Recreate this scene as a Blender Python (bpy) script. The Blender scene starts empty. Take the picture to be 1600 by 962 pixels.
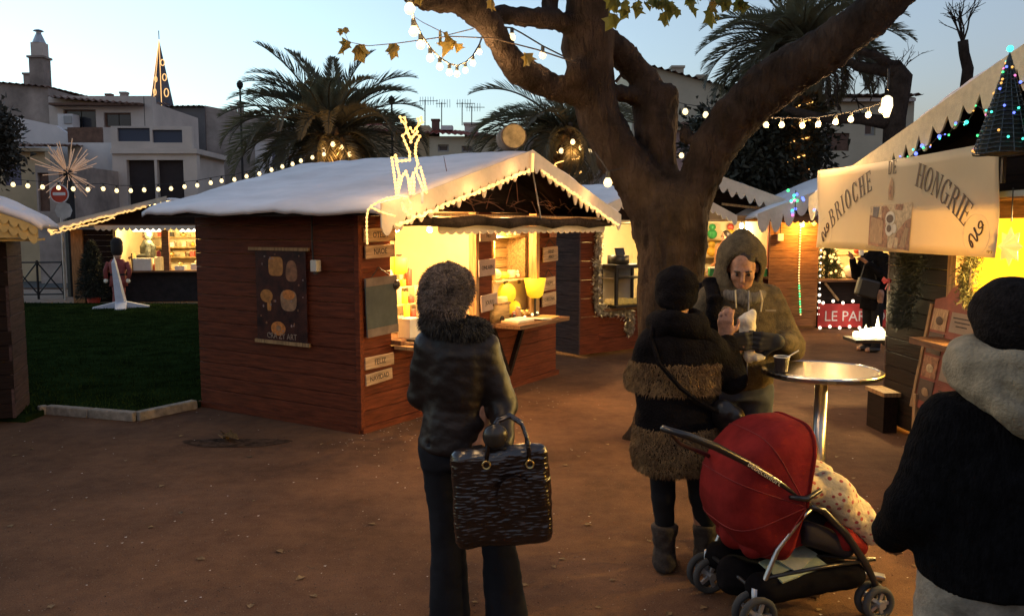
import bpy, bmesh, math, random
import numpy as np
from mathutils import Vector, Matrix, Euler, noise as mnoise
R = math.radians
random.seed(11); rng = np.random.default_rng(5)
sc = bpy.context.scene
# ---------------------------------------------------------------- camera
CAM_H, F_PX, PITCH = 1.75, 1300.0, math.atan(126/1300.0)
cam_d = bpy.data.cameras.new('camera'); cam = bpy.data.objects.new('camera', cam_d)
sc.collection.objects.link(cam); sc.camera = cam
cam.location = (0, 0, CAM_H); cam.rotation_euler = (R(90)-PITCH, 0, 0)
cam_d.sensor_width = 36; cam_d.lens = F_PX/1600*36; cam_d.clip_end = 3000; cam_d.clip_start = .05
# ---------------------------------------------------------------- world: dusk sky, sun already down
world = bpy.data.worlds.new('World'); sc.world = world; world.use_nodes = True
wn = world.node_tree.nodes; wl = world.node_tree.links; wn.clear()
sky = wn.new('ShaderNodeTexSky'); sky.sky_type = 'NISHITA'; sky.sun_disc = False
SUN_EL, SUN_ROT = -2.0, -60
sky.sun_elevation = R(SUN_EL); sky.sun_rotation = R(SUN_ROT)
sky.air_density = 1.0; sky.dust_density = 0.3; sky.ozone_density = 3.0; sky.altitude = 50
hs = wn.new('ShaderNodeHueSaturation'); hs.inputs['Saturation'].default_value = 0.76
wb = wn.new('ShaderNodeMix'); wb.data_type = 'RGBA'; wb.blend_type = 'MULTIPLY'; wb.inputs[0].default_value = 1.0; wb.inputs[7].default_value = (1.45, 1.58, 1.13, 1)   # camera white balance
bg = wn.new('ShaderNodeBackground'); bg.inputs['Strength'].default_value = 0.13
wo = wn.new('ShaderNodeOutputWorld')
wl.new(sky.outputs[0], hs.inputs['Color']); wl.new(hs.outputs[0], wb.inputs[6]); wl.new(wb.outputs[2], bg.inputs[0]); wl.new(bg.outputs[0], wo.inputs[0])
sc.view_settings.view_transform = 'Standard'; sc.view_settings.look = 'None'
sc.view_settings.exposure = 4.9; sc.view_settings.gamma = 1.0; sc.view_settings.use_curve_mapping = False
cy = sc.cycles
cy.max_bounces = 5; cy.diffuse_bounces = 3; cy.glossy_bounces = 2; cy.transmission_bounces = 3; cy.transparent_max_bounces = 6
cy.caustics_reflective = False; cy.caustics_refractive = False; cy.use_denoising = True; cy.sample_clamp_indirect = 3.0
try: cy.denoiser = 'OPENIMAGEDENOISE'
except Exception: pass
COL = sc.collection
# ---------------------------------------------------------------- helpers
def PX(px, py, Y):
    a = (px-800)/F_PX; b = (481-py)/F_PX
    cp, sp = math.cos(PITCH), math.sin(PITCH)
    y = cp + b*sp; z = -sp + b*cp; t = Y/y
    return Vector((a*t, Y, CAM_H + z*t))
def GR(px, py, z=0.0):
    a = (px-800)/F_PX; b = (481-py)/F_PX
    cp, sp = math.cos(PITCH), math.sin(PITCH)
    y = cp + b*sp; zz = -sp + b*cp; t = (z-CAM_H)/zz
    return Vector((a*t, y*t, z))
def M(name, col, rough=.65, metal=0., var=.18, scale=6., bump=0., bscale=40., col2=None, emis=None, estr=0., spec=.4, stretch=None, coat=0., sheen=0., trans=0., detail=4.):
    m = bpy.data.materials.new(name); m.use_nodes = True
    nt = m.node_tree; n = nt.nodes; l = nt.links; p = n['Principled BSDF']
    p.inputs['Roughness'].default_value = rough; p.inputs['Metallic'].default_value = metal
    p.inputs['Specular IOR Level'].default_value = spec
    if coat: p.inputs['Coat Weight'].default_value = coat; p.inputs['Coat Roughness'].default_value = .15
    if sheen: p.inputs['Sheen Weight'].default_value = sheen; p.inputs['Sheen Roughness'].default_value = .5
    if trans: p.inputs['Transmission Weight'].default_value = trans
    tc = n.new('ShaderNodeTexCoord'); mp = n.new('ShaderNodeMapping')
    if stretch: mp.inputs['Scale'].default_value = stretch
    l.new(tc.outputs['Object'], mp.inputs[0])
    c2 = col2 if col2 else tuple(max(0, c*(1-2*var)) for c in col)
    c1 = col if col2 else tuple(min(1, c*(1+var*.6)) for c in col)
    if var > 0 or col2:
        nz = n.new('ShaderNodeTexNoise'); nz.inputs['Scale'].default_value = scale; nz.inputs['Detail'].default_value = detail
        nz.inputs['Roughness'].default_value = .65
        l.new(mp.outputs[0], nz.inputs['Vector'])
        cr = n.new('ShaderNodeValToRGB'); cr.color_ramp.elements[0].position = .32; cr.color_ramp.elements[1].position = .7
        cr.color_ramp.elements[0].color = (*c2, 1); cr.color_ramp.elements[1].color = (*c1, 1)
        l.new(nz.outputs[0], cr.inputs[0]); l.new(cr.outputs[0], p.inputs['Base Color'])
    else: p.inputs['Base Color'].default_value = (*col, 1)
    if bump:
        nb = n.new('ShaderNodeTexNoise'); nb.inputs['Scale'].default_value = bscale; nb.inputs['Detail'].default_value = 5
        l.new(mp.outputs[0], nb.inputs['Vector'])
        b = n.new('ShaderNodeBump'); b.inputs['Strength'].default_value = bump; b.inputs['Distance'].default_value = .02
        l.new(nb.outputs[0], b.inputs['Height']); l.new(b.outputs[0], p.inputs['Normal'])
    if emis:
        p.inputs['Emission Color'].default_value = (*emis, 1); p.inputs['Emission Strength'].default_value = estr
    return m
def no_sample(m):
    m.cycles.emission_sampling = 'NONE'; return m
class MB:
    def __init__(s): s.v = []; s.f = []
    def add(s, vs, fs):
        o = len(s.v); s.v += [tuple(x) for x in vs]; s.f += [tuple(i+o for i in f) for f in fs]; return s
    def box(s, c, d, rot=None, bev=0):
        hx, hy, hz = d[0]/2, d[1]/2, d[2]/2
        vs = [Vector((x, y, z)) for x in (-hx, hx) for y in (-hy, hy) for z in (-hz, hz)]
        if rot is not None:
            e = rot if isinstance(rot, Matrix) else Euler(rot).to_matrix()
            vs = [e @ v for v in vs]
        c = Vector(c); vs = [v+c for v in vs]
        return s.add(vs, [(0,1,3,2),(4,6,7,5),(0,4,5,1),(2,3,7,6),(0,2,6,4),(1,5,7,3)])
    def bar(s, a, b, w, t=None, up=(0,0,1)):
        a = Vector(a); b = Vector(b); t = t or w; d = (b-a); L = d.length; d.normalize()
        up = Vector(up)
        if abs(d.dot(up)) > .98: up = Vector((0,1,0))
        x = d.cross(up).normalized(); y = x.cross(d)
        m = Matrix((x, d, y)).transposed()
        return s.box((a+b)/2, (w, L, t), m)
    def tube(s, pts, rad, n=8, cap=True, close=False):
        pts = [Vector(p) for p in pts]; k = len(pts)
        rads = rad if hasattr(rad, '__len__') else [rad]*k
        prev = None; o = len(s.v)
        for i, p in enumerate(pts):
            t = (pts[(i+1) % k] - pts[i-1]) if (0 < i < k-1 or close) else (pts[1]-pts[0] if i == 0 else pts[-1]-pts[-2])
            t.normalize()
            if prev is None:
                u = Vector((0,0,1)) if abs(t.z) < .9 else Vector((1,0,0))
                u = (u - t*u.dot(t)).normalized()
            else:
                u = prev - t*prev.dot(t)
                u = u.normalized() if u.length > 1e-6 else t.orthogonal().normalized()
            prev = u; w = t.cross(u)
            for j in range(n):
                a = 2*math.pi*j/n
                s.v.append(tuple(p + (u*math.cos(a)+w*math.sin(a))*rads[i]))
        for i in range(k if close else k-1):
            i2 = (i+1) % k
            for j in range(n):
                j2 = (j+1) % n
                s.f.append((o+i*n+j, o+i*n+j2, o+i2*n+j2, o+i2*n+j))
        if cap and not close:
            s.f.append(tuple(o+j for j in range(n))[::-1]); s.f.append(tuple(o+(k-1)*n+j for j in range(n)))
        return s
    def lathe(s, prof, n=16, c=(0,0,0), sx=1, sy=1):
        o = len(s.v); c = Vector(c)
        for r, z in prof:
            for j in range(n):
                a = 2*math.pi*j/n; s.v.append((c.x+r*math.cos(a)*sx, c.y+r*math.sin(a)*sy, c.z+z))
        for i in range(len(prof)-1):
            for j in range(n):
                j2 = (j+1) % n; s.f.append((o+i*n+j, o+i*n+j2, o+(i+1)*n+j2, o+(i+1)*n+j))
        s.f.append(tuple(o+j for j in range(n))[::-1]); s.f.append(tuple(o+(len(prof)-1)*n+j for j in range(n)))
        return s
    def sphere(s, c, r, n=10, m=7, sx=1, sy=1, sz=1):
        prof = [(max(1e-4, r*math.sin(math.pi*i/m)), -r*math.cos(math.pi*i/m)*sz) for i in range(m+1)]
        return s.lathe(prof, n, c, sx, sy)
    def prism(s, poly, y0, y1, axis='y'):
        # polygon in (x,z), extruded along y (or in (y,z) along x, or (x,y) along z)
        n = len(poly); f = {'y': lambda p, t: (p[0], t, p[1]), 'x': lambda p, t: (t, p[0], p[1]), 'z': lambda p, t: (p[0], p[1], t)}[axis]
        vs = [f(p, y0) for p in poly] + [f(p, y1) for p in poly]
        fs = [tuple(range(n)), tuple(range(2*n-1, n-1, -1))] + [(i, i+n, (i+1) % n+n, (i+1) % n) for i in range(n)]
        return s.add(vs, fs)
    def mesh(s, name='m', smooth=False):
        me = bpy.data.meshes.new(name); me.from_pydata(s.v, [], s.f); me.validate()
        bm = bmesh.new(); bm.from_mesh(me); bmesh.ops.recalc_face_normals(bm, faces=bm.faces); bm.to_mesh(me); bm.free()
        if smooth: me.polygons.foreach_set('use_smooth', [True]*len(me.polygons))
        me.update(); return me
    def o(s, name, mat, parent=None, smooth=False, **k): return link(name, s.mesh(name, smooth), mat, parent, **k)
def link(name, me, mat=None, parent=None, loc=None, rot=None, scale=None, kind=None, bevel=0):
    ob = bpy.data.objects.new(name, me); COL.objects.link(ob)
    if mat is not None and not me.materials:
        for mm in (mat if isinstance(mat, (list, tuple)) else [mat]): me.materials.append(mm)
    if parent is not None: ob.parent = parent
    if loc is not None: ob.location = loc
    if rot is not None: ob.rotation_euler = rot
    if scale is not None: ob.scale = scale
    if kind: ob['kind'] = kind
    if bevel:
        b = ob.modifiers.new('bevel', 'BEVEL'); b.width = bevel; b.segments = 2; b.limit_method = 'ANGLE'
    return ob
def tag(o, label, cat, group=None):
    o['label'] = label; o['category'] = cat
    if group: o['group'] = group
    return o
def struct(o): o['kind'] = 'structure'; return o
def thing(name, label, cat, loc=(0,0,0), rz=0., group=None):
    o = bpy.data.objects.new(name, None); COL.objects.link(o); o.location = loc; o.rotation_euler = (0,0,rz)
    o.empty_display_size = .1
    return tag(o, label, cat, group)
def lamp(name, loc, watt, col=(1,.62,.28), r=.04, parent=None, kind='POINT', rot=None, spot=None):
    d = bpy.data.lights.new(name, kind); d.energy = watt; d.color = col
    if kind != 'AREA': d.shadow_soft_size = r
    if spot: d.spot_size = spot; d.spot_blend = .6
    o = bpy.data.objects.new(name, d); COL.objects.link(o); o.location = loc
    if rot: o.rotation_euler = rot
    if parent is not None: o.parent = parent
    return o
class Fr:  # a frame on the ground: origin + heading
    def __init__(s, x, y, rz, z=0): s.o = Vector((x, y, z)); s.rz = rz; s.c = math.cos(rz); s.s = math.sin(rz)
    def p(s, x, y, z=0): return Vector((s.o.x + x*s.c - y*s.s, s.o.y + x*s.s + y*s.c, s.o.z + z))
# text -> mesh
def text_mesh(txt, size=.1, extrude=.002, align='CENTER', sx=1., shear=0.):
    cu = bpy.data.curves.new('t', 'FONT'); cu.body = txt; cu.size = size; cu.extrude = extrude
    cu.align_x = align; cu.align_y = 'CENTER'; cu.resolution_u = 2; cu.shear = shear
    ob = bpy.data.objects.new('t', cu); COL.objects.link(ob)
    dg = bpy.context.evaluated_depsgraph_get(); dg.update()
    me = bpy.data.meshes.new_from_object(ob.evaluated_get(dg)); bpy.data.objects.remove(ob)
    if sx != 1: me.transform(Matrix.Diagonal((sx,1,1,1)))
    me.materials.clear()
    return me
# ---------------------------------------------------------------- implicit surfaces (bodies, clothes, trunks)
class SDF:
    def __init__(s, lo, hi, h):
        s.lo = np.array(lo, float); s.h = h; s.n = np.ceil((np.array(hi)-s.lo)/h).astype(int)+1
        s.D = np.full(s.n, .25, np.float32)
    def _sub(s, lo, hi, m):
        a = np.maximum(np.floor((np.array(lo)-m-s.lo)/s.h).astype(int), 0); b = np.minimum(np.ceil((np.array(hi)+m-s.lo)/s.h).astype(int)+1, s.n)
        if (b <= a).any(): return None
        ax = [s.lo[i]+s.h*np.arange(a[i], b[i]) for i in range(3)]
        X, Y, Z = np.meshgrid(*ax, indexing='ij')
        return (slice(a[0], b[0]), slice(a[1], b[1]), slice(a[2], b[2])), X.astype(np.float32), Y.astype(np.float32), Z.astype(np.float32)
    def _mix(s, sl, d, k, sub=False):
        D = s.D[sl]
        if sub:
            d = -d
            if k > 0:
                hh = np.clip(.5-.5*(d-D)/k, 0, 1); r = D*(hh) + d*(1-hh) + k*hh*(1-hh)
                s.D[sl] = r
            else: s.D[sl] = np.maximum(D, d)
        else:
            if k > 0:
                hh = np.clip(.5+.5*(D-d)/k, 0, 1); s.D[sl] = D*(1-hh) + d*hh - k*hh*(1-hh)
            else: s.D[sl] = np.minimum(D, d)
    def cap(s, a, b, ra, rb=None, k=.02, sub=False, flat=None):
        # tapered capsule; flat=(dir, factor) squashes the section along dir
        rb = ra if rb is None else rb
        a = np.array(a, float); b = np.array(b, float); rm = max(ra, rb)*(1.0 if not flat else max(1, flat[1]))
        q = s._sub(np.minimum(a, b)-rm, np.maximum(a, b)+rm, k+2*s.h)
        if q is None: return s
        sl, X, Y, Z = q; d = b-a; L2 = max(d.dot(d), 1e-9)
        px, py, pz = X-a[0], Y-a[1], Z-a[2]
        t = np.clip((px*d[0]+py*d[1]+pz*d[2])/L2, 0, 1)
        px = px-t*d[0]; py = py-t*d[1]; pz = pz-t*d[2]
        if flat:
            f = np.array(flat[0], float); f /= np.linalg.norm(f); w = px*f[0]+py*f[1]+pz*f[2]; g = w*(1/flat[1]-1)
            px = px+f[0]*g; py = py+f[1]*g; pz = pz+f[2]*g
        s._mix(sl, np.sqrt(px*px+py*py+pz*pz)-(ra+t*(rb-ra)), k, sub); return s
    def ell(s, c, r, k=.02, sub=False, rot=None):
        c = np.array(c, float); r = np.array(r, float); rm = r.max() if rot is not None else r
        q = s._sub(c-rm, c+rm, k+2*s.h)
        if q is None: return s
        sl, X, Y, Z = q; px, py, pz = X-c[0], Y-c[1], Z-c[2]
        if rot is not None:
            m = np.array(Euler(rot).to_matrix().transposed())
            px, py, pz = (m[i,0]*px+m[i,1]*py+m[i,2]*pz for i in range(3))
        k0 = np.sqrt((px/r[0])**2+(py/r[1])**2+(pz/r[2])**2); k1 = np.sqrt((px/r[0]**2)**2+(py/r[1]**2)**2+(pz/r[2]**2)**2)+1e-6
        s._mix(sl, k0*(k0-1)/k1, k, sub); return s
    def loft(s, secs, k=.02, sub=False):
        # secs: list of (z, cx, cy, rx, ry) from bottom to top: an upright elliptical body
        secs = sorted(secs); z = np.array([q[0] for q in secs]); A = np.array(secs)
        lo = (min(A[:,1]-A[:,3]), min(A[:,2]-A[:,4]), z[0]); hi = (max(A[:,1]+A[:,3]), max(A[:,2]+A[:,4]), z[-1])
        q = s._sub(lo, hi, k+2*s.h)
        if q is None: return s
        sl, X, Y, Z = q; zz = Z[0,0,:]
        g = [np.interp(zz, z, A[:,i]).astype(np.float32)[None,None,:] for i in range(1,5)]
        nx, ny = (X-g[0])/g[2], (Y-g[1])/g[3]; rr = np.sqrt(nx*nx+ny*ny)
        d = (rr-1)*np.minimum(g[2], g[3])
        dz = np.maximum(z[0]-Z, Z-z[-1]); d = np.maximum(d, dz)
        s._mix(sl, d, k, sub); return s
    def plane_cut(s, n, d):   # keep where n.x <= d
        q = s._sub(s.lo, s.lo+s.h*s.n, 0); sl, X, Y, Z = q
        s.D[sl] = np.maximum(s.D[sl], n[0]*X+n[1]*Y+n[2]*Z-d); return s
    def shell(s, t): s.D = np.abs(s.D)-t; return s
    def nets(s):
        D = s.D.copy(); D[0] = D[-1] = .2; D[:,0] = D[:,-1] = .2; D[:,:,0] = D[:,:,-1] = .2
        ins = D < 0; nx, ny, nz = D.shape
        cnt = np.zeros((nx-1, ny-1, nz-1), np.int8)
        for i in (0,1):
            for j in (0,1):
                for k in (0,1): cnt += ins[i:nx-1+i, j:ny-1+j, k:nz-1+k]
        act = (cnt > 0) & (cnt < 8); I = np.argwhere(act); idx = np.full(act.shape, -1, np.int64); idx[act] = np.arange(len(I))
        P = np.zeros((len(I), 3)); W = np.zeros(len(I))
        cs = [(i,j,k) for i in (0,1) for j in (0,1) for k in (0,1)]
        for c0 in cs:
            for ax in range(3):
                if c0[ax]: continue
                c1 = list(c0); c1[ax] = 1
                d0 = D[I[:,0]+c0[0], I[:,1]+c0[1], I[:,2]+c0[2]]; d1 = D[I[:,0]+c1[0], I[:,1]+c1[1], I[:,2]+c1[2]]
                m = (d0 < 0) != (d1 < 0); t = np.where(m, d0/np.where(m, d0-d1, 1), 0)
                q = np.array(c0, float)[None].repeat(len(I), 0); q[:,ax] += t
                P += q*m[:,None]; W += m
        V = s.lo + s.h*(I + P/W[:,None]); Fs = []
        for ax in range(3):
            b, c = (ax+1) % 3, (ax+2) % 3
            sl0 = [slice(1, -1)]*3; sl1 = [slice(1, -1)]*3; sl0[ax] = slice(0, -1); sl1[ax] = slice(1, None)
            e0 = ins[tuple(sl0)]; e1 = ins[tuple(sl1)]; ch = np.argwhere(e0 != e1)
            if not len(ch): continue
            fl = e0[ch[:,0], ch[:,1], ch[:,2]]; g = ch.copy(); g[:,b] += 1; g[:,c] += 1
            def at(db, dc):
                q = g.copy(); q[:,b] -= db; q[:,c] -= dc; return idx[q[:,0], q[:,1], q[:,2]]
            A = np.stack([at(1,1), at(0,1), at(0,0), at(1,0)], 1)
            A[~fl] = A[~fl][:, ::-1]; Fs.append(A)
        return V, np.concatenate(Fs)
    def mesh(s, name, disp=None, smooth=2):
        V, Fq = s.nets()
        # light laplacian smoothing
        e = np.concatenate([Fq[:,[0,1]], Fq[:,[1,2]], Fq[:,[2,3]], Fq[:,[3,0]]])
        for _ in range(smooth):
            acc = np.zeros_like(V); w = np.zeros(len(V))
            np.add.at(acc, e[:,0], V[e[:,1]]); np.add.at(w, e[:,0], 1); np.add.at(acc, e[:,1], V[e[:,0]]); np.add.at(w, e[:,1], 1)
            V = .5*V + .5*acc/np.maximum(w, 1)[:,None]
        me = np_mesh(name, V, Fq)
        if disp is not None:
            N = np.zeros(len(me.vertices)*3); me.vertices.foreach_get('normal', N); N = N.reshape(-1, 3)
            V = V + N*disp(V, N)[:,None]; me.vertices.foreach_set('co', V.ravel()); me.update()
        return me
def np_mesh(name, V, Fq, smooth=True):
    me = bpy.data.meshes.new(name); V = np.asarray(V, float); Fq = np.asarray(Fq)
    me.vertices.add(len(V)); me.vertices.foreach_set('co', V.ravel())
    k = Fq.shape[1]; me.loops.add(Fq.size); me.loops.foreach_set('vertex_index', Fq.ravel().astype(np.int32))
    me.polygons.add(len(Fq)); me.polygons.foreach_set('loop_start', np.arange(0, Fq.size, k, dtype=np.int32))
    if smooth: me.polygons.foreach_set('use_smooth', np.ones(len(Fq), bool))
    me.update(calc_edges=True); return me
def vnoise(V, sc_, off=0.):
    return np.array([mnoise.noise((p[0]*sc_[0]+off, p[1]*sc_[1]+off, p[2]*sc_[2]-off)) for p in V])
# fur or foliage: thin triangles on a surface
def strands(name, P, N, length, width, mat, parent=None, droop=0., jit=.5, seed=1, kind='stuff', comb=None):
    r = np.random.default_rng(seed); n = len(P); d = N + jit*r.normal(size=(n, 3))
    if comb is not None: d = d + np.array(comb)
    d /= np.linalg.norm(d, axis=1)[:,None]+1e-9
    s_ = np.cross(d, r.normal(size=(n, 3))); s_ /= np.linalg.norm(s_, axis=1)[:,None]+1e-9
    L = length*(.6+.8*r.random(n))[:,None]; tip = P+d*L; tip[:,2] -= droop*L[:,0]
    mid = P+d*L*.5
    V = np.concatenate([P-s_*width/2, P+s_*width/2, mid+s_*width*.45, mid-s_*width*.45, tip])
    i = np.arange(n); T = np.concatenate([np.stack([i, i+n, i+2*n], 1), np.stack([i, i+2*n, i+3*n], 1), np.stack([i+3*n, i+2*n, i+4*n], 1)])
    return link(name, np_mesh(name, V, T), mat, parent, kind=kind)
def sample_mesh(me, n, seed=1, sel=None):
    r = np.random.default_rng(seed); me.calc_loop_triangles()
    T = np.zeros(len(me.loop_triangles)*3, np.int32); me.loop_triangles.foreach_get('vertices', T); T = T.reshape(-1, 3)
    V = np.zeros(len(me.vertices)*3); me.vertices.foreach_get('co', V); V = V.reshape(-1, 3)
    a, b, c = V[T[:,0]], V[T[:,1]], V[T[:,2]]; cr = np.cross(b-a, c-a); A = np.linalg.norm(cr, axis=1)
    if sel is not None: A = A*sel((a+b+c)/3)
    i = r.choice(len(T), n, p=A/A.sum()); u = r.random(n); v = r.random(n); f = u+v > 1; u[f] = 1-u[f]; v[f] = 1-v[f]
    P = a[i]+u[:,None]*(b-a)[i]+v[:,None]*(c-a)[i]
    return P, cr[i]/(np.linalg.norm(cr[i], axis=1)[:,None]+1e-12)
# ================================================================ materials of the place
EX = 2**sc.view_settings.exposure          # lamps are given in "exposed" units and divided by this
def ground_mat():
    m = M('sandy asphalt', (.20,.135,.095), rough=1., var=.0, spec=.03)
    nt = m.node_tree; n = nt.nodes; l = nt.links; p = n['Principled BSDF']
    tc = n.new('ShaderNodeTexCoord')
    def nz(s, d=5, r=.6):
        q = n.new('ShaderNodeTexNoise'); q.inputs['Scale'].default_value = s; q.inputs['Detail'].default_value = d; q.inputs['Roughness'].default_value = r
        l.new(tc.outputs['Object'], q.inputs['Vector']); return q.outputs[0]
    def ramp(src, a, b, ca, cb):
        r = n.new('ShaderNodeValToRGB'); r.color_ramp.elements[0].position = a; r.color_ramp.elements[1].position = b
        r.color_ramp.elements[0].color = (*ca, 1); r.color_ramp.elements[1].color = (*cb, 1); l.new(src, r.inputs[0]); return r.outputs[0]
    def mul(a, b, f=1.):
        x = n.new('ShaderNodeMix'); x.data_type = 'RGBA'; x.blend_type = 'MULTIPLY'; x.inputs[0].default_value = f
        l.new(a, x.inputs[6]); l.new(b, x.inputs[7]); return x.outputs[2]
    base = ramp(nz(.7, 6, .7), .36, .66, (.092,.054,.036), (.185,.105,.064))
    grit = ramp(nz(120, 3, .85), .3, .72, (.6,.6,.6), (1.25,1.22,1.18))
    mid = ramp(nz(9, 6, .7), .3, .7, (.78,.78,.8), (1.1,1.08,1.05))
    l.new(mul(mul(base, grit), mid), p.inputs['Base Color'])
    b = n.new('ShaderNodeBump'); b.inputs['Strength'].default_value = .5; b.inputs['Distance'].default_value = .006
    l.new(nz(190, 3, .7), b.inputs['Height']); l.new(b.outputs[0], p.inputs['Normal'])
    return m
struct(MB().add([(-400,-60,0),(400,-60,0),(400,700,0),(-400,700,0)], [(0,1,2,3)]).o('ground', ground_mat()))
# lawn: raised turf with stone edging and grass blades
lawn_poly = [GR(40,660).xy, GR(75,646).xy, GR(214,657).xy, GR(300,640).xy, (-2.7,9.2), (-1.5,11.5), (-4.0,18.4), (-13,18.9), (-14,9)]
lawn_poly = [Vector((p[0],p[1])) for p in lawn_poly]
m_turf = M('turf soil', (.014,.024,.007), rough=1., spec=0., var=.35, scale=3)
MBt = MB().prism([tuple(p) for p in lawn_poly], 0.0, .05, 'z'); struct(MBt.o('lawn', m_turf))
def in_poly(x, y, poly):
    c = False; j = len(poly)-1
    for i in range(len(poly)):
        if (poly[i].y > y) != (poly[j].y > y) and x < (poly[j].x-poly[i].x)*(y-poly[i].y)/(poly[j].y-poly[i].y)+poly[i].x: c = not c
        j = i
    return c
pts = []
while len(pts) < 26000:
    y = 7.5+11.3*random.random()**1.5; x = -14+13*random.random()
    if in_poly(x, y, lawn_poly) and abs(x/y+.4) < .3: pts.append((x, y, .045))
P = np.array(pts); N = np.tile((0,0,1.), (len(P),1))
gr = strands('grass', P, N, .035, .010, M('grass blade', (.032,.054,.014), rough=1., spec=.0, var=.6, scale=1.1, col2=(.012,.022,.005)), jit=.4, seed=3); gr['label'] = 'short green grass of the lawn beside the market huts'; gr['category'] = 'grass'
m_kerb = M('kerb stone', (.27,.22,.17), rough=.9, var=.25, scale=12, bump=.3)
lk = [GR(60,648), GR(75,646), GR(214,657), GR(306,637)]
ke = thing('lawn_edging', 'low stone edging along the near side of the lawn', 'kerb')
for a, b in zip(lk[:-1], lk[1:]):
    a = Vector(a); b = Vector(b); n_ = max(1, round((b-a).length/.5))
    for i in range(n_):
        p = a.lerp(b, i/n_); q = a.lerp(b, (i+.985)/n_)
        MB().bar(p+Vector((0,0,.04)), q+Vector((0,0,.04)), .09, .085).o('stone', m_kerb, ke, bevel=.01)
# sandy path behind the lawn, in front of the far hut
struct(MB().add([(-30,18.5,.004),(-2.0,18.0,.004),(-1,23,.004),(-30,24,.004)], [(0,1,2,3)]).o('path', M('path gravel', (.30,.21,.15), rough=.95, var=.2, scale=5, bump=.3, bscale=90)))
struct(MB().add([(-60,24.1,.006),(60,24.1,.006),(60,29.5,.006),(-60,29.5,.006)], [(0,1,2,3)]).o('road', M('road asphalt', (.06,.06,.06), rough=.9, var=.2, scale=8)))
# ================================================================ background town
def pane_mat(): return M('dark window glass', (.03,.035,.045), rough=.12, var=0, spec=.6)
m_glass = pane_mat()
m_tile = M('clay roof tile', (.24,.13,.09), rough=.9, var=.35, scale=1.6, bump=.2)
m_tile_red = M('red roof tile', (.36,.11,.08), rough=.9, var=.25, scale=1.4)
m_grey = M('grey weathered render', (.42,.34,.29), rough=.95, var=.25, scale=.9, bump=.15, bscale=14)
m_pale = M('pale render', (.62,.53,.46), rough=.95, var=.10, scale=.7)
m_white = M('white render', (.72,.68,.66), rough=.95, var=.10, scale=.6)
m_ochre = M('ochre render', (.55,.42,.26), rough=.95, var=.12, scale=.7)
m_cream = M('cream render', (.52,.45,.33), rough=.95, var=.10, scale=.6)
m_pink = M('pink render', (.42,.27,.24), rough=.95, var=.10, scale=.6)
m_frame = M('painted frame', (.35,.34,.33), rough=.6, var=.05)
m_dark = M('dark opening', (.035,.025,.025), rough=.8, var=.1)
m_shut = M('violet grey shutter', (.16,.145,.21), rough=.7, var=.1)
m_brown = M('brown panel', (.16,.085,.055), rough=.7, var=.2)
m_metal = M('dark iron', (.03,.03,.032), rough=.5, metal=.6, var=.1)
m_zinc = M('grey metal', (.45,.45,.46), rough=.4, metal=.7, var=.1)
def wall_holes(x0, x1, z0, z1, holes, t=.3, top=None):
    # wall in the local XZ plane, front at y=0, thickness t; holes (hx0,hx1,hz0,hz1); top=(zl,zr) slopes the upper edge
    xs = sorted({x0, x1, *[h[0] for h in holes], *[h[1] for h in holes]}); zs = sorted({z0, z1, *[h[2] for h in holes], *[h[3] for h in holes]})
    mb = MB()
    def zz(x, z):
        if top and z == z1: return top[0]+(top[1]-top[0])*(x-x0)/(x1-x0)
        return z
    for i in range(len(xs)-1):
        for j in range(len(zs)-1):
            cx, cz = (xs[i]+xs[i+1])/2, (zs[j]+zs[j+1])/2
            if any(h[0] < cx < h[1] and h[2] < cz < h[3] for h in holes): continue
            a, b, c, d = xs[i], xs[i+1], zs[j], zs[j+1]
            v = [(x, y, zz(x, z)) for x in (a, b) for y in (0, t) for z in (c, d)]
            mb.add(v, [(0,1,3,2),(4,6,7,5),(0,4,5,1),(2,3,7,6),(0,2,6,4),(1,5,7,3)])
    bm = bmesh.new(); me = mb.mesh(); bm.from_mesh(me); bmesh.ops.remove_doubles(bm, verts=bm.verts, dist=.0005)
    # drop the inner partition faces
    cen = {}
    for f in bm.faces: cen.setdefault(tuple(round(q, 3) for q in f.calc_center_median()), []).append(f)
    bmesh.ops.delete(bm, geom=[f for v in cen.values() if len(v) > 1 for f in v], context='FACES_ONLY')
    bm.to_mesh(me); bm.free(); return me
def tiles(mb, A, B, C, D, pitch=.24, amp=.035, rows=None):
    # corrugated clay tile sheet: eave A->B, ridge D->C
    A, B, C, D = map(Vector, (A, B, C, D)); n = max(2, int((B-A).length/pitch))*4
    nrm = (B-A).cross(D-A).normalized(); rows = rows or max(2, int((D-A).length/.4)); o = len(mb.v)
    for r_ in range(rows+1):
        for half in ((0,) if r_ == 0 else (0, 1)):
            t = r_/rows
            for i in range(n+1):
                u = i/n; p = A.lerp(B, u).lerp(D.lerp(C, u), t)
                h = amp*math.sin(u*n/4*2*math.pi) + (.03 if half else 0.0)
                mb.v.append(tuple(p+nrm*h))
    R_ = 1+2*rows
    for r_ in range(R_-1):
        for i in range(n): mb.f.append((o+r_*(n+1)+i, o+r_*(n+1)+i+1, o+(r_+1)*(n+1)+i+1, o+(r_+1)*(n+1)+i))
    return mb
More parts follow.
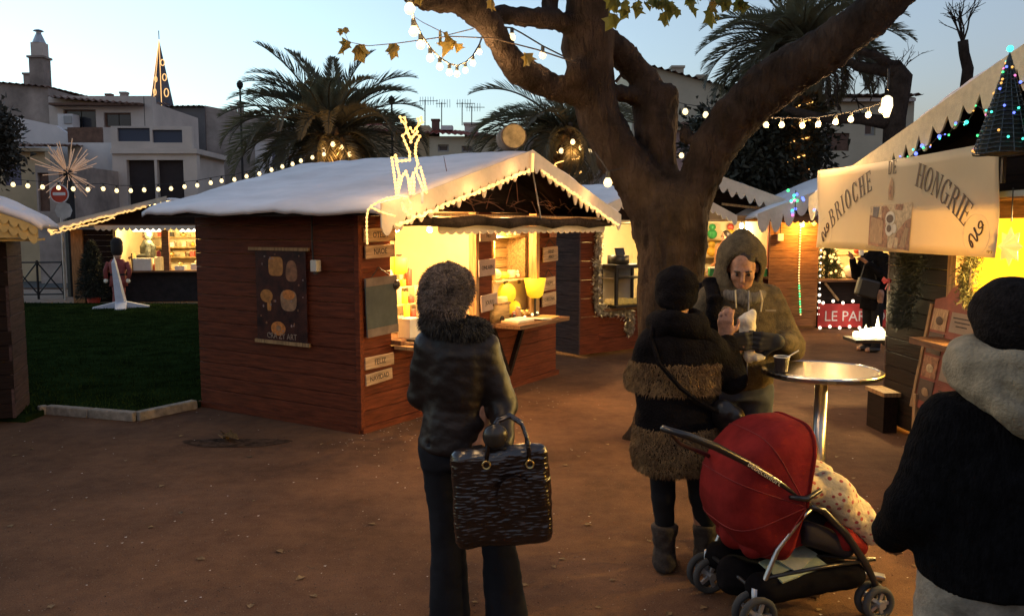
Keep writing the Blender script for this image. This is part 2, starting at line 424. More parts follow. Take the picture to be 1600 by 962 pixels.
class Bld:
    """a building whose front stands at distance Y; pixel columns and rows are turned to metres there"""
    def __init__(s, name, label, px0, Y, cat='house'):
        s.Y = Y; b = PX(px0, 355, Y); s.x0 = b.x; s.t = thing(name, label, cat, (b.x, Y, 0)); s.k = Y/F_PX
    dy = 0.
    def x(s, px): return PX(px, 355, s.Y+s.dy).x-s.x0
    def z(s, py): return PX(800, py, s.Y+s.dy).z
    def wall(s, px0, px1, py1, holes=(), mat=None, y=0., t=.3, py0=None, top=None, name='wall'):
        s.dy = y
        hs_ = [(s.x(a), s.x(b), s.z(d), s.z(c)) for a, b, c, d in holes]
        me = wall_holes(s.x(px0), s.x(px1), 0 if py0 is None else s.z(py0), s.z(py1), hs_, t, top and (s.z(top[0]), s.z(top[1])))
        s.dy = 0.; return link(name, me, mat, s.t, loc=(0, y, 0))
    def box(s, name, px0, px1, py0, py1, mat, y0=0., y1=4., par=None, **k):
        s.dy = y0; a, b, c, d = s.x(px0), s.x(px1), s.z(py1), s.z(py0); s.dy = 0.
        return MB().box(((a+b)/2, (y0+y1)/2, (c+d)/2), (b-a, y1-y0, d-c)).o(name, mat, par or s.t, **k)
    def window(s, px0, px1, py0, py1, y=0., mull=1, mat=None, fr=None, shutter=False):
        s.dy = y; a, b, c, d = s.x(px0), s.x(px1), s.z(py1), s.z(py0); w = .06; s.dy = 0.
        mb = MB(); yy = y+.14
        mb.box(((a+b)/2, yy, c+w/2), (b-a, .06, w)); mb.box(((a+b)/2, yy, d-w/2), (b-a, .06, w))
        mb.box((a+w/2, yy, (c+d)/2), (w, .06, d-c-2*w)); mb.box((b-w/2, yy, (c+d)/2), (w, .06, d-c-2*w))
        f = mb.o('window', fr or m_frame, s.t)
        for i in range(mull):
            p0 = a+w+(b-a-2*w)*i/mull; p1 = a+w+(b-a-2*w)*(i+1)/mull
            MB().box(((p0+p1)/2, yy+.01, (c+d)/2), (p1-p0-.03, .02, d-c-2*w)).o('pane', mat or m_glass, f)
        return f
    def chimney(s, px0, px1, py0, py1, mat, y=1., par=None, pot=True):
        a, b, c, d = s.x(px0), s.x(px1), s.z(py1)-.4, s.z(py0)
        mb = MB().box(((a+b)/2, y+(b-a)/2, (c+d)/2), (b-a, b-a, d-c))
        o = mb.o('chimney', mat, par or s.t)
        MB().box(((a+b)/2, y+(b-a)/2, d+.04), ((b-a)*1.2, (b-a)*1.2, .08)).o('chimney_cap', mat, o if par is None else par)
        return o
# old grey house with the tall twin chimney
b = Bld('old_house', 'old grey rendered house with a tall capped chimney, at the left edge', -120, 33)
b.wall(-120, 86, 125, mat=m_grey, top=(118, 137), t=6.)
rf = tiles(MB(), (b.x(-120),-.15,b.z(117)), (b.x(88),-.15,b.z(136)), (b.x(88),6.2,b.z(128)), (b.x(-120),6.2,b.z(110))).o('roof', m_tile, b.t)
b.chimney(50, 72, 87, 137, m_grey, .4); b.chimney(22, 36, 108, 124, m_grey, 1.2)
ch = b.box('chimney', 63, 81, 66, 136, m_pale, 1.2, 1.65)
b.dy = 1.2; x_, z_ = b.x(71.8), b.z(66); b.dy = 0.
MB().lathe([(.26,0),(.24,.05),(.10,.38),(.10,.45)], 12, (x_, 1.42, z_)).o('chimney_hood', m_zinc, ch)
MB().lathe([(.20,0),(.16,.04),(.02,.08)], 12, (x_, 1.42, z_+.47)).o('chimney_cap', m_zinc, ch)
# terrace house
b = Bld('terrace_house', 'pale two storey house with a tiled roof and a glazed roof terrace', 80, 32)
b.wall(86, 246, 150, holes=[(108,158,171,201),(170,212,176,199)], mat=m_pale, t=.35, py0=330)
b.box('wall', 86, 246, 160, 330, m_pale, .36, 5.)
b.window(108,158,171,201, mull=2, fr=m_brown); b.window(170,212,176,199, mull=2, fr=m_brown)
b.dy = -.45; rf = tiles(MB(), (b.x(84),-.45,b.z(151)), (b.x(229),-.45,b.z(164)), (b.x(205),3.6,b.z(138)), (b.x(84),3.6,b.z(128))).o('roof', m_tile, b.t); b.dy = 0.
b.box('fascia', 86, 227, 160.5, 164, m_brown, -.38, .0)
b.chimney(131,140,135,142,m_tile,2.2); b.chimney(155,165,132,142,m_grey,2.2)
b.dy = -1.6; mb = MB().prism([(b.x(12),b.z(330)),(b.x(112),b.z(330)),(b.x(112),b.z(208)),(b.x(95),b.z(196)),(b.x(12),b.z(178))], -1.6, -1.35); mb.o('parapet_wall', m_white, b.t); b.dy = 0.
ac = b.box('air_conditioner', 99,122,178,202, m_white, -.55, -.05)
b.box('grille', 108,120,181,193, m_frame, -.60, -.55, par=ac)
b.box('balcony_panel', 113,166,199,223, m_brown, -2.2, -2.1)
b.box('wall', 112, 181, 223, 345, m_white, -2.35, .3)
b.wall(180, 311, 240, holes=[(202,245,250,322),(249,290,250,322)], mat=m_pale, y=-3.0, t=.3)
b.box('terrace_slab', 178, 312, 232, 240, m_pale, -3.1, .3)
b.wall(180, 305, 197, holes=[(190,240,200,221),(244,290,203,223)], mat=m_pale, y=-3.02, t=.18, py0=232)
for a_ in ((190,240,200,221),(244,290,203,223)): b.box('glass_panel', *a_[:2], a_[2]-.2, a_[3]+.2, M('smoked terrace glass', (.06,.07,.10), rough=.45, var=0, spec=.2), -2.94, -2.90)
for a_ in ((202,245),(249,290)): b.box('garage_door', a_[0]+.4, a_[1]-.4, 251, 345, m_dark, -2.8, -2.74)
b.box('wall', 181, 311, 242, 345, m_pale, -2.6, .2)
for i in range(3): MB().tube([(b.x(240+2*i),-.5,b.z(200)),(b.x(240+2*i),-.5,b.z(140+14*i))], .012, 5).o('aerial_mast', m_metal, b.t) if i == 1 else None
# ochre low house
b = Bld('ochre_house', 'low ochre house with violet shutters under a tiled eave', -60, 27)
b.wall(-60, 76, 232, holes=[(12,38,256,290)], mat=m_ochre, t=.3)
b.box('shutter', 12.5, 25, 256.5, 289.5, m_shut, .05, .12); b.box('shutter', 25.4, 37.5, 256.5, 289.5, m_shut, .05, .12)
tiles(MB(), (b.x(-60),-.5,b.z(231)), (b.x(78),-.5,b.z(230)), (b.x(70),3,b.z(214)), (b.x(-60),3,b.z(212))).o('roof', m_tile, b.t)
b.box('cornice', -60, 77, 231, 236, m_cream, -.3, .0)
# grey building right of the terrace house
b = Bld('grey_building', 'plain grey building with a flat gable behind the terrace house', 244, 40)
b.wall(244, 326, 168, mat=M('dark grey render', (.17,.155,.15), rough=.95, var=.15, scale=.8), t=5)
b.wall(326.2, 450, 172, mat=m_grey, top=(165,190), t=5, y=.1)
b.box('door', 305,312,217,240, m_dark, -.05, .0)
tiles(MB(), (b.x(243),-.2,b.z(167)), (b.x(326),-.2,b.z(166)), (b.x(326),5,b.z(160)), (b.x(243),5,b.z(162))).o('roof', m_tile, b.t)
b.chimney(355,363,163,176,m_grey); b.chimney(366,374,158,174,m_grey)
# lamp posts far off
for px, py, Y, lab in ((375,140,30,'slim street lamp rising beside the palm with wind-swept fronds'), (612,164,30,'slim street lamp behind the red roofed house')):
    p = PX(px, py, Y); t = thing('street_lamp', lab, 'street lamp', (p.x, Y, 0))
    MB().tube([(0,0,0),(0,0,1),(0,0,p.z)], [.07,.05,.035], 8).o('pole', m_metal, t)
    MB().lathe([(.04,0),(.11,.10),(.12,.2),(.09,.25),(.02,.32)], 10, (0,0,p.z)).o('lantern', m_metal, t)
# white facade with a violet door
b = Bld('white_house', 'white facade with a violet shutter below the palm crown', 400, 36)
b.wall(402, 502, 212, holes=[(428,449,219,262)], mat=m_white, t=.3)
b.box('shutter', 428.3,448.7,219.3,262, m_shut, .06, .14)
b.box('roof', 399, 505, 206, 212, m_tile, -.3, 3.)
# red roofed house with aerials
b = Bld('red_roof_house', 'long house with a red tiled roof and television aerials', 548, 34)
b.box('wall', 552, 672, 196, 330, m_ochre, 0, 5); 
b.wall(672.2, 775, 213, holes=[(685,702,226,237),(722,740,228,238)], mat=m_cream, t=.3, y=-.2)
b.window(685,702,226,237, y=-.2); b.window(722,740,228,238, y=-.2)
b.box('wall', 673, 775, 214, 330, m_cream, .15, 5)
tiles(MB(), (b.x(546),-.4,b.z(203)), (b.x(782),-.6,b.z(216)), (b.x(735),4,b.z(190)), (b.x(560),4,b.z(174))).o('roof', m_tile_red, b.t)
b.box('skylight', 690,708,196,203, m_white, 1.4, 2.0)
b.chimney(668,680,178,192,m_tile,2.2); b.chimney(722,744,184,198,m_pale,2.2)
for px, py, cz in ((664,156,1),(690,160,-1),(722,160,1),(737,166,1)):
    a = thing('television_aerial', 'thin television aerial on the red roof, %s' % {664:'leftmost of the four',690:'second from the left',722:'third from the left',737:'rightmost of the four'}[px], 'aerial', (0,0,0), group='aerials on the red roof')
    p = PX(px, py, 36); q = PX(px, 196, 36); mb = MB().tube([q, p], .022, 5); mb.o('mast', m_metal, a)
    mb = MB().bar(p+Vector((-.25,0,-.05)), p+Vector((.55*cz if cz>0 else .2,0,-.05)), .025)
    for i in range(6): mb.bar(p+Vector((-.2+.11*i,0,-.22)), p+Vector((-.2+.11*i,0,.12)), .018)
    mb.o('antenna', m_metal, a)
# tall cream house on the right with lean-to roof
b = Bld('cream_house', 'tall cream house with a chimney behind the big tree', 985, 30)
b.wall(985, 1160, 130, mat=m_cream, top=(96,146), t=5)
tiles(MB(), (b.x(983),-.2,b.z(95)), (b.x(1162),-.2,b.z(145)), (b.x(1162),5.2,b.z(139)), (b.x(983),5.2,b.z(89))).o('roof', m_tile, b.t)
b.chimney(1050,1068,102,120,m_cream,.5); b.chimney(1092,1107,114,128,m_cream,.8)
b.box('pilaster', 1088,1097,168,300, m_cream, -1.9, -1.6)
b.box('wall', 1040,1080,203,330, m_pink, -1.8, -.1); b.box('cornice', 1036,1084,198,203, m_cream, -2.0, -.05)
b.dy = -2.; tiles(MB(), (b.x(1034),-2.1,b.z(198)), (b.x(1092),-2.1,b.z(198)), (b.x(1092),-.05,b.z(181)), (b.x(1034),-.05,b.z(181))).o('lean_to_roof', m_tile, b.t); b.dy = 0.
b = Bld('beige_house', 'beige house with a shuttered window behind the light-wrapped palm', 1262, 25)
b.wall(1264, 1420, 152, holes=[(1286,1322,208,236),(1345,1362,190,212)], mat=m_cream, t=.3)
b.box('shutter', 1286.4,1304,208.4,235.6, m_brown, .05,.12); b.box('shutter', 1304.4,1321.6,208.4,235.6, m_brown, .05,.12)
b.window(1345,1362,190,212)
tiles(MB(), (b.x(1258),-.4,b.z(152)), (b.x(1425),-.4,b.z(150)), (b.x(1425),3,b.z(140)), (b.x(1258),3,b.z(140))).o('roof', m_tile, b.t)
b.box('cornice', 1262, 1422, 153, 158, m_white, -.2, 0)
b = Bld('small_outbuilding', 'small pale outbuilding seen between the hut roof and the tree', 900, 19)
b.wall(903, 934, 243, mat=m_pale, t=2., top=(248,236)); b.box('downpipe', 917,919,246,330, m_frame, -.06, -.01)
# a wood-dark line of roofs between houses, closing the horizon
b = Bld('long_roof', 'distant dark roof behind the second palm', 745, 44)
b.box('wall', 745, 1000, 212, 330, m_grey, 0, 5)
tiles(MB(), (b.x(742),-.4,b.z(213)), (b.x(1003),-.4,b.z(213)), (b.x(1003),4,b.z(203)), (b.x(742),4,b.z(203))).o('roof', m_tile, b.t)
b = Bld('street_house', 'low grey street house between the no entry sign and the ochre house', 20, 26)
b.wall(60, 118, 258, mat=m_grey, t=3, holes=[(63,80,270,330),(96,110,268,330)]); b.box('door', 63.3,79.7,270.3,345, m_brown, .1,.15); b.box('door', 96.3,109.7,268.3,345, m_shut, .1,.15)
# church spire with its lights
m_slate = M('spire stone', (.13,.14,.17), rough=.9, var=.2, scale=.4)
m_rope_far = no_sample(M('warm light rope', (.8,.5,.2), var=0, emis=(1,.55,.2), estr=1.3/EX))
Y = 120.; tip = PX(248.5, 62, Y); bs = PX(253.5, 170, Y); t = thing('church_spire', 'pointed church spire outlined with warm lights on the skyline', 'church spire', (bs.x, Y, 0))
hgt = tip.z; bz = bs.z; rad = 17.5*Y/F_PX; N8 = 8
mb = MB(); vs = [(rad*math.cos(2*math.pi*i/8+.35), rad*math.sin(2*math.pi*i/8+.35), bz) for i in range(8)] + [(tip.x-bs.x, 0, hgt)]
mb.add(vs, [(i,(i+1)%8,8) for i in range(8)]+[tuple(range(8))[::-1]]).o('spire', m_slate, t)
MB().box((0,0,bz/2-.2), (3.4,3.4,bz-.4)).o('tower', m_slate, t)
MB().tube([(tip.x-bs.x,0,hgt),(tip.x-bs.x,0,hgt+1.2)], .06, 5).o('finial', m_metal, t)
for i in (3,4,5,6):
    MB().tube([Vector(vs[i])*1.0, Vector(vs[8])], .055, 5).o('light_rope', m_rope_far, t)
for (px, py, rx, rz) in ((254,98,3,4.5),(257,121,3,5),(260,145,3.2,6),(243.5,124,1.6,4),(242,144,1.8,4.6)):
    c = PX(px, py, Y-1.6)-Vector((bs.x, Y, 0)); k = Y/F_PX
    MB().tube([(c.x+rx*k*math.cos(a), c.y, c.z+rz*k*math.sin(a)) for a in [2*math.pi*i/14 for i in range(14)]], .07, 5, close=True).o('light_ring', m_rope_far, t)
# iron railing on the left
p0 = GR(20,468); p1 = GR(101,467); t = thing('iron_railing', 'dark iron railing with crossed bars beside the far left hut', 'railing', (0,0,0))
n_ = 2
for i in range(n_+1):
    p = p0.lerp(p1, i/n_); MB().tube([p, p+Vector((0,0,.95))], .03, 6).o('post', m_metal, t)
for i in range(n_):
    a = p0.lerp(p1, i/n_); c = p0.lerp(p1, (i+1)/n_)
    for za, zb in ((.9,.9),(.12,.12),(.12,.9),(.9,.12)): MB().tube([a+Vector((0,0,za)), c+Vector((0,0,zb))], .018, 6).o('bar', m_metal, t)
# no entry sign and its post, octagonal sign back below
Y = 20.; p = PX(93, 303, Y); t = thing('no_entry_sign', 'round red no entry sign with a white bar on a grey post', 'road sign', (p.x, Y, 0))
MB().tube([(0,.03,0),(0,.03,p.z+.3)], .03, 8).o('post', m_zinc, t)
def disc(mb, c, r, y0, y1, n=28): return mb.prism([(c[0]+r*math.cos(2*math.pi*i/n), c[1]+r*math.sin(2*math.pi*i/n)) for i in range(n)], y0, y1)
disc(MB(), (0,p.z), .225, -.012, .0).o('border', M('white enamel', (.7,.7,.7), rough=.4, var=.03), t)
disc(MB(), (0,p.z), .20, -.018, -.0125).o('disc', M('red enamel', (.55,.06,.03), rough=.4, var=.05), t)
MB().box((0,-.02,p.z), (.30,.004,.07)).o('bar', M('white reflective', (.8,.8,.78), rough=.4, var=.0), t)
c_ = PX(98, 329, Y).z
disc(MB(), (.08,c_), .21, -.016, -.004, 8).o('octagon_plate', m_zinc, t)
# starburst ornament on a dark pole
Y = 21.; p = PX(106, 271, Y); t = thing('starburst_ornament', 'spiky starburst light ornament on a dark pole by the no entry sign', 'decoration', (p.x, Y, 0))
MB().tube([(0,0,0),(0,0,p.z-.4),(0,0,p.z)], [.14,.13,.08], 8).o('pole', m_metal, t)
MB().sphere((0,0,p.z), .13, 10, 6).o('hub', m_metal, t)
m_rod = no_sample(M('glowing rod', (.8,.55,.38), rough=.4, var=.1, emis=(1,.55,.28), estr=.18/EX))
for i in range(64):
    d = Vector((random.gauss(0,1), random.gauss(0,1)*.8, random.gauss(.25,1))).normalized(); L = .55+.35*random.random()
    if d.z < -.5: L *= .9
    c = Vector((0,0,p.z)); MB().tube([c+d*.1, c+d*L], [.007,.012], 5).o('rod', m_rod, t)
# ================================================================ palms
m_frond = M('palm leaflet', (.15,.135,.085), rough=.6, var=.3, scale=1.5)
m_frond_dry = M('dry palm leaflet', (.26,.17,.08), rough=.8, var=.3, scale=1.5)
m_ptrunk = M('palm trunk', (.15,.095,.055), rough=.95, var=.35, scale=5, bump=.6, bscale=14)
m_boot = M('palm leaf base', (.20,.13,.07), rough=.95, var=.35, scale=6)
def translucent(m, col, f=.4):
    n = m.node_tree.nodes; l = m.node_tree.links; t_ = n.new('ShaderNodeBsdfTranslucent'); t_.inputs[0].default_value = (*col, 1); x = n.new('ShaderNodeMixShader'); x.inputs[0].default_value = f
    l.new(n['Principled BSDF'].outputs[0], x.inputs[1]); l.new(t_.outputs[0], x.inputs[2]); l.new(x.outputs[0], n['Material Output'].inputs[0]); return m
translucent(m_frond, (.17,.155,.08)); translucent(m_frond_dry, (.25,.16,.06))
def frond_mesh(L, bend, n=66, leaf=.50, seed=0, vee=.55):
    r = random.Random(seed); mb = MB(); pts = []; rad = []
    a = 0.; p = Vector((0,0,0)); st = L/24
    dirs = []
    for i in range(25):
        pts.append(p.copy()); rad.append(.032*(1-i/26)+.004); d = Vector((math.cos(a), 0, math.sin(a))); dirs.append(d); p = p+d*st; a -= bend/24*(.45+1.1*i/24)
    mb.tube(pts, rad, 5)
    for i in range(n):
        u = .10+.9*i/(n-1); j = min(23, int(u*24)); c = pts[j].lerp(pts[j+1], u*24-j); d = dirs[j]; up = Vector((-d.z, 0, d.x))
        ll = leaf*(math.sin(math.pi*min(1, u*.93+.09))**.6)*(.85+.3*r.random())
        if ll < .05: continue
        for s in (-1, 1):
            w = (Vector((0, s, 0))*math.cos(vee) + up*math.sin(vee)*(.5+.8*r.random()))
            q = (w*.82 + d*(.55+.6*u)).normalized(); t = c+q*ll+Vector((0,0,-.10*ll)); m = c+q*ll*.45
            x = q.cross(up).normalized()*.020
            mb.add([c, m+x, t, m-x], [(0,1,2,3)])
    return mb.mesh('frond')
FV = [(2.6,.9),(2.6,1.5),(2.7,2.1),(2.4,2.7)]
frond_meshes = [frond_mesh(L, bd, seed=i) for i, (L, bd) in enumerate(FV)]
for me in frond_meshes: me.materials.append(m_frond)
dry_meshes = [frond_mesh(2.0, 2.2, n=34, leaf=.34, seed=9)]; dry_meshes[0].materials.append(m_frond_dry)
def palm(label, px, py, Y, spec, sz=1., tr=.28, boots=40, name='palm_tree'):
    c = PX(px, py, Y); t = thing(name, label, 'palm tree', (c.x, Y, 0)); H = c.z
    prof = [(tr*1.15,0),(tr,.5)] ; z = .6
    while z < H-.5: prof += [(tr*(.93+.05*random.random()), z), (tr*1.03, z+.10)]; z += .17
    prof += [(tr*1.5, H-.35),(tr*1.7, H-.1),(tr*.9, H+.15),(tr*.2, H+.25)]
    MB().lathe(prof, 14).o('trunk', m_ptrunk, t, smooth=True)
    bm_ = MB().prism([(-.05,0),(.05,0),(.035,.16),(.0,.22),(-.035,.16)], -.02, .02).mesh('leaf_base'); bm_.materials.append(m_boot)
    for i in range(boots):
        a = i*2.4; k = (i/boots); zz = H-.75+.75*k; rr = tr*(1.1+.45*k)
        link('leaf_base', bm_, None, t, loc=(rr*math.cos(a), rr*math.sin(a), zz), rot=(R(-38+10*random.random()), 0, a+math.pi/2*3), scale=(1.3*sz, 1.2*sz, 1.2*sz))
    for az, el, L, v in spec:
        me = dry_meshes[0] if v == 9 else frond_meshes[v]
        link('frond', me, None, t, loc=(.1*math.cos(R(az)), .1*math.sin(R(az)), H), rot=(R(random.uniform(-25,25)), -R(el), R(az)), scale=(L*sz, L*sz, L*sz))
    return t, H
def ring(n, el, L, v, off=0, j=9): return [(off+360*i/n+random.uniform(-j,j), el+random.uniform(-j,j), L*random.uniform(.88,1.1), v) for i in range(n)]
S1 = [(176,40,1.2,1),(165,28,1.25,2),(185,14,1.2,2),(200,50,1.1,1),(150,55,1.1,1),(110,64,1.0,0),(178,62,1.15,1),(170,50,1.2,1),(188,33,1.2,2),(172,4,1.15,2),(195,-2,1.1,3),(160,-8,1.0,3),(182,-18,.95,3),
      (90,84,1.0,0),(10,48,1.0,1),(355,30,1.0,1),(12,20,1.05,2),(350,12,.95,2),(5,-5,.8,3),(20,-15,.75,3),(30,38,.95,1),(330,-12,.8,9),(210,-22,.9,9),(240,-25,.8,9),(300,-25,.75,9)] + ring(18, 34, 1.0, 2, 7) + ring(16, 8, .95, 3, 20) + ring(16, 60, 1.05, 1, 3) + ring(12, -14, .85, 3, 11) + [(150,76,1.15,0),(60,80,1.1,0),(200,70,1.15,0),(120,68,1.1,0)]
palm('large palm with wind-swept fronds rising behind the main hut roof', 520, 214, 21.5, S1, .98, .34, 46)
S2 = ring(18, 30, 1.05, 1, 4) + ring(18, 5, 1., 2, 15) + ring(14, -18, .9, 3, 8) + [(180,32,1.25,2),(172,20,1.2,2),(186,8,1.2,2),(176,52,1.2,1),(192,24,1.2,2)] + ring(5,65,.9,0)
p2, H2 = palm('palm with a light-wound trunk behind the hut gable, half hidden by the big tree', 888, 205, 17., S2, .72, .20, 40)
S3 = ring(20, 35, 1.1, 1, 4) + ring(20, 8, 1.1, 2, 15) + ring(18, -15, 1.0, 3, 8) + ring(9, 60, 1.1, 0) + ring(7, -32, .8, 9) + [(180,18,1.15,1),(188,5,1.15,2),(172,-4,1.1,2),(183,32,1.1,1)]
p3, H3 = palm('tall palm with a light-wound trunk behind the right limb of the big tree', 1254, 74, 18., S3, .78, .20, 60)
# spiral light ropes on two palm trunks
m_warm_rope = no_sample(M('warm rope light', (.9,.6,.2), var=0, emis=(1,.5,.13), estr=2.6/EX))
def spiral(par, r, z0, z1, turns, name='light_rope'):
    n = int(turns*20); MB().tube([(r*math.cos(i/20*2*math.pi), r*math.sin(i/20*2*math.pi), z0+(z1-z0)*i/n) for i in range(n+1)], .014, 5).o(name, m_warm_rope, par)
spiral(p2, .27, H2-1.1, H2-.35, 2.6); spiral(p3, .235, PX(1254,265,18).z, H3-.7, 5.2)
# ================================================================ big plane tree
def bark_mat():
    m = M('plane tree bark', (.054,.038,.029), rough=.95, var=.35, scale=4, spec=.15)
    n = m.node_tree.nodes; l = m.node_tree.links
    tc = n.new('ShaderNodeTexCoord'); mp = n.new('ShaderNodeMapping'); mp.inputs['Scale'].default_value = (26,26,7)
    vo = n.new('ShaderNodeTexNoise'); vo.inputs['Scale'].default_value = 1.; vo.inputs['Detail'].default_value = 8; vo.inputs['Roughness'].default_value = .62; vo.inputs['Distortion'].default_value = .6
    b = n.new('ShaderNodeBump'); b.inputs['Strength'].default_value = 1.0; b.inputs['Distance'].default_value = .06
    l.new(tc.outputs['Object'], mp.inputs[0]); l.new(mp.outputs[0], vo.inputs['Vector']); l.new(vo.outputs[0], b.inputs['Height']); l.new(b.outputs[0], n['Principled BSDF'].inputs['Normal'])
    return m
m_bark = bark_mat()
TY = 6.75
def chain(F, pts, k=.07):
    for (a, b) in zip(pts[:-1], pts[1:]):
        A = PX(a[0], a[1], a[3]); B = PX(b[0], b[1], b[3])
        F.cap(A, B, a[2]*a[3]/F_PX, b[2]*b[3]/F_PX, k if a is pts[0] else .012)
F = SDF((-1.0, 4.9, -.1), (3.7, 7.6, 4.2), .030)
chain(F, [(1052,735,56,TY),(1050,660,54,TY),(1050,560,53,TY),(1048,450,54,TY),(1050,385,55,TY),(1048,335,56,TY)])
for a_ in range(5):   # root flare
    an = a_*1.3+.4; bpt = PX(1050, 640, TY); F.cap(bpt, (bpt.x+.36*math.cos(an), bpt.y+.36*math.sin(an), -.05), .2, .08, .12)
chain(F, [(1028,330,42,TY),(1003,290,40,TY),(970,245,36,TY),(938,187,33,TY),(928,140,33,TY),(917,75,38,TY-.05),(919,10,34,TY-.1),(912,-90,33,TY-.15)], .06)
chain(F, [(925,142,26,TY-.05),(882,141,22,TY-.1),(853,132,21,TY-.2),(808,109,23,TY-.35),(784,72,21,TY-.5),(762,38,21,TY-.65),(738,8,24,TY-.8),(712,-50,23,TY-1.0)], .04)
chain(F, [(738,8,20,TY-.8),(700,2,18,TY-.9),(665,2,17,TY-1.05),(640,-10,15,TY-1.2)], .03)
chain(F, [(905,40,20,TY-.1),(880,35,17,TY-.2),(840,27,17,TY-.3),(812,28,15,TY-.4),(778,22,14,TY-.5)], .03)
chain(F, [(858,28,14,TY-.2),(860,-10,16,TY-.15),(858,-60,15,TY-.1)], .03)
chain(F, [(1038,315,32,TY),(1030,265,27,TY+.1),(1024,215,33,TY+.15),(1023,170,34,TY+.2),(1008,125,24,TY+.2),(978,90,21,TY+.15),(942,55,19,TY)], .05)
chain(F, [(1030,160,15,TY+.15),(985,148,12,TY+.1),(940,140,13,TY)], .02)
F.ell(PX(1045,148,TY+.1), (.08,.08,.10), .04); F.ell(PX(900,112,TY-.25), (.09,.06,.11), .06)
chain(F, [(1072,330,36,TY),(1094,280,32,TY-.05),(1116,232,35,TY-.1),(1148,184,37,TY-.18),(1192,143,38,TY-.25),(1240,108,38,TY-.35),(1300,70,37,TY-.5),(1350,36,34,TY-.65),(1392,-4,31,TY-.8),(1460,-70,29,TY-1.0)], .05)
F.ell(PX(1048,470,TY-.42), (.06,.05,.06), .05); F.ell(PX(996,365,TY), (.06,.06,.07), .05); F.ell(PX(1072,212,TY-.05), (.05,.05,.08), .04)
F.ell(PX(872,25,TY-.42), (.05,.05,.09), .03, sub=True); F.ell(PX(1290,75,TY-.85), (.09,.05,.03), .03, sub=True)
def bark_disp(V, N):
    a = vnoise(V, (5,5,1.8)); b = vnoise(V, (16,16,4.5), 3.1); return .020*a + .016*b - .030*np.abs(vnoise(V, (24,24,4.5), 7.7)) + .008*vnoise(V, (40,40,22), 1.7)
tp = PX(1050,720,TY)
t = thing('plane_tree', 'big plane tree with a thick forked trunk in the middle of the market', 'tree', (0,0,0))
link('trunk', F.mesh('trunk', bark_disp, 1), m_bark, t)
# twigs and the last leaves
m_twig = M('twig', (.13,.09,.06), rough=.9, var=.2)
m_leafy = M('yellowed leaf', (.26,.18,.04), rough=.6, var=.4, scale=9, col2=(.12,.11,.03))
m_leafg = M('late green leaf', (.16,.15,.03), rough=.6, var=.4, scale=9, col2=(.07,.08,.02))
translucent(m_leafy, (.30,.21,.05), .4); translucent(m_leafg, (.20,.20,.04), .5)
def leaf_mesh(seed):
    r = random.Random(seed); mb = MB(); lob = [(0,0),(.20,.12),(.42,.10),(.34,.34),(.55,.62),(.28,.60),(.0,1.0),(-.28,.6),(-.52,.58),(-.34,.34),(-.42,.12),(-.2,.12)]
    fold = .25+.3*r.random()
    vs = [(x*.9*(.8+.4*r.random()), abs(x)*fold+.10*math.sin(3*y)*r.random(), -y) for x, y in lob]
    for i in range(1, len(vs)-1): mb.add([vs[0], vs[i], vs[i+1]], [(0,1,2)])
    return mb.mesh('leaf')
LM = [leaf_mesh(i) for i in range(5)]
LMg = [m.copy() for m in LM]
for m in LM: m.materials.append(m_leafy)
for m in LMg: m.materials.append(m_leafg)
def twig(pts, rad=.006): MB().tube(pts, [rad*(1-.6*i/(len(pts)-1)) for i in range(len(pts))], 5).o('twig', m_twig, t, smooth=True)
def leaves(p, n, spread, size, meshes=LM, droop=True):
    for i in range(n):
        q = Vector(p)+Vector((random.uniform(-1,1)*spread, random.uniform(-1,1)*spread, random.uniform(-.6,.3)*spread)); s = size*random.uniform(.7,1.25)
        link('leaf', random.choice(meshes), None, t, loc=q, rot=(random.uniform(-.7,.7), random.uniform(-.6,.6), random.uniform(0,6.28)), scale=(s,s,s))
D5 = 5.6
twig([PX(900,98,6.2), PX(840,78,6.0), PX(770,60,5.8), PX(700,57,D5), PX(620,68,D5-.1), PX(575,72,D5-.2)])
twig([PX(740,45,5.9), PX(700,55,D5), PX(660,35,D5), PX(640,22,D5)], .004)
twig([PX(575,72,5.4), PX(545,66,5.4), PX(535,45,5.4)], .003)
for px, py, n, s in ((545,70,2,.10),(563,80,3,.11),(538,48,2,.05),(620,78,2,.13),(687,60,2,.11),(712,72,2,.13),(822,92,2,.12),(764,6,2,.08),(658,2,2,.08)):
    leaves(PX(px, py-8, D5-.1), n, .03, s)
for px in range(948, 1180, 9):
    twig([PX(px-20, -40, 5.5), PX(px-8, -14, 5.5), PX(px, 2+random.uniform(-6,6), 5.45)], .003)
    leaves(PX(px, random.uniform(-14, 10), 5.45), 2, .05, .085, LMg if random.random() < .9 else LM)
for px in (962, 1040, 1112): leaves(PX(px, 18, 5.4), 2, .03, .10, LMg)
# crown above the frame: a few limbs' worth of leaves, so the tree goes on
for i in range(160):
    a = random.uniform(0, 6.28); rr = random.uniform(.5, 2.6)
    leaves((1.2+rr*math.cos(a), 6.0+rr*math.sin(a), 4.3+random.uniform(0,1.6)), 1, .2, .11, LMg)
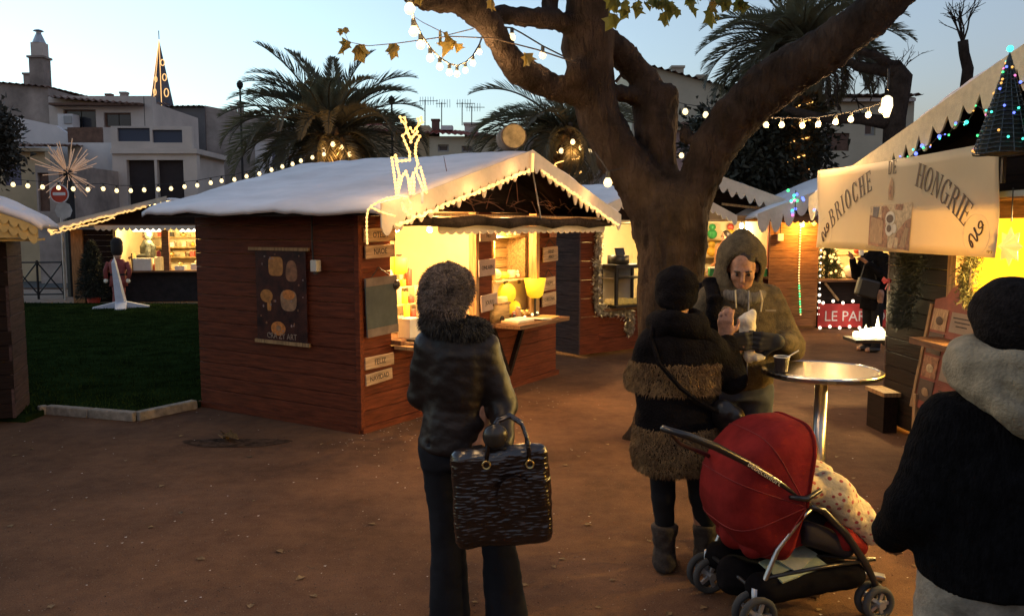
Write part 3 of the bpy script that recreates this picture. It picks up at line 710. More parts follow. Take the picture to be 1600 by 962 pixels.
# ================================================================ dark evergreen tree behind the right huts
def leafy_tree(name, label, c, r, n, mat, trunk_r=.12, sx=1, sz=1, seed=2, leaf=.10, cat='tree'):
    q = np.random.default_rng(seed); t = thing(name, label, cat, (c.x, c.y, 0))
    clumps = q.normal(size=(38,3)); clumps /= np.linalg.norm(clumps, axis=1)[:,None]; clumps *= (.55+.4*q.random(38))[:,None]
    P = []
    for cc in clumps: P.append(cc + .24*q.normal(size=(n//38, 3)))
    P = np.concatenate(P); N = P/np.linalg.norm(P, axis=1)[:,None]; P = P*np.array((r*sx, r*sx, r*sz)) + np.array((0,0,c.z))
    strands('crown', P, N, leaf, leaf*.45, mat, t, jit=.9, seed=seed)
    MB().tube([(0,0,0),(.03,0,c.z*.5),(0,0,c.z)], [trunk_r, trunk_r*.8, trunk_r*.5], 8).o('trunk', m_bark, t)
    for i in range(5):
        a = i*1.26; MB().tube([(0,0,c.z*.7),(r*.5*math.cos(a), r*.5*math.sin(a), c.z+.1)], [trunk_r*.5,.02], 6).o('limb', m_bark, t)
    return t
m_ever = M('evergreen leaf', (.030,.032,.018), rough=.7, var=.3, scale=2)
leafy_tree('evergreen_tree', 'dark rounded evergreen tree behind the snow-covered roofs on the right', PX(1182,236,18.5), 1.25, 26000, m_ever, sz=.9, leaf=.13)
leafy_tree('street_tree', 'dark leafy tree at the extreme left edge', PX(-22,225,19.), .62, 6000, M('dark leaf', (.05,.045,.03), var=.3), leaf=.12, sz=1.2)
# bare pollards
def branching(mb, p, d, L, r, depth, rr):
    q = p+d*L; mb.tube([p, p.lerp(q,.5)+Vector((rr.uniform(-.06,.06),rr.uniform(-.06,.06),0))*L, q], [r, r*.8, r*.6], 5)
    if depth == 0: return
    for i in range(3):
        nd = (d+Vector((rr.gauss(0,.55), rr.gauss(0,.55), rr.gauss(.12,.4)))).normalized(); branching(mb, p.lerp(q, rr.uniform(.5,1)), nd, L*rr.uniform(.5,.75), r*.55, depth-1, rr)
Y = 17.; c = PX(1510,108,Y); t2 = thing('pollard_tree', 'bare young pollard with thin twigs above the brioche hut roof', 'tree', (c.x, Y, 0))
MB().tube([(0,0,0),(0,0,c.z-.5),(.03,0,c.z),(-.06,0,c.z+.30),(-.10,0,c.z+.55)], [.14,.12,.11,.10,.10], 8).o('trunk', m_bark, t2, smooth=True)
mb = MB(); rr = random.Random(4)
for i in range(6): branching(mb, Vector((-.1,0,c.z+.5)), Vector((rr.gauss(-.1,.5), rr.gauss(0,.5), .9)).normalized(), .55, .022, 2, rr)
mb.o('twigs', m_bark, t2, kind='stuff')
Y = 16.; c = PX(1395,160,Y); t2 = thing('pollard_tree', 'stout cut pollard with a bent limb beside the festoon bulbs', 'tree', (c.x, Y, 0))
MB().tube([(.05,0,0),(.05,0,c.z-.3),(.08,0,c.z+.2),(.12,0,c.z+.45),(.0,0,c.z+.62),(-.25,0,c.z+.60),(-.7,0,c.z+.66),(-1.0,0,c.z+.85)], [.22,.20,.23,.22,.18,.12,.09,.06], 10).o('trunk', m_bark, t2, smooth=True)
MB().tube([(.0,0,c.z+.6),(-.35,-.1,c.z+.82),(-.75,-.1,c.z+.95),(-1.2,-.1,c.z+1.25)], [.12,.09,.07,.04], 8).o('limb', m_bark, t2, smooth=True)
MB().tube([(.05,0,c.z-.4),(-.6,.0,c.z-.3),(-1.3,.1,c.z-.28),(-2.0,.1,c.z-.1)], [.14,.11,.09,.06], 8).o('limb', m_bark, t2, smooth=True)
mb = MB()
for i in range(16):
    p = Vector((rr.uniform(-1.9,.1), rr.uniform(-.1,.1), c.z+rr.uniform(-.25,.6))); branching(mb, p, Vector((rr.gauss(0,.5), rr.gauss(0,.5), .8)).normalized(), .5, .015, 2, rr)
mb.o('twigs', m_bark, t2, kind='stuff')
# ================================================================ market huts
def wood(name, col, stretch, var=.28, rough=.7, orand=.12, bump=.25):
    m = M(name, col, rough=rough, var=var, scale=3., stretch=stretch, bump=bump, bscale=6., spec=.15)
    n = m.node_tree.nodes; l = m.node_tree.links; p = n['Principled BSDF']
    oi = n.new('ShaderNodeObjectInfo'); mr = n.new('ShaderNodeMapRange'); mr.inputs['To Min'].default_value = 1-orand; mr.inputs['To Max'].default_value = 1+orand
    mx = n.new('ShaderNodeMix'); mx.data_type = 'RGBA'; mx.blend_type = 'MULTIPLY'; mx.inputs[0].default_value = 1
    src = p.inputs['Base Color'].links[0].from_socket
    l.new(oi.outputs['Random'], mr.inputs[0]); l.new(src, mx.inputs[6]); l.new(mr.outputs[0], mx.inputs[7]); l.new(mx.outputs[2], p.inputs['Base Color'])
    return m
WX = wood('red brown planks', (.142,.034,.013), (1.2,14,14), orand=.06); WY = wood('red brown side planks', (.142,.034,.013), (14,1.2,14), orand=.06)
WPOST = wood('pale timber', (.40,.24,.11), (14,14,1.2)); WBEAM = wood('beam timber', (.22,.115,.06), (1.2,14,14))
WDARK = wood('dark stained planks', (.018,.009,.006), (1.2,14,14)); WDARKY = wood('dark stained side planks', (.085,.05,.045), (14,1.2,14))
WSIGN = wood('sign board', (.44,.30,.20), (1.2,14,14), orand=.1)
m_snow = M('white snow cloth', (.78,.72,.71), rough=.95, var=.10, scale=2.2, bump=.55, bscale=5, spec=.1, stretch=(1,.45,1))  # warm tint: pinkish lamp light put into the white cloth
m_trim = M('icicle trim felt', (.60,.52,.42), rough=.9, var=.08, scale=6, bump=.2)
m_cream_cloth = M('cream cloth lining', (.72,.60,.36), rough=.9, var=.06, scale=3)
m_ink = M('black paint', (.03,.02,.018), rough=.7, var=0)
m_bulb_w = no_sample(M('lit warm bulb', (1,.8,.5), var=0, emis=(1,.72,.34), estr=2.2/EX))
m_bulb_s = no_sample(M('small lit bulb', (1,.7,.3), var=0, emis=(1,.58,.20), estr=1.35/EX))
m_bulb_white = no_sample(M('white lit bulb', (1,.9,.8), var=0, emis=(1,.88,.66), estr=2.5/EX))
LED = {c: no_sample(M('led '+c, (.2,.2,.2), var=0, emis=e, estr=s/EX)) for c, e, s in (('green',(.05,1,.25),2.2),('blue',(.10,.16,1),3.),('pink',(1,.2,.55),1.6),('orange',(1,.45,.08),1.6),('teal',(.05,.9,.65),2.2))}
m_rope_y = no_sample(M('yellow rope light', (1,.8,.4), var=0, emis=(1,.50,.14), estr=1.25/EX))
m_socket = M('bulb socket', (.03,.03,.025), rough=.5, var=0); m_cable = M('black cable', (.015,.015,.015), rough=.6, var=0)
_pl = {}
def plank(par, axis, a0, a1, z0, h, pos, out, mat, t=.024, name='plank'):
    g = .002; y0, y1 = (pos, pos-out*t) ; c = min(.0045, h*.2)
    prof = [(y1, z0+g), (y0-out*c*.7, z0+g), (y0, z0+g+c), (y0, z0+h-g-c), (y0-out*c*.7, z0+h-g), (y1, z0+h-g)]
    return MB().prism(prof, a0, a1, 'x').o(name, mat, par) if axis == 'x' else MB().prism(prof, a0, a1, 'y').o(name, mat, par)
def planks(par, axis, a0, a1, z0, z1, pos, out, mat, h=.128, span=None):
    n = max(1, round((z1-z0)/h)); h = (z1-z0)/n
    for i in range(n):
        za = z0+i*h; s = (a0, a1) if span is None else span(za+h)
        if s[1]-s[0] > .05: plank(par, axis, s[0], s[1], za, h, pos+random.uniform(-.0015,.0015), out, mat)
def snow_roof(par, xl, xr, y0, y1, ze, xm, zr, name='snow_sheet', t=.045, mat=None, drop=.03, wr=.018, nx=60, ny=40, ze2=None):
    ze2 = ze if ze2 is None else ze2; V = []; Fc = []
    for j in range(ny+1):
        y = y0+(y1-y0)*j/ny
        for i in range(nx+1):
            u = i/nx; x = xl+(xr-xl)*u
            z = ze+(zr-ze)*(x-xl)/(xm-xl) if x < xm else ze2+(zr-ze2)*(xr-x)/(xr-xm)
            z += -.035*math.exp(-((x-xm)/.12)**2) + wr*mnoise.noise((x*2.1, y*2.1, ze)) + wr*.6*mnoise.noise((x*6, y*5, 3.3)) + wr*.5*mnoise.noise((x*1.2, y*9, 5.1))
            e = min(u, 1-u)*nx
            if e < 1: z -= drop*(1+.8*mnoise.noise((y*3, 1.7, 0)))
            if min(j, ny-j) < 1: z -= .02
            V.append((x, y, z))
    o = len(V); W = nx+1
    V2 = [(a, b, c-t) for a, b, c in V]
    for j in range(ny):
        for i in range(nx):
            q = (j*W+i, j*W+i+1, (j+1)*W+i+1, (j+1)*W+i); Fc.append(q); Fc.append(tuple(k+o for k in q[::-1]))
    rim = [j*W for j in range(ny+1)], [j*W+nx for j in range(ny+1)], list(range(W)), [ny*W+i for i in range(W)]
    for l_, f in zip(rim, (0, 1, 1, 0)):
        for a, b in zip(l_[:-1], l_[1:]): Fc.append((a, a+o, b+o, b) if not f else (b, b+o, a+o, a))
    mb = MB(); mb.add(V+V2, Fc); return mb.o(name, mat or m_snow, par, smooth=True)
def trim(par, a, b, depth, n, tooth, y, t=.012, mat=None, seed=1, rnd=.5, name='icicle_trim', sharp=.7):
    # icicle-cut strip along the sloping line a->b (x,z), hanging at y
    r = random.Random(seed); L = [tooth*(1-rnd+2*rnd*r.random()*.6) for _ in range(n)]; N_ = n*8; top = []; bot = []
    for i in range(N_+1):
        u = i/N_; x = a[0]+(b[0]-a[0])*u; z = a[1]+(b[1]-a[1])*u; f = (u*n) % 1; k = min(n-1, int(u*n))
        d = L[k]*max(0, math.sin(math.pi*f))**sharp if i < N_ else 0
        top.append((x, z)); bot.append((x, z-depth-d))
    mb = MB(); V = [(x, y, z) for x, z in top]+[(x, y, z) for x, z in bot]; o = len(V); V += [(x, y+t, z) for x, _, z in [(v[0], 0, v[2]) for v in V]]
    F_ = []; m = N_+1
    for i in range(N_):
        F_ += [(i, i+1, m+i+1, m+i), (o+i+1, o+i, o+m+i, o+m+i+1), (m+i, m+i+1, o+m+i+1, o+m+i), (i+1, i, o+i, o+i+1)]
    F_ += [(0, m, o+m, o), (N_, o+N_, o+m+N_, m+N_)]
    mb.add(V, F_); return mb.o(name, mat or m_trim, par)
def bulb_mesh(r, n=8): return MB().lathe([(.001,-r),(r*.7,-r*.72),(r,0),(r*.8,r*.6),(r*.45,r*1.15),(.001,r*1.3)], n).mesh('bulb', True)
def catenary(a, b, sag, n=24): return [Vector(a).lerp(Vector(b), i/n)+Vector((0,0,-sag*4*(i/n)*(1-i/n))) for i in range(n+1)]
_bm = {}
def festoon(name, label, pts, r, watts=0, every=1, mat=None, lightcol=(1,.60,.26), positions=None, socket=True, group=None):
    t = thing(name, label, 'string lights', (0,0,0), group=group)
    MB().tube(pts, .006 if r > .02 else .004, 5).o('cable', m_cable, t)
    mat = mat or m_bulb_w; key = (r, mat.name)
    if key not in _bm: _bm[key] = bulb_mesh(r); _bm[key].materials.append(mat); _bm[(r,'s')] = MB().lathe([(r*.42,0),(r*.5,r*.2),(r*.5,r*1.3),(r*.3,r*1.6)], 8).mesh('socket'); _bm[(r,'s')].materials.append(m_socket)
    for i, p in enumerate(positions):
        p = Vector(p); o = link('bulb', _bm[key], None, t, loc=p-Vector((0,0,r*2.5)))
        if socket: link('socket', _bm[(r,'s')], None, o, loc=(0,0,r*1.0))
        if watts and i % every == 0: lamp('bulb_light', p-Vector((0,0,r*2.6)), watts/EX, lightcol, max(.03, r), t)
    return t
def rope(par, pts, r=.012, mat=None, beads=None, name='rope_light'):
    o = MB().tube(pts, r, 6).o(name, mat or m_rope_y, par); return o
# ---------------------------------------------------------------- main candle hut
C = Fr(-1.28, 6.96, R(58)); CW, CD, CZ = 3.4, 2.1, 1.90
hc = thing('market_hut', 'brown plank market hut with snow cloth roof, lit reindeer and candle stall', 'market hut', C.o, C.rz)
planks(hc, 'y', 0, CD, .05, CZ, 0.0, -1, WY)                       # side wall towards the lawn
MB().box((.05, CD/2, CZ/2), (.04, CD-.06, CZ-.02)).o('side_wall', m_cream_cloth, hc)
MB().box((-.008, -.002, CZ/2+.02), (.05, .05, CZ-.03)).o('corner_post', WY, hc)
planks(hc, 'x', .03, .40, .05, CZ, 0.0, -1, WX); planks(hc, 'x', .40, 2.98, .05, .70, 0.0, -1, WX); planks(hc, 'x', 2.98, CW, .05, CZ, 0., -1, WX)
MB().box((CW/2, .04, .37), (CW-.08, .03, .64)).o('front_lining', WDARK, hc)
MB().box((.225, .055, 1.3), (.33, .05, 1.18)).o('pillar_lining', WPOST, hc); MB().box((3.19, .055, 1.3), (.38, .05, 1.18)).o('pillar_lining', WPOST, hc)
for i, z in enumerate((.05,)):
    MB().box((CW/2, -.012, .03), (CW+.04, .05, .055)).o('base_board', WX, hc); MB().box((-.014, CD/2, .03), (.045, CD, .055)).o('base_board', WY, hc)
MB().box((1.88, .03, 1.30), (.26, .07, 1.2)).o('middle_post', WX, hc); MB().box((1.72, .02, 1.30), (.05, .09, 1.2)).o('door_jamb', WPOST, hc)
MB().box((2.94, .03, 1.30), (.07, .10, 1.2)).o('door_jamb', WPOST, hc)
planks(hc, 'y', 0, CD, .05, CZ, CW, 1, WY); MB().box((CW-.05, CD/2, CZ/2), (.04, CD-.06, CZ-.02)).o('side_wall', WPOST, hc)
MB().box((CW/2, CD-.03, .96), (CW-.1, .04, 1.9)).o('back_wall', m_cream_cloth, hc)
MB().box((CW/2, CD/2, .02), (CW-.12, CD-.1, .03)).o('floor', WBEAM, hc)
MB().box((1.88, .95, .95), (.04, 1.7, 1.85)).o('partition', m_cream_cloth, hc)
MB().box((CW/2, CD/2, 1.93), (CW-.02, CD-.02, .03)).o('ceiling', WPOST, hc)
# counter and folding flap with its V brackets
MB().box((1.15, .20, .735), (1.5, .62, .045)).o('counter', WBEAM, hc, bevel=.006); MB().box((2.45, .05, .735), (1.06, .92, .045)).o('counter', WBEAM, hc, bevel=.006)
MB().box((.62, -.17, .70), (.5, .22, .03)).o('counter_ledge', WPOST, hc)
for xa in (1.98, 2.62): MB().bar((xa, -.03, .71), (2.30, -.03, .16), .05, .04).o('bracket', WDARK, hc)
# gable: dark planks set back, tie beam with bark, garland of branches
XM, ZR, ZE, XL, XRR, YF, YB = 1.85, 2.50, 1.93, -.36, 3.92, -.55, 2.4
def gz(x): return ZE+(ZR-ZE)*(x-XL)/(XM-XL) if x < XM else ZE+(ZR-ZE)*(XRR-x)/(XRR-XM)
def gspan(z):
    k = (z+.07-ZE)/(ZR-ZE); return (XL+(XM-XL)*k+.02, XRR-(XRR-XM)*k-.02)
MB().add([(XL+.1,-.02,1.90),(XRR-.1,-.02,1.90),(XM,-.02,ZR-.08),(XL+.1,.01,1.90),(XRR-.1,.01,1.90),(XM,.01,ZR-.08)], [(0,1,2),(5,4,3),(0,3,4,1),(1,4,5,2),(2,5,3,0)]).o('gable_lining', WDARK, hc)
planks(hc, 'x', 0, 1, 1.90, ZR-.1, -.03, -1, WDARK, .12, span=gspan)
bp = [(XL+.25+ (XRR-XL-.35)*i/14, YF+.05, 1.80+.014*math.sin(i*1.9)) for i in range(15)]
MB().tube(bp, [.045+.008*math.sin(i*2.3) for i in range(15)], 8).o('tie_log', m_bark, hc, smooth=True)
MB().box((CW/2+.1, (YF-.0)/2+.02, 1.855), (CW+.55, .50, .02)).o('porch_soffit', WPOST, hc)
trim(hc, (XL+.9, 1.765), (XRR-.1, 1.765), .05, 26, .03, YF+.12, mat=m_trim, name='valance', rnd=.2)
rr = random.Random(8); mb = MB()
for i in range(34):
    x = rr.uniform(.6, 3.2); z = 1.90+rr.uniform(0,.12); d = Vector((rr.gauss(0,1), 0, rr.gauss(.1,.4))).normalized(); L_ = rr.uniform(.15,.45)
    p = Vector((x, YF+.15+rr.uniform(0,.2), z)); mb.tube([p, p+d*L_*.5+Vector((0,0,rr.uniform(0,.05))), p+d*L_], [.006,.005,.002], 5)
mb.o('dry_branches', M('dry branch', (.16,.07,.04), rough=.8, var=.3), hc, kind='stuff')
MB().tube([(1.95,YF+.02,2.30),(2.14,YF+.03,1.83)], .008, 6).o('stay_wire', m_zinc, hc)
# roof boards under the cloth, cloth, icicle edge
for sgn, a, bq in ((0,(XL+.04,ZE-.06),(XM,ZR-.07)), (1,(XM,ZR-.07),(XRR-.04,ZE-.06))):
    MB().add([(a[0],YF+.04,a[1]),(bq[0],YF+.04,bq[1]),(bq[0],YB-.05,bq[1]),(a[0],YB-.05,a[1]),(a[0],YF+.04,a[1]-.03),(bq[0],YF+.04,bq[1]-.03),(bq[0],YB-.05,bq[1]-.03),(a[0],YB-.05,a[1]-.03)],
             [(0,1,2,3),(7,6,5,4),(0,4,5,1),(1,5,6,2),(2,6,7,3),(3,7,4,0)]).o('roof_board', WDARK, hc)
snow_roof(hc, XL, XRR, YF-.03, YB, ZE, XM, ZR+.03)
trim(hc, (XL+.0, ZE-.03), (XM, ZR-.0), .13, 17, .12, YF-.045, seed=3, sharp=1.3); trim(hc, (XM, ZR-.0), (XRR, ZE-.03), .13, 15, .12, YF-.045, seed=4, sharp=1.3)
trim(hc, (XL-.06, ZE+.0), (XL+.2, ZE+.05), .18, 2, .11, YF-.07, seed=7)
# rope light along the icicles
def along(a, b, n, dz, y, wob=.012, seed=2):
    r = random.Random(seed); return [(a[0]+(b[0]-a[0])*i/n, y+r.uniform(-.01,.01), a[1]+(b[1]-a[1])*i/n+dz+r.uniform(-wob,wob)) for i in range(n+1)]
rl = thing('icicle_rope_light', 'warm rope light following the icicle edge of the main hut gable', 'rope light', C.o, C.rz)
rope(rl, along((XL+.1, ZE), (XM-.12, ZR-.03), 60, -.17, YF-.075), .011); rope(rl, along((XM+.12, ZR-.04), (XRR-.15, ZE-.0), 60, -.16, YF-.075, seed=5), .011)
rope(rl, [(XM-.05,YF-.075,ZR-.04),(XM-.055,YF-.075,ZR-.12),(XM-.06,YF-.075,ZR-.22)], .013)
_beadm = MB().sphere((0,0,0), .017, 6, 4).mesh('lamp_bead'); _beadm.materials.append(m_bulb_s)
for (a, b_) in (((XL+.1, ZE), (XM-.12, ZR-.03)), ((XM+.12, ZR-.04), (XRR-.15, ZE))):
    for i in range(26):
        u = (i+.5)/26; link('lamp_bead', _beadm, None, rl, loc=(a[0]+(b_[0]-a[0])*u, YF-.088, a[1]+(b_[1]-a[1])*u-.17+rr.uniform(-.012,.012)))
for u in (.15,.5,.85): lamp('rope_glow', (XL+.1+(XM-XL-.2)*u, YF-.16, ZE+(ZR-ZE)*u-.16), 2.6/EX, (1,.5,.18), .1, rl)
lamp('rope_glow', (3.0, YF-.16, 2.1), 2.6/EX, (1,.5,.18), .1, rl)
# reindeer of rope light on the front corner of the roof, and the arched rope hanging from the eave
rd = thing('reindeer_light_figure', 'glowing reindeer outline standing on the front corner of the snow roof', 'light figure', (0,0,0))
RY = 6.55
def rp(l, cl=False): return [PX(x, y, RY) for x, y in l]
for l in ([(620,305),(616,275),(612,247),(618,243),(622,252),(640,250),(640,238),(632,220),(629,212),(635,207),(640,214)], [(620,300),(624,275),(620,258),(618,246)], [(640,214),(642,222),(645,214),(650,209),(656,213),(650,225),(649,240),(653,256)],
          [(622,300),(628,276),(634,268),(638,280),(641,302)], [(641,302),(643,280),(646,271),(650,268),(655,280),(662,298),(667,302)], [(646,302),(647,285),(646,272)], [(653,256),(650,264),(657,262),(662,280),(667,302)],
          [(640,214),(636,204),(641,200),(645,206),(650,201),(652,206),(645,214)], [(636,204),(633,194),(628,190),(625,183),(632,184),(635,193)], [(650,201),(655,193),(653,186),(658,184),(660,191),(653,197)]):
    rope(rd, rp(l), .0075, name='rope_outline')
    for (x0, y0), (x1, y1) in zip(l[:-1], l[1:]):
        n_ = max(1, int(math.hypot(x1-x0, y1-y0)/5))
        for i in range(n_): link('lamp_bead', _beadm, None, rd, loc=PX(x0+(x1-x0)*i/n_, y0+(y1-y0)*i/n_, RY-.012), scale=(.72,)*3)
MB().bar(PX(620,305,RY), PX(620,330,RY), .02).o('foot_stake', m_zinc, rd); MB().bar(PX(660,300,RY), PX(660,318,RY), .02).o('foot_stake', m_zinc, rd)
lamp('figure_glow', PX(640,275,RY-.25), 7/EX, (1,.62,.25), .1, rd)
ar = thing('arched_rope_light', 'dotted rope light arching off the eave below the glowing reindeer', 'rope light', (0,0,0))
AY = 6.28
for l in ([(574,380),(573,360),(573,340),(575,328),(580,322),(592,315),(605,310),(622,307),(636,309),(642,318),(642,328),(638,336),(630,328),(627,318)], [(580,324),(592,330),(604,334),(618,338)], [(628,318),(636,332),(645,338)]):
    rope(ar, [PX(x, y, AY) for x, y in l], .006, name='rope_outline')
    for (x0, y0), (x1, y1) in zip(l[:-1], l[1:]):
        n_ = max(1, int(math.hypot(x1-x0, y1-y0)/5.5))
        for i in range(n_): link('lamp_bead', _beadm, None, ar, loc=PX(x0+(x1-x0)*i/n_, y0+(y1-y0)*i/n_, AY-.01), scale=(.62,)*3)
# log slice on the ridge
p = C.p(1.82, -.36, ZR+.125)
ls = thing('log_slice', 'round sawn log slice standing on the ridge of the main hut', 'log slice', p, R(10))
MB().prism([(.125*math.cos(2*math.pi*i/24), .12*math.sin(2*math.pi*i/24)) for i in range(24)], -.16, .16).o('bark', M('slice bark', (.22,.15,.10), rough=.9, var=.3, bump=.4), ls)
disc(MB(), (0,0), .112, -.168, -.161, 24).o('sawn_face', M('sawn wood', (.55,.40,.17), rough=.8, var=.25, scale=14), ls)
# poster on the side wall
pt = thing('lantern_poster', 'dark hanging poster of orange candle lanterns on the hut side wall', 'poster', C.o, C.rz)
def sw(y, z, out=.0): return (-.03-out, y, z)      # side wall: local x = outwards (-), y = along
# poster spans px 393..480 -> local y 1.27..0.60, z 0.72..1.57
py0, py1, pz0, pz1 = .585, 1.225, .73, 1.545
pb = MB().box((-.030, (py0+py1)/2, (pz0+pz1)/2), (.006, py1-py0, pz1-pz0)).o('sheet', M('dark print', (.075,.022,.014), rough=.5, var=.6, scale=9, col2=(.012,.005,.006), spec=.15), pt)
MB().box((-.034, (py0+py1)/2+.02, pz1+.012), (.02, py1-py0+.12, .028)).o('top_rail', WPOST, pt); MB().box((-.034, (py0+py1)/2, pz0-.012), (.02, py1-py0+.06, .032)).o('bottom_rail', WPOST, pt)
m_lan = M('lantern print', (.48,.19,.04), rough=.4, var=.25, scale=22); m_lan2 = M('pale lantern print', (.34,.18,.09), rough=.4, var=.25, scale=18); m_lan3 = M('brown lantern print', (.30,.12,.05), rough=.4, var=.3, scale=22)
m_orange = M('orange slice print', (.60,.20,.04), rough=.4, var=.25, scale=30); m_glint = M('glint print', (.30,.20,.18), rough=.4, var=.2)
W_, H_ = py1-py0, pz1-pz0
def pp(u, v): return (py1-u*W_, pz1-v*H_)     # u from the viewer's left
def printed(par, poly, mat, x=-.0345, name='print'):
    MB().prism([pp(u, v) for u, v in poly], x, x+.001, 'x').o(name, mat, par)
def rr_poly(cu, cv, w, h, top=1., n=28, p=4.):
    out = []
    for i in range(n):
        a = 2*math.pi*i/n; c_, s_ = math.cos(a), math.sin(a); x = math.copysign(abs(c_)**(2/p), c_); y = math.copysign(abs(s_)**(2/p), s_)
        out.append((cu+w*x*(1+(top-1)*(-y*.5+.5)), cv+h*y))
    return out
printed(pt, rr_poly(.41,.175,.145,.105), m_lan); printed(pt, rr_poly(.72,.22,.13,.115,.7,p=2.6), m_lan3); printed(pt, rr_poly(.21,.505,.125,.072,p=2), m_lan); printed(pt, rr_poly(.26,.615,.04,.055), m_lan)
printed(pt, rr_poly(.65,.545,.15,.115,1.1,p=3), m_lan2); printed(pt, rr_poly(.655,.48,.12,.055,p=2), m_orange, -.0360); printed(pt, rr_poly(.43,.86,.145,.078,p=2), m_orange); printed(pt, rr_poly(.44,.855,.05,.03,p=2), m_lan2, -.0360)
rq = random.Random(3)
for i in range(26): printed(pt, rr_poly(rq.uniform(.05,.95), rq.uniform(.03,.93), rq.uniform(.008,.02), rq.uniform(.006,.016), n=8, p=2), rq.choice([m_glint, m_glint, m_lan3]), -.0350, 'glint')
me = text_mesh('CRA ZY ART', .075, .0004, sx=.9); link('lettering', me, M('gold print', (.35,.25,.18), rough=.4, var=.2), pt, loc=(-.0368, (py0+py1)/2, pz0+.045), rot=(R(90), 0, R(-90)))
# nail heads along the boards
mb = MB()
for i in range(14):
    z = .05+.1321*(i+.5)
    for yy in (.06, 1.05, 2.03):
        for dz in (-.03,.03): mb.lathe([(.004,0),(.004,.0015)], 6, (0,0,0)); n0 = len(mb.v); mb.v[n0-12:] = [(-.0008-vz, yy+vx, z+dz+vy) for vx, vy, vz in mb.v[n0-12:]]
mb.o('nail_heads', m_ink, hc, kind='stuff')
# socket box and cable
sb = thing('socket_box', 'small white electrical box with cable on the hut side wall', 'electrical box', C.o, C.rz)
MB().box((-.055, .445, 1.42), (.06, .075, .10)).o('box', M('white plastic', (.55,.50,.42), rough=.5, var=.05), sb, bevel=.008)
MB().tube([(-.035,.50,1.90),(-.035,.50,1.6),(-.036,.49,1.44)], .008, 6).o('cable', m_cable, sb); MB().tube([(-.055,.445,1.37),(-.055,.445,1.35)], .02, 8).o('gland', m_cable, sb)
# greeting signs
def sign(label, x, z, w, h, lines, tilt=0., y=-.035, cord=False, size=.07, fr=C, mat=None):
    s = thing('greeting_sign', label, 'sign', fr.p(x, y, z), fr.rz); s.rotation_euler = (0, tilt, fr.rz)
    MB().box((0,0,0), (w, .016, h)).o('board', mat or WSIGN, s, bevel=.003)
    for i, l in enumerate(lines):
        link('lettering', text_mesh(l, size, .0008, sx=.9), m_ink, s, loc=(0, -.0095, (len(lines)/2-.5-i)*size*.95), rot=(R(90),0,0))
    if cord: MB().tube([(-w*.35,0,h/2),(0,.01,h/2+.09),(w*.35,0,h/2)], .004, 5).o('cord', m_cable, s)
    return s
sign('wooden greeting board at the top of the corner pillar', .225, 1.685, .40, .115, ['OTELA'], R(-1))
sign('wooden greeting board second from the top on the corner pillar', .225, 1.545, .37, .11, ['NAOE'], R(-1.5))
sign('pale board reading feliz low on the corner pillar', .20, .60, .37, .105, ['FELIZ'], R(0)); sign('pale board reading navidad, lowest on the corner pillar', .19, .465, .34, .10, ['NAVIDAD'], R(-3), size=.062)
bb = thing('blackboard', 'small dark hanging blackboard on the corner pillar of the main hut', 'blackboard', C.p(.21, -.06, 1.08), C.rz); bb.rotation_euler = (0, R(-2), C.rz)
MB().box((0,0,0), (.40,.012,.36)).o('slate', M('slate', (.045,.055,.055), rough=.6, var=.2), bb)
MB().box((0,-.003,.215), (.40,.016,.07)).o('top_board', M('grey board', (.16,.12,.10), rough=.8, var=.2), bb); MB().box((0,-.003,-.215), (.40,.016,.07)).o('bottom_board', M('grey board2', (.16,.12,.10), rough=.8, var=.2), bb)
MB().tube([(-.12,0,.25),(0,.02,.33),(.12,0,.25)], .005, 5).o('cord', m_cable, bb)
m_sign2 = M('shaded sign board', (.34,.25,.21), rough=.8, var=.12)  # middle post boards: shade put into a darker board colour
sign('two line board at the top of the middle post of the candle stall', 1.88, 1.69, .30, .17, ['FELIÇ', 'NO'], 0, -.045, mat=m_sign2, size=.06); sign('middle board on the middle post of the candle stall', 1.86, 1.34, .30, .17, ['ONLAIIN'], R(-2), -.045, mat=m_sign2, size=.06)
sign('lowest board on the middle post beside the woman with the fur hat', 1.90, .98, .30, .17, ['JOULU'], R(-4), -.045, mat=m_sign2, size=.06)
sign('two line board with cord at the top of the right pillar', 3.20, 1.44, .34, .17, ['FELIZ', 'ANO'], R(-2), cord=True, size=.06); sign('board reading happy on the right pillar', 3.17, 1.10, .28, .15, ['HAPPY'], R(-2), cord=True, size=.06); sign('board reading christmas, lowest on the right pillar', 3.17, .92, .32, .15, ['CHRISTMAS'], R(-2), size=.05)
sg = tag(MB().box((0,0,0), (.16,.012,.13)).o('gingham_heart_plaque', M('pink gingham', (.45,.20,.15), rough=.8, var=.3, scale=30)), 'small pink checked plaque above the boards of the right pillar', 'plaque'); sg.location = C.p(3.25, -.04, 1.70); sg.rotation_euler = (0,0,C.rz)
# bulbs inside; the two rear ones are added to brighten the stall
for x, y, z, k in ((.62,.10,1.74,'left'), (1.10,.10,1.73,'middle'), (2.45,.12,1.74,'right'), (.9,1.2,1.66,'added rear left'), (2.5,1.0,1.75,'added rear right')):
    t = thing('stall_bulb', 'bare lit bulb in the candle stall, %s one' % k, 'bulb', C.p(x, y, z), group='bare bulbs of the candle stall')
    link('bulb', bulb_mesh(.032), m_bulb_w, t); MB().tube([(0,0,.03),(0,0,.09)], .018, 8).o('socket', m_socket, t)
    lamp('bulb_light', (0,0,-.06), {'added rear left': 55, 'added rear right': 28}.get(k, 72)/EX, (1,.58,.22), .04, t)
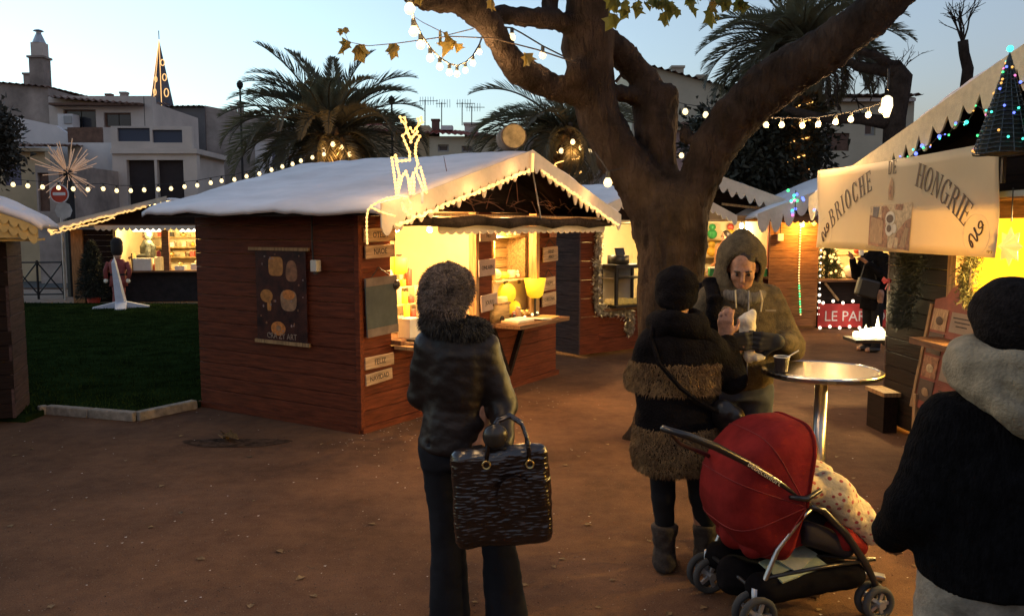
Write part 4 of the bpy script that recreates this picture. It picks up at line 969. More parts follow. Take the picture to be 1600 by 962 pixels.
# goods of the candle stall
def good(name, label, cat, mb_parts, x, y, z, rz=0., fr=C, group=None):
    if fr is C and x > 2 and y > .3: x += .30; y *= .4
    t = thing(name, label, cat, fr.p(x, y, z), fr.rz+rz, group=group)
    for nm, mb, mt in mb_parts: mb.o(nm, mt, t, smooth=(nm in ('globe','wax','shade','body','bowl')))
    return t
CZT = .758
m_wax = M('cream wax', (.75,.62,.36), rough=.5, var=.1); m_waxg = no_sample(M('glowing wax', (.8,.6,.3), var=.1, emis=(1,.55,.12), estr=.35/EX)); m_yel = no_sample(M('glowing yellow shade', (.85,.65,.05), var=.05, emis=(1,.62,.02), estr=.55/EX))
m_paper = M('white paper', (.75,.70,.58), rough=.8, var=.06); m_red = M('red box', (.55,.08,.05), rough=.5, var=.1); m_yelb = M('yellow box', (.75,.45,.06), rough=.5, var=.1); m_tan = M('tan box', (.5,.33,.17), rough=.7, var=.12)
m_crate = wood('crate slat', (.48,.32,.13), (1.2,14,14)); m_blk = M('black plastic', (.03,.025,.02), rough=.4, var=.1); m_gold = M('gold glass', (.75,.5,.15), rough=.2, metal=.6, var=.1)
cr = thing('wooden_crate', 'slatted wooden crate on edge at the back of the right stall bay', 'crate', C.p(2.72, .34, 1.17), C.rz)
for i in range(4): MB().box((0,.12,.055+.115*i), (.66,.02,.10)).o('slat', m_crate, cr)
for sx in (-1,1): MB().box((sx*.33,0,.235), (.03,.26,.48)).o('side', m_crate, cr)
MB().box((0,0,.475), (.69,.26,.02)).o('top', m_crate, cr); MB().box((0,0,.0), (.69,.26,.02)).o('bottom', m_crate, cr)
for i, (dx, w, h, mt, nm) in enumerate(((-.25,.13,.17,m_red,'red'),(-.08,.12,.17,m_yelb,'yellow'),(.07,.10,.10,m_tan,'low tan'),(.24,.10,.13,m_wax,'cream'))):
    good('gift_box', '%s box on top of the slatted crate in the stall' % nm, 'box', [('carton', MB().box((0,0,h/2), (w,.12,h)), mt), ('lid', MB().box((0,0,h+.008), (w+.01,.13,.016)), mt)], 2.42+dx, .80, 1.66)
sh = thing('display_shelf', 'cream tiered display cabinet under the crate in the stall', 'shelf', C.p(2.70, .33, .76), C.rz)
MB().box((0,.02,.19), (.70,.30,.38)).o('cabinet', m_cream_cloth, sh); MB().box((0,0,.395), (.74,.36,.02)).o('top', m_wax, sh)
for i in (-.18,.10): MB().box((i,-.185,.375), (.05,.01,.04)).o('clip', m_blk, sh)
good('paper_globe', 'white flattened paper globe on the display cabinet', 'lantern', [('globe', MB().sphere((0,0,.065), .095, 14, 8, sz=.72), m_waxg)], 2.17, .70, 1.165)
good('honey_candle', 'squat yellow candle beside the white globe', 'candle', [('wax', MB().sphere((0,0,.045), .075, 12, 7, sz=.6), m_yel)], 2.36, .68, 1.165)
good('cream_candle', 'cream pillar candle beside the squat yellow candle', 'candle', [('wax', MB().lathe([(.045,0),(.05,.005),(.05,.095),(.04,.10)], 14), m_wax), ('wick', MB().tube([(0,0,.095),(0,0,.12)], .003, 5), m_blk)], 2.53, .66, 1.165)
good('snow_figurine', 'tiny white figurine at the right of the cabinet top', 'figurine', [('body', MB().sphere((0,0,.03), .03), m_paper), ('head', MB().sphere((0,0,.075), .02), m_paper)], 2.66, .66, 1.165)
good('bowl_lamp', 'bright yellow bowl shaped lamp on a black stem', 'lamp', [('shade', MB().lathe([(.055,.20),(.09,.23),(.125,.42),(.12,.42),(.08,.24),(.04,.22)], 18), m_yel), ('stem', MB().tube([(0,0,.02),(0,0,.21)], .014, 8), m_blk), ('foot', MB().lathe([(.06,0),(.06,.012),(.02,.03)], 14), m_blk)], 2.84, -.04, CZT+.0)
lamp('bowl_lamp_light', C.p(2.84, -.04, CZT+.33), 3/EX, (1,.6,.1), .06)
good('round_lantern', 'large round amber lantern hanging low in front of the cabinet', 'lantern', [('globe', MB().sphere((0,0,.12), .12, 16, 9), m_yel), ('cap', MB().lathe([(.03,.235),(.03,.26)], 10), m_blk)], 2.25, .42, CZT+.14)
good('round_lantern', 'smaller round amber lantern below the large one', 'lantern', [('globe', MB().sphere((0,0,.08), .085, 14, 8, sz=.9), m_yel), ('cap', MB().lathe([(.02,.15),(.02,.17)], 10), m_blk)], 2.36, .34, CZT+.02)
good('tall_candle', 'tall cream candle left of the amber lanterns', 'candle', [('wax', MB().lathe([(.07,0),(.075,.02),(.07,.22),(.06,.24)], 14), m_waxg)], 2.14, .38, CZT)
good('wooden_chest', 'small wooden chest with a dark arch front on the counter', 'box', [('body', MB().box((0,0,.09), (.30,.16,.18)), m_crate), ('lid', MB().box((0,0,.19), (.32,.18,.02)), WPOST), ('arch', MB().prism([(.045*math.cos(R(a)), .01+.055*math.sin(R(a))) for a in range(0,181,20)], -.084, -.0805), m_blk)], 2.12, .02, CZT)
for i, (dx, dy, r_, mt, nm) in enumerate(((2.36,-.06,.022,m_red,'small red jar at the front of the candle stall'),(2.46,-.05,.032,m_tan,'small tan cup at the front of the candle stall'),(2.60,-.02,.045,m_gold,'gold glass ball at the front of the candle stall'),(2.74,.0,.040,m_gold,'gold glass ball nearest the right jamb'),(2.30,-.10,.018,m_blk,'small black bottle at the front of the candle stall'))):
    if mt is m_gold: good('glass_ball', nm, 'ornament', [('globe', MB().sphere((0,0,r_), r_, 12, 8), mt), ('cap', MB().lathe([(.01,2*r_-.003),(.01,2*r_+.012)], 8), m_blk)], dx, dy, CZT)
    else: good('jar', nm, 'jar', [('body', MB().lathe([(r_,0),(r_*1.1,.01),(r_*1.1,r_*3),(r_*.6,r_*3.6)], 12), mt), ('lid', MB().lathe([(r_*.7,r_*3.6),(r_*.7,r_*4.1)], 12), m_paper)], dx, dy, CZT)
for i, (dx, dy) in enumerate(((2.42,-.16),(2.68,-.10),(2.86,-.06),(2.80,.15))):
    t = good('tea_light', 'tiny lit tea light on the folding counter, %s from the left' % ('first','second','third','fourth')[i], 'tea light', [('cup', MB().lathe([(.02,0),(.022,.015)], 10), m_gold), ('flame', MB().sphere((0,0,.03), .016, 8, 6), m_bulb_w)], dx, dy, CZT, group='tea lights on the folding counter')
good('brochure_rack', 'open leaflet and books lying on the folding counter', 'book', [('cover', MB().box((0,0,.012), (.34,.20,.02), (0.06,0,0)), m_tan), ('pages', MB().box((0.02,-.005,.03), (.30,.18,.016), (0.06,0,0)), m_paper)], 2.15, -.24, CZT)
good('open_book', 'thin open book at the right end of the folding counter', 'book', [('pages', MB().box((-.09,0,.012), (.18,.22,.012), (0,.08,0)), m_paper), ('leaf', MB().box((.09,0,.012), (.18,.22,.012), (0,-.08,0)), m_crate)], 2.60, -.28, CZT)
# left bay goods
good('white_carton', 'white square carton at the left end of the counter', 'box', [('carton', MB().box((0,0,.08), (.17,.14,.16)), m_paper), ('lid', MB().box((0,0,.165), (.18,.15,.015)), m_paper)], .66, .0, CZT)
good('yellow_lantern', 'bright yellow lantern high on the left of the stall', 'lantern', [('shade', MB().lathe([(.05,0),(.08,.02),(.085,.15),(.05,.17)], 14), m_yel), ('cap', MB().lathe([(.03,.17),(.03,.19)], 10), m_blk)], 1.0, .40, 1.30)
st = thing('candle_rack', 'stepped candle rack in the left bay of the stall', 'rack', C.p(1.02, .22, CZT), C.rz)
for i in range(3): MB().box((0,.04+.10*i,.09+.16*i), (.5,.12,.015)).o('step', m_wax, st); MB().box((0,.09+.10*i,.045+.16*i), (.48,.012,.09+.14*i)).o('riser', m_cream_cloth, st)
k = 0
for row in range(3):
    for c in range(5):
        nm = ('front','middle','back')[row]+' row of the stepped rack, '+('first','second','third','fourth','fifth')[c]+' from the left'
        mt = [m_waxg, m_red, m_paper, m_yel, m_wax][(row*2+c*3) % 5]; hh = .06+.05*((row*3+c*2) % 3)
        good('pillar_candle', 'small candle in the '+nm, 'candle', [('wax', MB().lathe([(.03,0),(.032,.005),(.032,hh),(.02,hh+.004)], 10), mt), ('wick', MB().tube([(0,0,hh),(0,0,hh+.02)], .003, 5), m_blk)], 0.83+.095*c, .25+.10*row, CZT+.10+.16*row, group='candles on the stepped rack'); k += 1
good('framed_picture', 'small dark framed picture on the left counter', 'picture', [('frame', MB().box((0,0,.06), (.10,.02,.12), (-.2,0,0)), m_blk), ('picture', MB().box((0,-.012,.06), (.08,.004,.10), (-.2,0,0)), m_paper)], 1.10, .0, CZT)
good('wreath_ornament', 'dark round ornament hanging at the left jamb', 'ornament', [('ball', MB().sphere((0,0,0), .05, 12, 8), m_blk), ('cord', MB().tube([(0,0,.05),(0,0,.4)], .003, 5), m_cable)], .40, -.05, 1.25)
good('book_stack', 'flat stack of books on the ledge at the left of the stall', 'books', [('book', MB().box((0,0,.012), (.34,.16,.022)), m_tan), ('book', MB().box((.01,.0,.035), (.30,.15,.018)), m_blk)], .62, -.17, .72)
ORD = ('first','second','third','fourth','fifth','sixth','seventh','eighth','ninth','tenth','eleventh','twelfth','thirteenth','fourteenth')
# ================================================================ brioche hut on the right (front faces -x)
G = Fr(3.30, 7.30, R(-87.6)); GWID = 5.2
m_yel_lin = M('yellow painted lining', (.85,.62,.06), rough=.7, var=.05)
hg = thing('market_hut', 'brioche hut at the right with a long icicle roof edge and yellow interior', 'market hut', G.o, G.rz)
planks(hg, 'x', .03, .96, .05, 1.92, 0., -1, WDARK); MB().box((.5,.05,.98), (.92,.05,1.88)).o('wall_lining', m_yel_lin, hg)
MB().box((1.02,.03,.98), (.11,.11,1.88)).o('jamb', WPOST, hg)
planks(hg, 'x', 1.08, GWID, .05, .86, 0., -1, WDARK); MB().box((3.1,.05,.46), (4.1,.05,.80)).o('front_lining', WDARK, hg)
MB().box((3.1,-.08,.90), (4.15,.50,.045)).o('counter', WBEAM, hg)
planks(hg, 'y', 0., 2.2, .05, 1.92, 0., -1, WDARKY); MB().box((.05,1.1,.98), (.05,2.1,1.88)).o('side_wall', m_yel_lin, hg)
MB().box((GWID/2,2.18,.98), (GWID-.1,.05,1.9)).o('back_wall', m_yel_lin, hg); MB().box((GWID,1.1,.98), (.05,2.1,1.9)).o('side_wall', m_yel_lin, hg)
MB().box((GWID/2,1.1,1.95), (GWID,2.2,.03)).o('ceiling', WPOST, hg)
MB().box((GWID/2+.1,-.03,1.87), (GWID+.4,.10,.12)).o('head_beam', WBEAM, hg); MB().box((GWID/2+.1,-.22,1.93), (GWID+.5,.34,.02)).o('porch_soffit', WBEAM, hg)
MB().box((GWID/2+.1,-.40,1.95), (GWID+.6,.02,.035)).o('gutter_strip', M('blue grey strip', (.20,.25,.27), rough=.5, var=.1), hg)
gXL, gXM, gZE, gZR, gYF, gYB = -.78, 2.62, 2.06, 2.90, -.34, 2.5; gXR = 2*gXM-gXL
def gsp(z): k = (z+.10-gZE)/(gZR-gZE); return (gXL+(gXM-gXL)*k+.02, gXR-(gXR-gXM)*k-.02)
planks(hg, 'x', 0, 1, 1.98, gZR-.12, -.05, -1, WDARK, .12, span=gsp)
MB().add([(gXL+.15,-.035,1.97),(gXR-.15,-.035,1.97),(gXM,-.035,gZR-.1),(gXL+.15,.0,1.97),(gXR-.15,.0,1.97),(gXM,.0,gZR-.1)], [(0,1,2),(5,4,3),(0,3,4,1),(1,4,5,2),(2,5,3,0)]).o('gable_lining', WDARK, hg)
for a, bq in (((gXL+.04,gZE-.06),(gXM,gZR-.07)), ((gXM,gZR-.07),(gXR-.04,gZE-.06))):
    MB().add([(a[0],gYF+.05,a[1]),(bq[0],gYF+.05,bq[1]),(bq[0],gYB-.05,bq[1]),(a[0],gYB-.05,a[1]),(a[0],gYF+.05,a[1]-.03),(bq[0],gYF+.05,bq[1]-.03),(bq[0],gYB-.05,bq[1]-.03),(a[0],gYB-.05,a[1]-.03)],
             [(0,1,2,3),(7,6,5,4),(0,4,5,1),(1,5,6,2),(2,6,7,3),(3,7,4,0)]).o('roof_board', WDARK, hg)
snow_roof(hg, gXL, gXR, gYF-.05, gYB, gZE+.02, gXM, gZR+.03, nx=70, wr=.035, t=.06)
m_trimg = M('glitter felt trim', (.62,.54,.36), rough=.85, var=.10, scale=20, bump=.25, bscale=120)
trim(hg, (gXL, gZE-.02), (gXM, gZR-.01), .12, 19, .17, gYF-.075, seed=12, mat=m_trimg, rnd=.6, sharp=1.1); trim(hg, (gXM, gZR-.01), (gXR, gZE-.02), .12, 19, .17, gYF-.075, seed=13, mat=m_trimg, rnd=.6, sharp=1.1)
for i, (x, y) in enumerate(((2.0,.5),(3.4,.6),(4.6,.6))):
    t = thing('stall_bulb', 'lit bulb inside the yellow brioche hut, %s' % ('far one','middle one','near one')[i], 'bulb', G.p(x, y, 1.78), group='bulbs inside the brioche hut')
    link('bulb', bulb_mesh(.035), m_bulb_w, t); MB().tube([(0,0,.03),(0,0,.14)], .018, 8).o('socket', m_socket, t)
    lamp('bulb_light', (0,0,-.06), (300,260,200)[i]/EX, (1,.66,.20), .05, t)
# yellow star lamp and a fir garland hanging in the opening
t = thing('star_lamp', 'bright paper star lamp hanging in the opening of the brioche hut', 'lamp', PX(1578,385,5.0), G.rz)
sv = []
for i in range(16): a = math.pi*i/8; r_ = .12 if i % 2 == 0 else .075; sv.append((r_*math.cos(a), r_*math.sin(a)))
mb = MB(); mb.add([(x,0,z) for x, z in sv]+[(0,-.05,0),(0,.05,0)], [(i,(i+1)%16,16) for i in range(16)]+[((i+1)%16,i,17) for i in range(16)]); mb.o('star', no_sample(M('glowing paper', (.9,.7,.2), var=.0, emis=(1,.72,.15), estr=.7/EX)), t)
MB().tube([(0,0,.15),(0,0,.35)], .004, 5).o('cord', m_cable, t)
P = []; 
for i in range(2600):
    u = random.random(); c = G.p(1.32+.06*math.sin(u*7), -.06, 1.80-.62*u); P.append(c+Vector((random.gauss(0,.03),random.gauss(0,.03),0)))
gt = thing('fir_garland', 'dusty fir garland hanging down the lit opening of the brioche hut', 'garland', (0,0,0))
strands('needles', np.array([tuple(p) for p in P]), rng.normal(size=(len(P),3)), .045, .006, M('dusty fir', (.16,.15,.06), var=.3), gt, jit=.3); MB().tube([G.p(1.32,-.06,1.84), G.p(1.33,-.06,1.5), G.p(1.30,-.06,1.16)], .008, 5).o('stem', m_twig, gt)
# wreath of greenery with a red bow on the dark wall
wt = thing('fir_wreath', 'dark fir spray with a red bow on the wall of the brioche hut', 'wreath', (0,0,0)); P = []
for i in range(4200):
    u = random.random(); a = random.gauss(0,1); c = G.p(.50+.10*a*(1-.4*u)+.05*math.sin(u*5), -.06-.06*random.random(), 1.62-.68*u); P.append(c)
strands('needles', np.array([tuple(p) for p in P]), rng.normal(size=(len(P),3))*.6+np.array((-.6,0,-.3)), .06, .007, M('frosted fir', (.05,.06,.045), var=.5, scale=8, col2=(.025,.03,.02)), wt, jit=.4)
MB().tube([G.p(.5,-.04,1.66), G.p(.52,-.05,1.3), G.p(.5,-.05,.98)], .01, 5).o('stem', m_twig, wt)
mr_ = M('red ribbon', (.45,.04,.06), rough=.5, var=.2); c0 = G.p(.30, -.14, 1.30)
bo = MB().sphere(tuple(c0), .022, 8, 6).o('bow_knot', mr_, wt)
for s in (-1,1):
    MB().add([c0, c0+Vector((-.02,.055*s,.035)), c0+Vector((-.03,.075*s,0)), c0+Vector((-.015,.05*s,-.03))], [(0,1,2,3)]).o('bow_loop', mr_, wt); MB().add([c0, c0+Vector((-.01,.03*s,-.08)), c0+Vector((-.01,.05*s,-.07))], [(0,1,2)]).o('bow_tail', mr_, wt)
# coloured led string on the icicles + mesh cone tree
lt = thing('coloured_led_string', 'string of green, blue and pink lights along the brioche hut icicles', 'string lights', (0,0,0))
gl = []; r_ = random.Random(21)
for i in range(32):
    u = .06+.94*i/31; x = gXL+(gXM-gXL)*u; z = gZE+(gZR-gZE)*u-.20-.08*abs(math.sin(i*1.7)); gl.append(G.p(x, gYF-.085, z))
MB().tube(gl, .004, 4).o('cable', m_cable, lt); lbm = {c: MB().sphere((0,0,0), .016, 8, 5).mesh('led') for c in LED}
for c in LED: lbm[c].materials.append(LED[c])
for i, p in enumerate(gl):
    for q in range(2):
        c = r_.choice(['green','blue','pink','green','blue','orange','teal']); s_ = r_.choice([.35,.45,.55,.85]); link('led', lbm[c], None, lt, loc=p+Vector((-.012, r_.uniform(-.03,.03), r_.uniform(-.03,.02))), scale=(s_,)*3)
ct = thing('mesh_cone_tree', 'dark wire mesh cone tree with coloured lights in the brioche hut gable', 'light tree', (0,0,0)); tipc = PX(1578,82,4.78); Hc = .56
m_mesh = M('tinsel mesh', (.06,.08,.09), rough=.35, metal=.5, var=.4, scale=60)
for k in range(22):
    f = (k+1)/22; z = tipc.z-Hc*f; rad_ = .16*f
    MB().tube([(tipc.x+rad_*math.cos(a), tipc.y+rad_*math.sin(a), z+.004*math.sin(5*a)) for a in [2*math.pi*i/16 for i in range(16)]], .0045, 4, close=True).o('hoop', m_mesh, ct)
for i in range(14):
    a = 2*math.pi*i/14; MB().tube([tipc, (tipc.x+.16*math.cos(a), tipc.y+.16*math.sin(a), tipc.z-Hc)], .003, 4).o('wire', m_mesh, ct)
MB().lathe([(.002,0),(.135,-Hc+.02),(.13,-Hc)], 14, tuple(tipc)).o('core', M('dark felt', (.02,.03,.03), rough=.9, var=.2), ct)
for i in range(22):
    f = .08+.9*random.random(); a = R(random.uniform(120,300)); c = r_.choice(list(LED)); link('led', lbm[c], None, ct, loc=(tipc.x+.17*f*math.cos(a), tipc.y+.17*f*math.sin(a), tipc.z-Hc*f), scale=(.45,)*3)
link('led', lbm['teal'], None, ct, loc=tipc+Vector((0,0,.02)), scale=(1.2,)*3)
MB().bar(tipc+Vector((0,0,-Hc-.02)), Vector((tipc.x, tipc.y, 2.0)), .02).o('stand', m_metal, ct)
# banner BRIOCHE DE HONGRIE
def banner_mat():
    m = M('banner vinyl', (.74,.64,.43), rough=.6, var=.04, scale=3); n = m.node_tree.nodes; l = m.node_tree.links; p = n['Principled BSDF']
    tr = n.new('ShaderNodeBsdfTranslucent'); tr.inputs[0].default_value = (.60,.48,.28,1); mx = n.new('ShaderNodeMixShader'); mx.inputs[0].default_value = .45
    l.new(p.outputs[0], mx.inputs[1]); l.new(tr.outputs[0], mx.inputs[2]); l.new(mx.outputs[0], n['Material Output'].inputs[0]); return m
BN = Fr(2.81, 7.70, math.atan2(-2.67,.11)); BLn, BHt = 2.67, .70
bn = thing('brioche_banner', 'cream banner reading brioche de Hongrie hung in front of the right hut', 'banner', (BN.o.x, BN.o.y, 1.565), BN.rz)
mb = MB(); nx = 50
for j in range(11):
    for i in range(nx+1):
        u = i/nx; v = j/10; e = max(0, abs(u-.5)*2-.90)*10
        mb.v.append((u*BLn, .012*e*math.sin(v*5)+.0015*math.sin(u*30), v*BHt - .03*math.sin(math.pi*u)*(1 if j == 0 else 0)*.0 - .012*math.sin(math.pi*u)*(v)))
for j in range(10):
    for i in range(nx): mb.f.append((j*(nx+1)+i, j*(nx+1)+i+1, (j+1)*(nx+1)+i+1, (j+1)*(nx+1)+i))
bo = mb.o('sheet', banner_mat(), bn, smooth=True); sd = bo.modifiers.new('thick', 'SOLIDIFY'); sd.thickness = .002
m_letter = M('brown lettering', (.075,.045,.03), rough=.6, var=.05)
def glyph(ch):
    w = .14; tn = .055; P = []
    def rect(x0, x1, z0, z1): P.append([(x0,z0),(x1,z0),(x1,z1),(x0,z1)])
    def stem(x, ww=w, b=True, t=True, sf=.07):
        rect(x, x+ww, 0, 1)
        if b: rect(x-sf, x+ww+sf, 0, .035)
        if t: rect(x-sf, x+ww+sf, .965, 1)
    def arc(cx, cz, rx, rz, a0, a1, th=w, tt=tn, n=18):
        o = [(cx+rx*math.cos(R(a0+(a1-a0)*i/n)), cz+rz*math.sin(R(a0+(a1-a0)*i/n))) for i in range(n+1)]
        q = [(cx+(rx-th)*math.cos(R(a0+(a1-a0)*i/n)), cz+(rz-tt)*math.sin(R(a0+(a1-a0)*i/n))) for i in range(n+1)]
        for i in range(n): P.append([o[i], o[i+1], q[i+1], q[i]])
    if ch == 'I': stem(.08); return P, .32
    if ch == 'H': stem(.07); stem(.47); rect(.2,.48,.49,.49+tn); return P, .68
    if ch == 'E':
        stem(.07); rect(.2,.54,1-tn,.999); rect(.2,.54,.001,tn); rect(.2,.44,.49,.49+tn); rect(.51,.55,.80,1); rect(.51,.55,0,.2); rect(.42,.45,.42,.62); return P, .60
    if ch in 'BR':
        stem(.07); rect(.2,.32,1-tn,.999); rect(.2,.32,.50,.50+tn); arc(.32,.75+.0,.25,.25,-90,90)
        if ch == 'B': rect(.2,.34,.001,tn); arc(.34,.275,.27,.275,-90,90); return P, .66
        P.append([(.30,.50),(.44,.50),(.68,.03),(.53,.03)]); rect(.5,.74,0,.035); return P, .72
    if ch == 'D': stem(.07); rect(.2,.30,1-tn,.999); rect(.2,.30,.001,tn); arc(.30,.5,.36,.5,-90,90); return P, .72
    if ch == 'O': arc(.36,.5,.33,.52,0,360,n=30); return P, .74
    if ch in 'CG':
        arc(.36,.5,.33,.52,38,322,n=24); rect(.58,.62,.72,1.0)
        if ch == 'C': rect(.58,.61,.08,.3); return P, .68
        rect(.50,.64,.05,.46); rect(.42,.72,.44,.475); return P, .76
    if ch == 'N': stem(.09, .055, True, False); stem(.56, .055, False, True); P.append([(.02,1),(.20,1),(.615,0),(.56,0),(.5,.03)]); rect(0,.12,.965,1); return P, .72
    return P, .4
def letter(ch, uc, vc, h, ang, sx=1.0):
    P, w = glyph(ch); mb = MB(); c, s = math.cos(ang), math.sin(ang)
    for k, poly in enumerate(P):
        q = [((x-w/2)*h*sx, (z-.5)*h) for x, z in poly]; q = [(uc+x*c-z*s, vc+x*s+z*c) for x, z in q]; mb.prism(q, -.0064-.00012*(k % 9), -.0052)
    return mb.o('letter', m_letter, bn)
def arc_text(txt, t0, v0, t1, v1, h, bow, sx):
    A = Vector((t0*BLn, v0*BHt)); B_ = Vector((t1*BLn, v1*BHt)); ws = [glyph(c)[1] for c in txt]; tot = sum(ws); acc = 0
    nrm = Vector((-(B_-A).y, (B_-A).x)).normalized()
    for c, w in zip(txt, ws):
        u = (acc+w/2)/tot; acc += w; p = A.lerp(B_, u)+nrm*bow*4*u*(1-u); sl = (B_-A).normalized()*(B_-A).length + nrm*bow*4*(1-2*u); letter(c, p.x, p.y, h, math.atan2(sl.y, sl.x), sx)
arc_text('BRIOCHE', .105, .34, .395, .80, .165, .035, .92); arc_text('HONGRIE', .645, .80, .895, .36, .165, .035, .92); letter('D', .502*BLn, .905*BHt, .10, 0, .9); letter('E', .527*BLn, .905*BHt, .10, 0, .9)
# printed pictures on the banner
def bp(poly, mat, k=0, name='print'): MB().prism([(u*BLn, v*BHt) for u, v in poly], -.0056-.0011*k, -.0046-.0011*k).o(name, mat, bn)
mB1 = M('print crust', (.34,.15,.07), var=.35, scale=25, rough=.6); mB2 = M('print crumb', (.55,.40,.22), var=.25, scale=30, rough=.6); mB3 = M('print slate', (.12,.10,.10), var=.3, scale=20, rough=.6); mB4 = M('print porcelain', (.62,.55,.42), var=.1, rough=.6); mB5 = M('print dark', (.08,.045,.03), var=.2, rough=.6); mB6 = M('print toast', (.42,.25,.12), var=.35, scale=16, rough=.6, stretch=(8,1,1))
bp([(.385,.06),(.625,.02),(.632,.52),(.392,.50)], mB2, 0, 'photo_print')
bp([(.387,.065),(.505,.04),(.50,.22),(.478,.36),(.39,.40)], mB1, 1); bp([(.395,.10),(.47,.08),(.475,.33),(.40,.38)], mB6, 2); bp([(.53,.04),(.622,.024),(.628,.36),(.60,.33),(.55,.20)], mB1, 1); bp([(.54,.05),(.56,.04),(.565,.15),(.545,.16)], mB2, 2); bp([(.57,.06),(.60,.05),(.622,.25),(.60,.26)], mB6, 2)
bp([(.41,.38),(.44,.36),(.45,.49),(.41,.49)], mB3, 1); bp([(.465,.33),(.49,.33),(.51,.44),(.49,.495),(.46,.49)], mB1, 1); bp([(.54,.45),(.58,.44),(.585,.505),(.545,.505)], mB1, 1)
for cu, cv, rx, rz, mt, k in ((.515,.36,.027,.075,mB4,3),(.515,.355,.020,.045,mB5,4),(.512,.24,.022,.07,mB4,3),(.511,.25,.013,.04,mB5,4),(.54,.25,.014,.05,mB4,3)): bp([(cu+rx*math.cos(2*math.pi*i/20), cv+rz*math.sin(2*math.pi*i/20)) for i in range(20)], mt, k)
bp([(.498,.56),(.52,.55),(.527,.62),(.524,.74),(.512,.80),(.50,.74),(.495,.64)], mB6, 0, 'loaf_emblem'); bp([(.502,.60),(.514,.58),(.515,.70),(.504,.72)], mB1, 1, 'loaf_emblem')
for cu, cv in ((.075,.20),(.925,.20)):
    ringp = [((cu+.052*math.cos(a))*BLn, -.0058, (cv+.185*math.sin(a))*BHt) for a in [2*math.pi*i/30 for i in range(30)]]
    MB().tube(ringp, .0012, 4, close=True).o('seal_ring', mB4, bn)
    MB().tube([((cu+(-.026+.052*f)+.012*math.sin(f*19))*BLn, -.007, (cv-.10+.21*f+.045*math.cos(f*23))*BHt) for f in [i/60 for i in range(61)]], .005, 5).o('seal_monogram', mB5, bn)
for u, v in ((.008,.95),(.016,.95),(.988,.95),(.978,.95),(.985,.05),(.974,.05)): MB().lathe([(.009,-.003),(.009,.003)], 10).o('eyelet', M('brass', (.4,.3,.12), metal=.8, rough=.4, var=0), bn, loc=(u*BLn, -.007, v*BHt), rot=(R(90),0,0))
link('lettering', text_mesh('GATEAU A LA BROCHE', .035, .0003), M('pale print', (.42,.34,.2), var=0), bn, loc=(.44*BLn, -.006, .035*BHt), rot=(R(90),R(2),0))
for u in (.012, .985): MB().tube([(u*BLn, .0, .95*BHt), (u*BLn, .12, .98*BHt), (u*BLn, .16, .66)], .004, 5).o('tie_cord', m_cable, bn)
# price board on its ledge
lg = thing('wooden_ledge', 'low wooden ledge box along the foot of the brioche hut', 'bench', G.p(.18, -.09, 0), G.rz)
MB().box((0,0,.335), (.34,.15,.035)).o('top', WPOST, lg); MB().box((0,.0,.16), (.30,.12,.315)).o('box', WDARK, lg)
mn = thing('price_board', 'red framed picture price board standing by the ledge of the brioche hut', 'price board', G.p(1.16, -.17, .354), G.rz)
tl = R(-9); Rm = Matrix.Rotation(tl, 3, 'X')
def mbx(c, d, name, mat, par=mn): c = Rm @ Vector(c); return MB().box(c, d, Rm).o(name, mat, par)
m_rf = M('red painted board', (.26,.06,.035), rough=.6, var=.2); mbx((0,0,.40), (.62,.02,.80), 'board', m_rf)
mbx((-.32,-.006,.40), (.035,.035,.82), 'frame_side', WPOST); mbx((.32,-.006,.40), (.035,.035,.82), 'frame_side', WPOST); MB().bar((-.28,0,-.353), (-.28,0,.10), .04).o('leg', WPOST, mn); MB().bar((.28,0,-.353), (.28,0,.10), .04).o('leg', WPOST, mn)
mb = MB(); top = [(-.30,.80),(.30,.80),(.30,.86),(.16,.88),(.12,.97),(.0,1.0),(-.10,.95),(-.16,.88),(-.30,.85)]; mb.prism(top, -.01, .01); me = mb.mesh(); me.transform(Rm.to_4x4()); link('crest', me, m_rf, mn)
for i, (mt1, mt2) in enumerate(((mB6,mB5),(mB5,mB4),(mB1,mB2),(mB5,mB6))):
    mbx((-.18,-.014,.70-.185*i), (.20,.006,.165), 'picture', mt1); c = Rm @ Vector((-.17,-.020,.69-.185*i)); MB().sphere(tuple(c), .05, 12, 7, sy=.1, sz=.7).o('food_print', mt2, mn)
    mbx((.12,-.014,.70-.185*i), (.30,.006,.15), 'text_panel', [M('pale panel', (.30,.22,.15), var=.1), m_rf][i % 2])
    for k in range(3): mbx((.12,-.0185,.735-.185*i-.03*k), (.24-.05*k,.002,.009), 'text_line', m_ink)
# glowing white candle display on a black tray behind the hut end
tr = thing('candle_tray', 'glowing white snowy candle display on a black tray at the hut end', 'candle display', (3.34, 7.68, 0), 0)
MB().box((0,0,.71), (.40,.30,.03)).o('tray', m_blk, tr); MB().bar((.10,-.02,.70), (.16,-.30,.55), .03).o('bracket', m_blk, tr)
m_glow = no_sample(M('glowing white wax', (.9,.85,.6), var=.05, emis=(1,.86,.48), estr=2.2/EX)); mb = MB()
for i in range(26): mb.sphere((random.uniform(-.14,.18), random.uniform(-.10,.10), .735+random.uniform(0,.05)), random.uniform(.025,.05), 8, 6)
mb.o('snow_mound', m_glow, tr, kind='stuff'); MB().lathe([(.03,.78),(.02,.84),(.008,.90),(.001,.93)], 8, (.06,0,0)).o('candle', m_glow, tr); MB().lathe([(.03,.76),(.02,.80),(.001,.85)], 8, (-.05,0,0)).o('candle', m_glow, tr); lamp('tray_glow', (-.05,.05,1.02), 90/EX, (1,.8,.4), .06, tr)
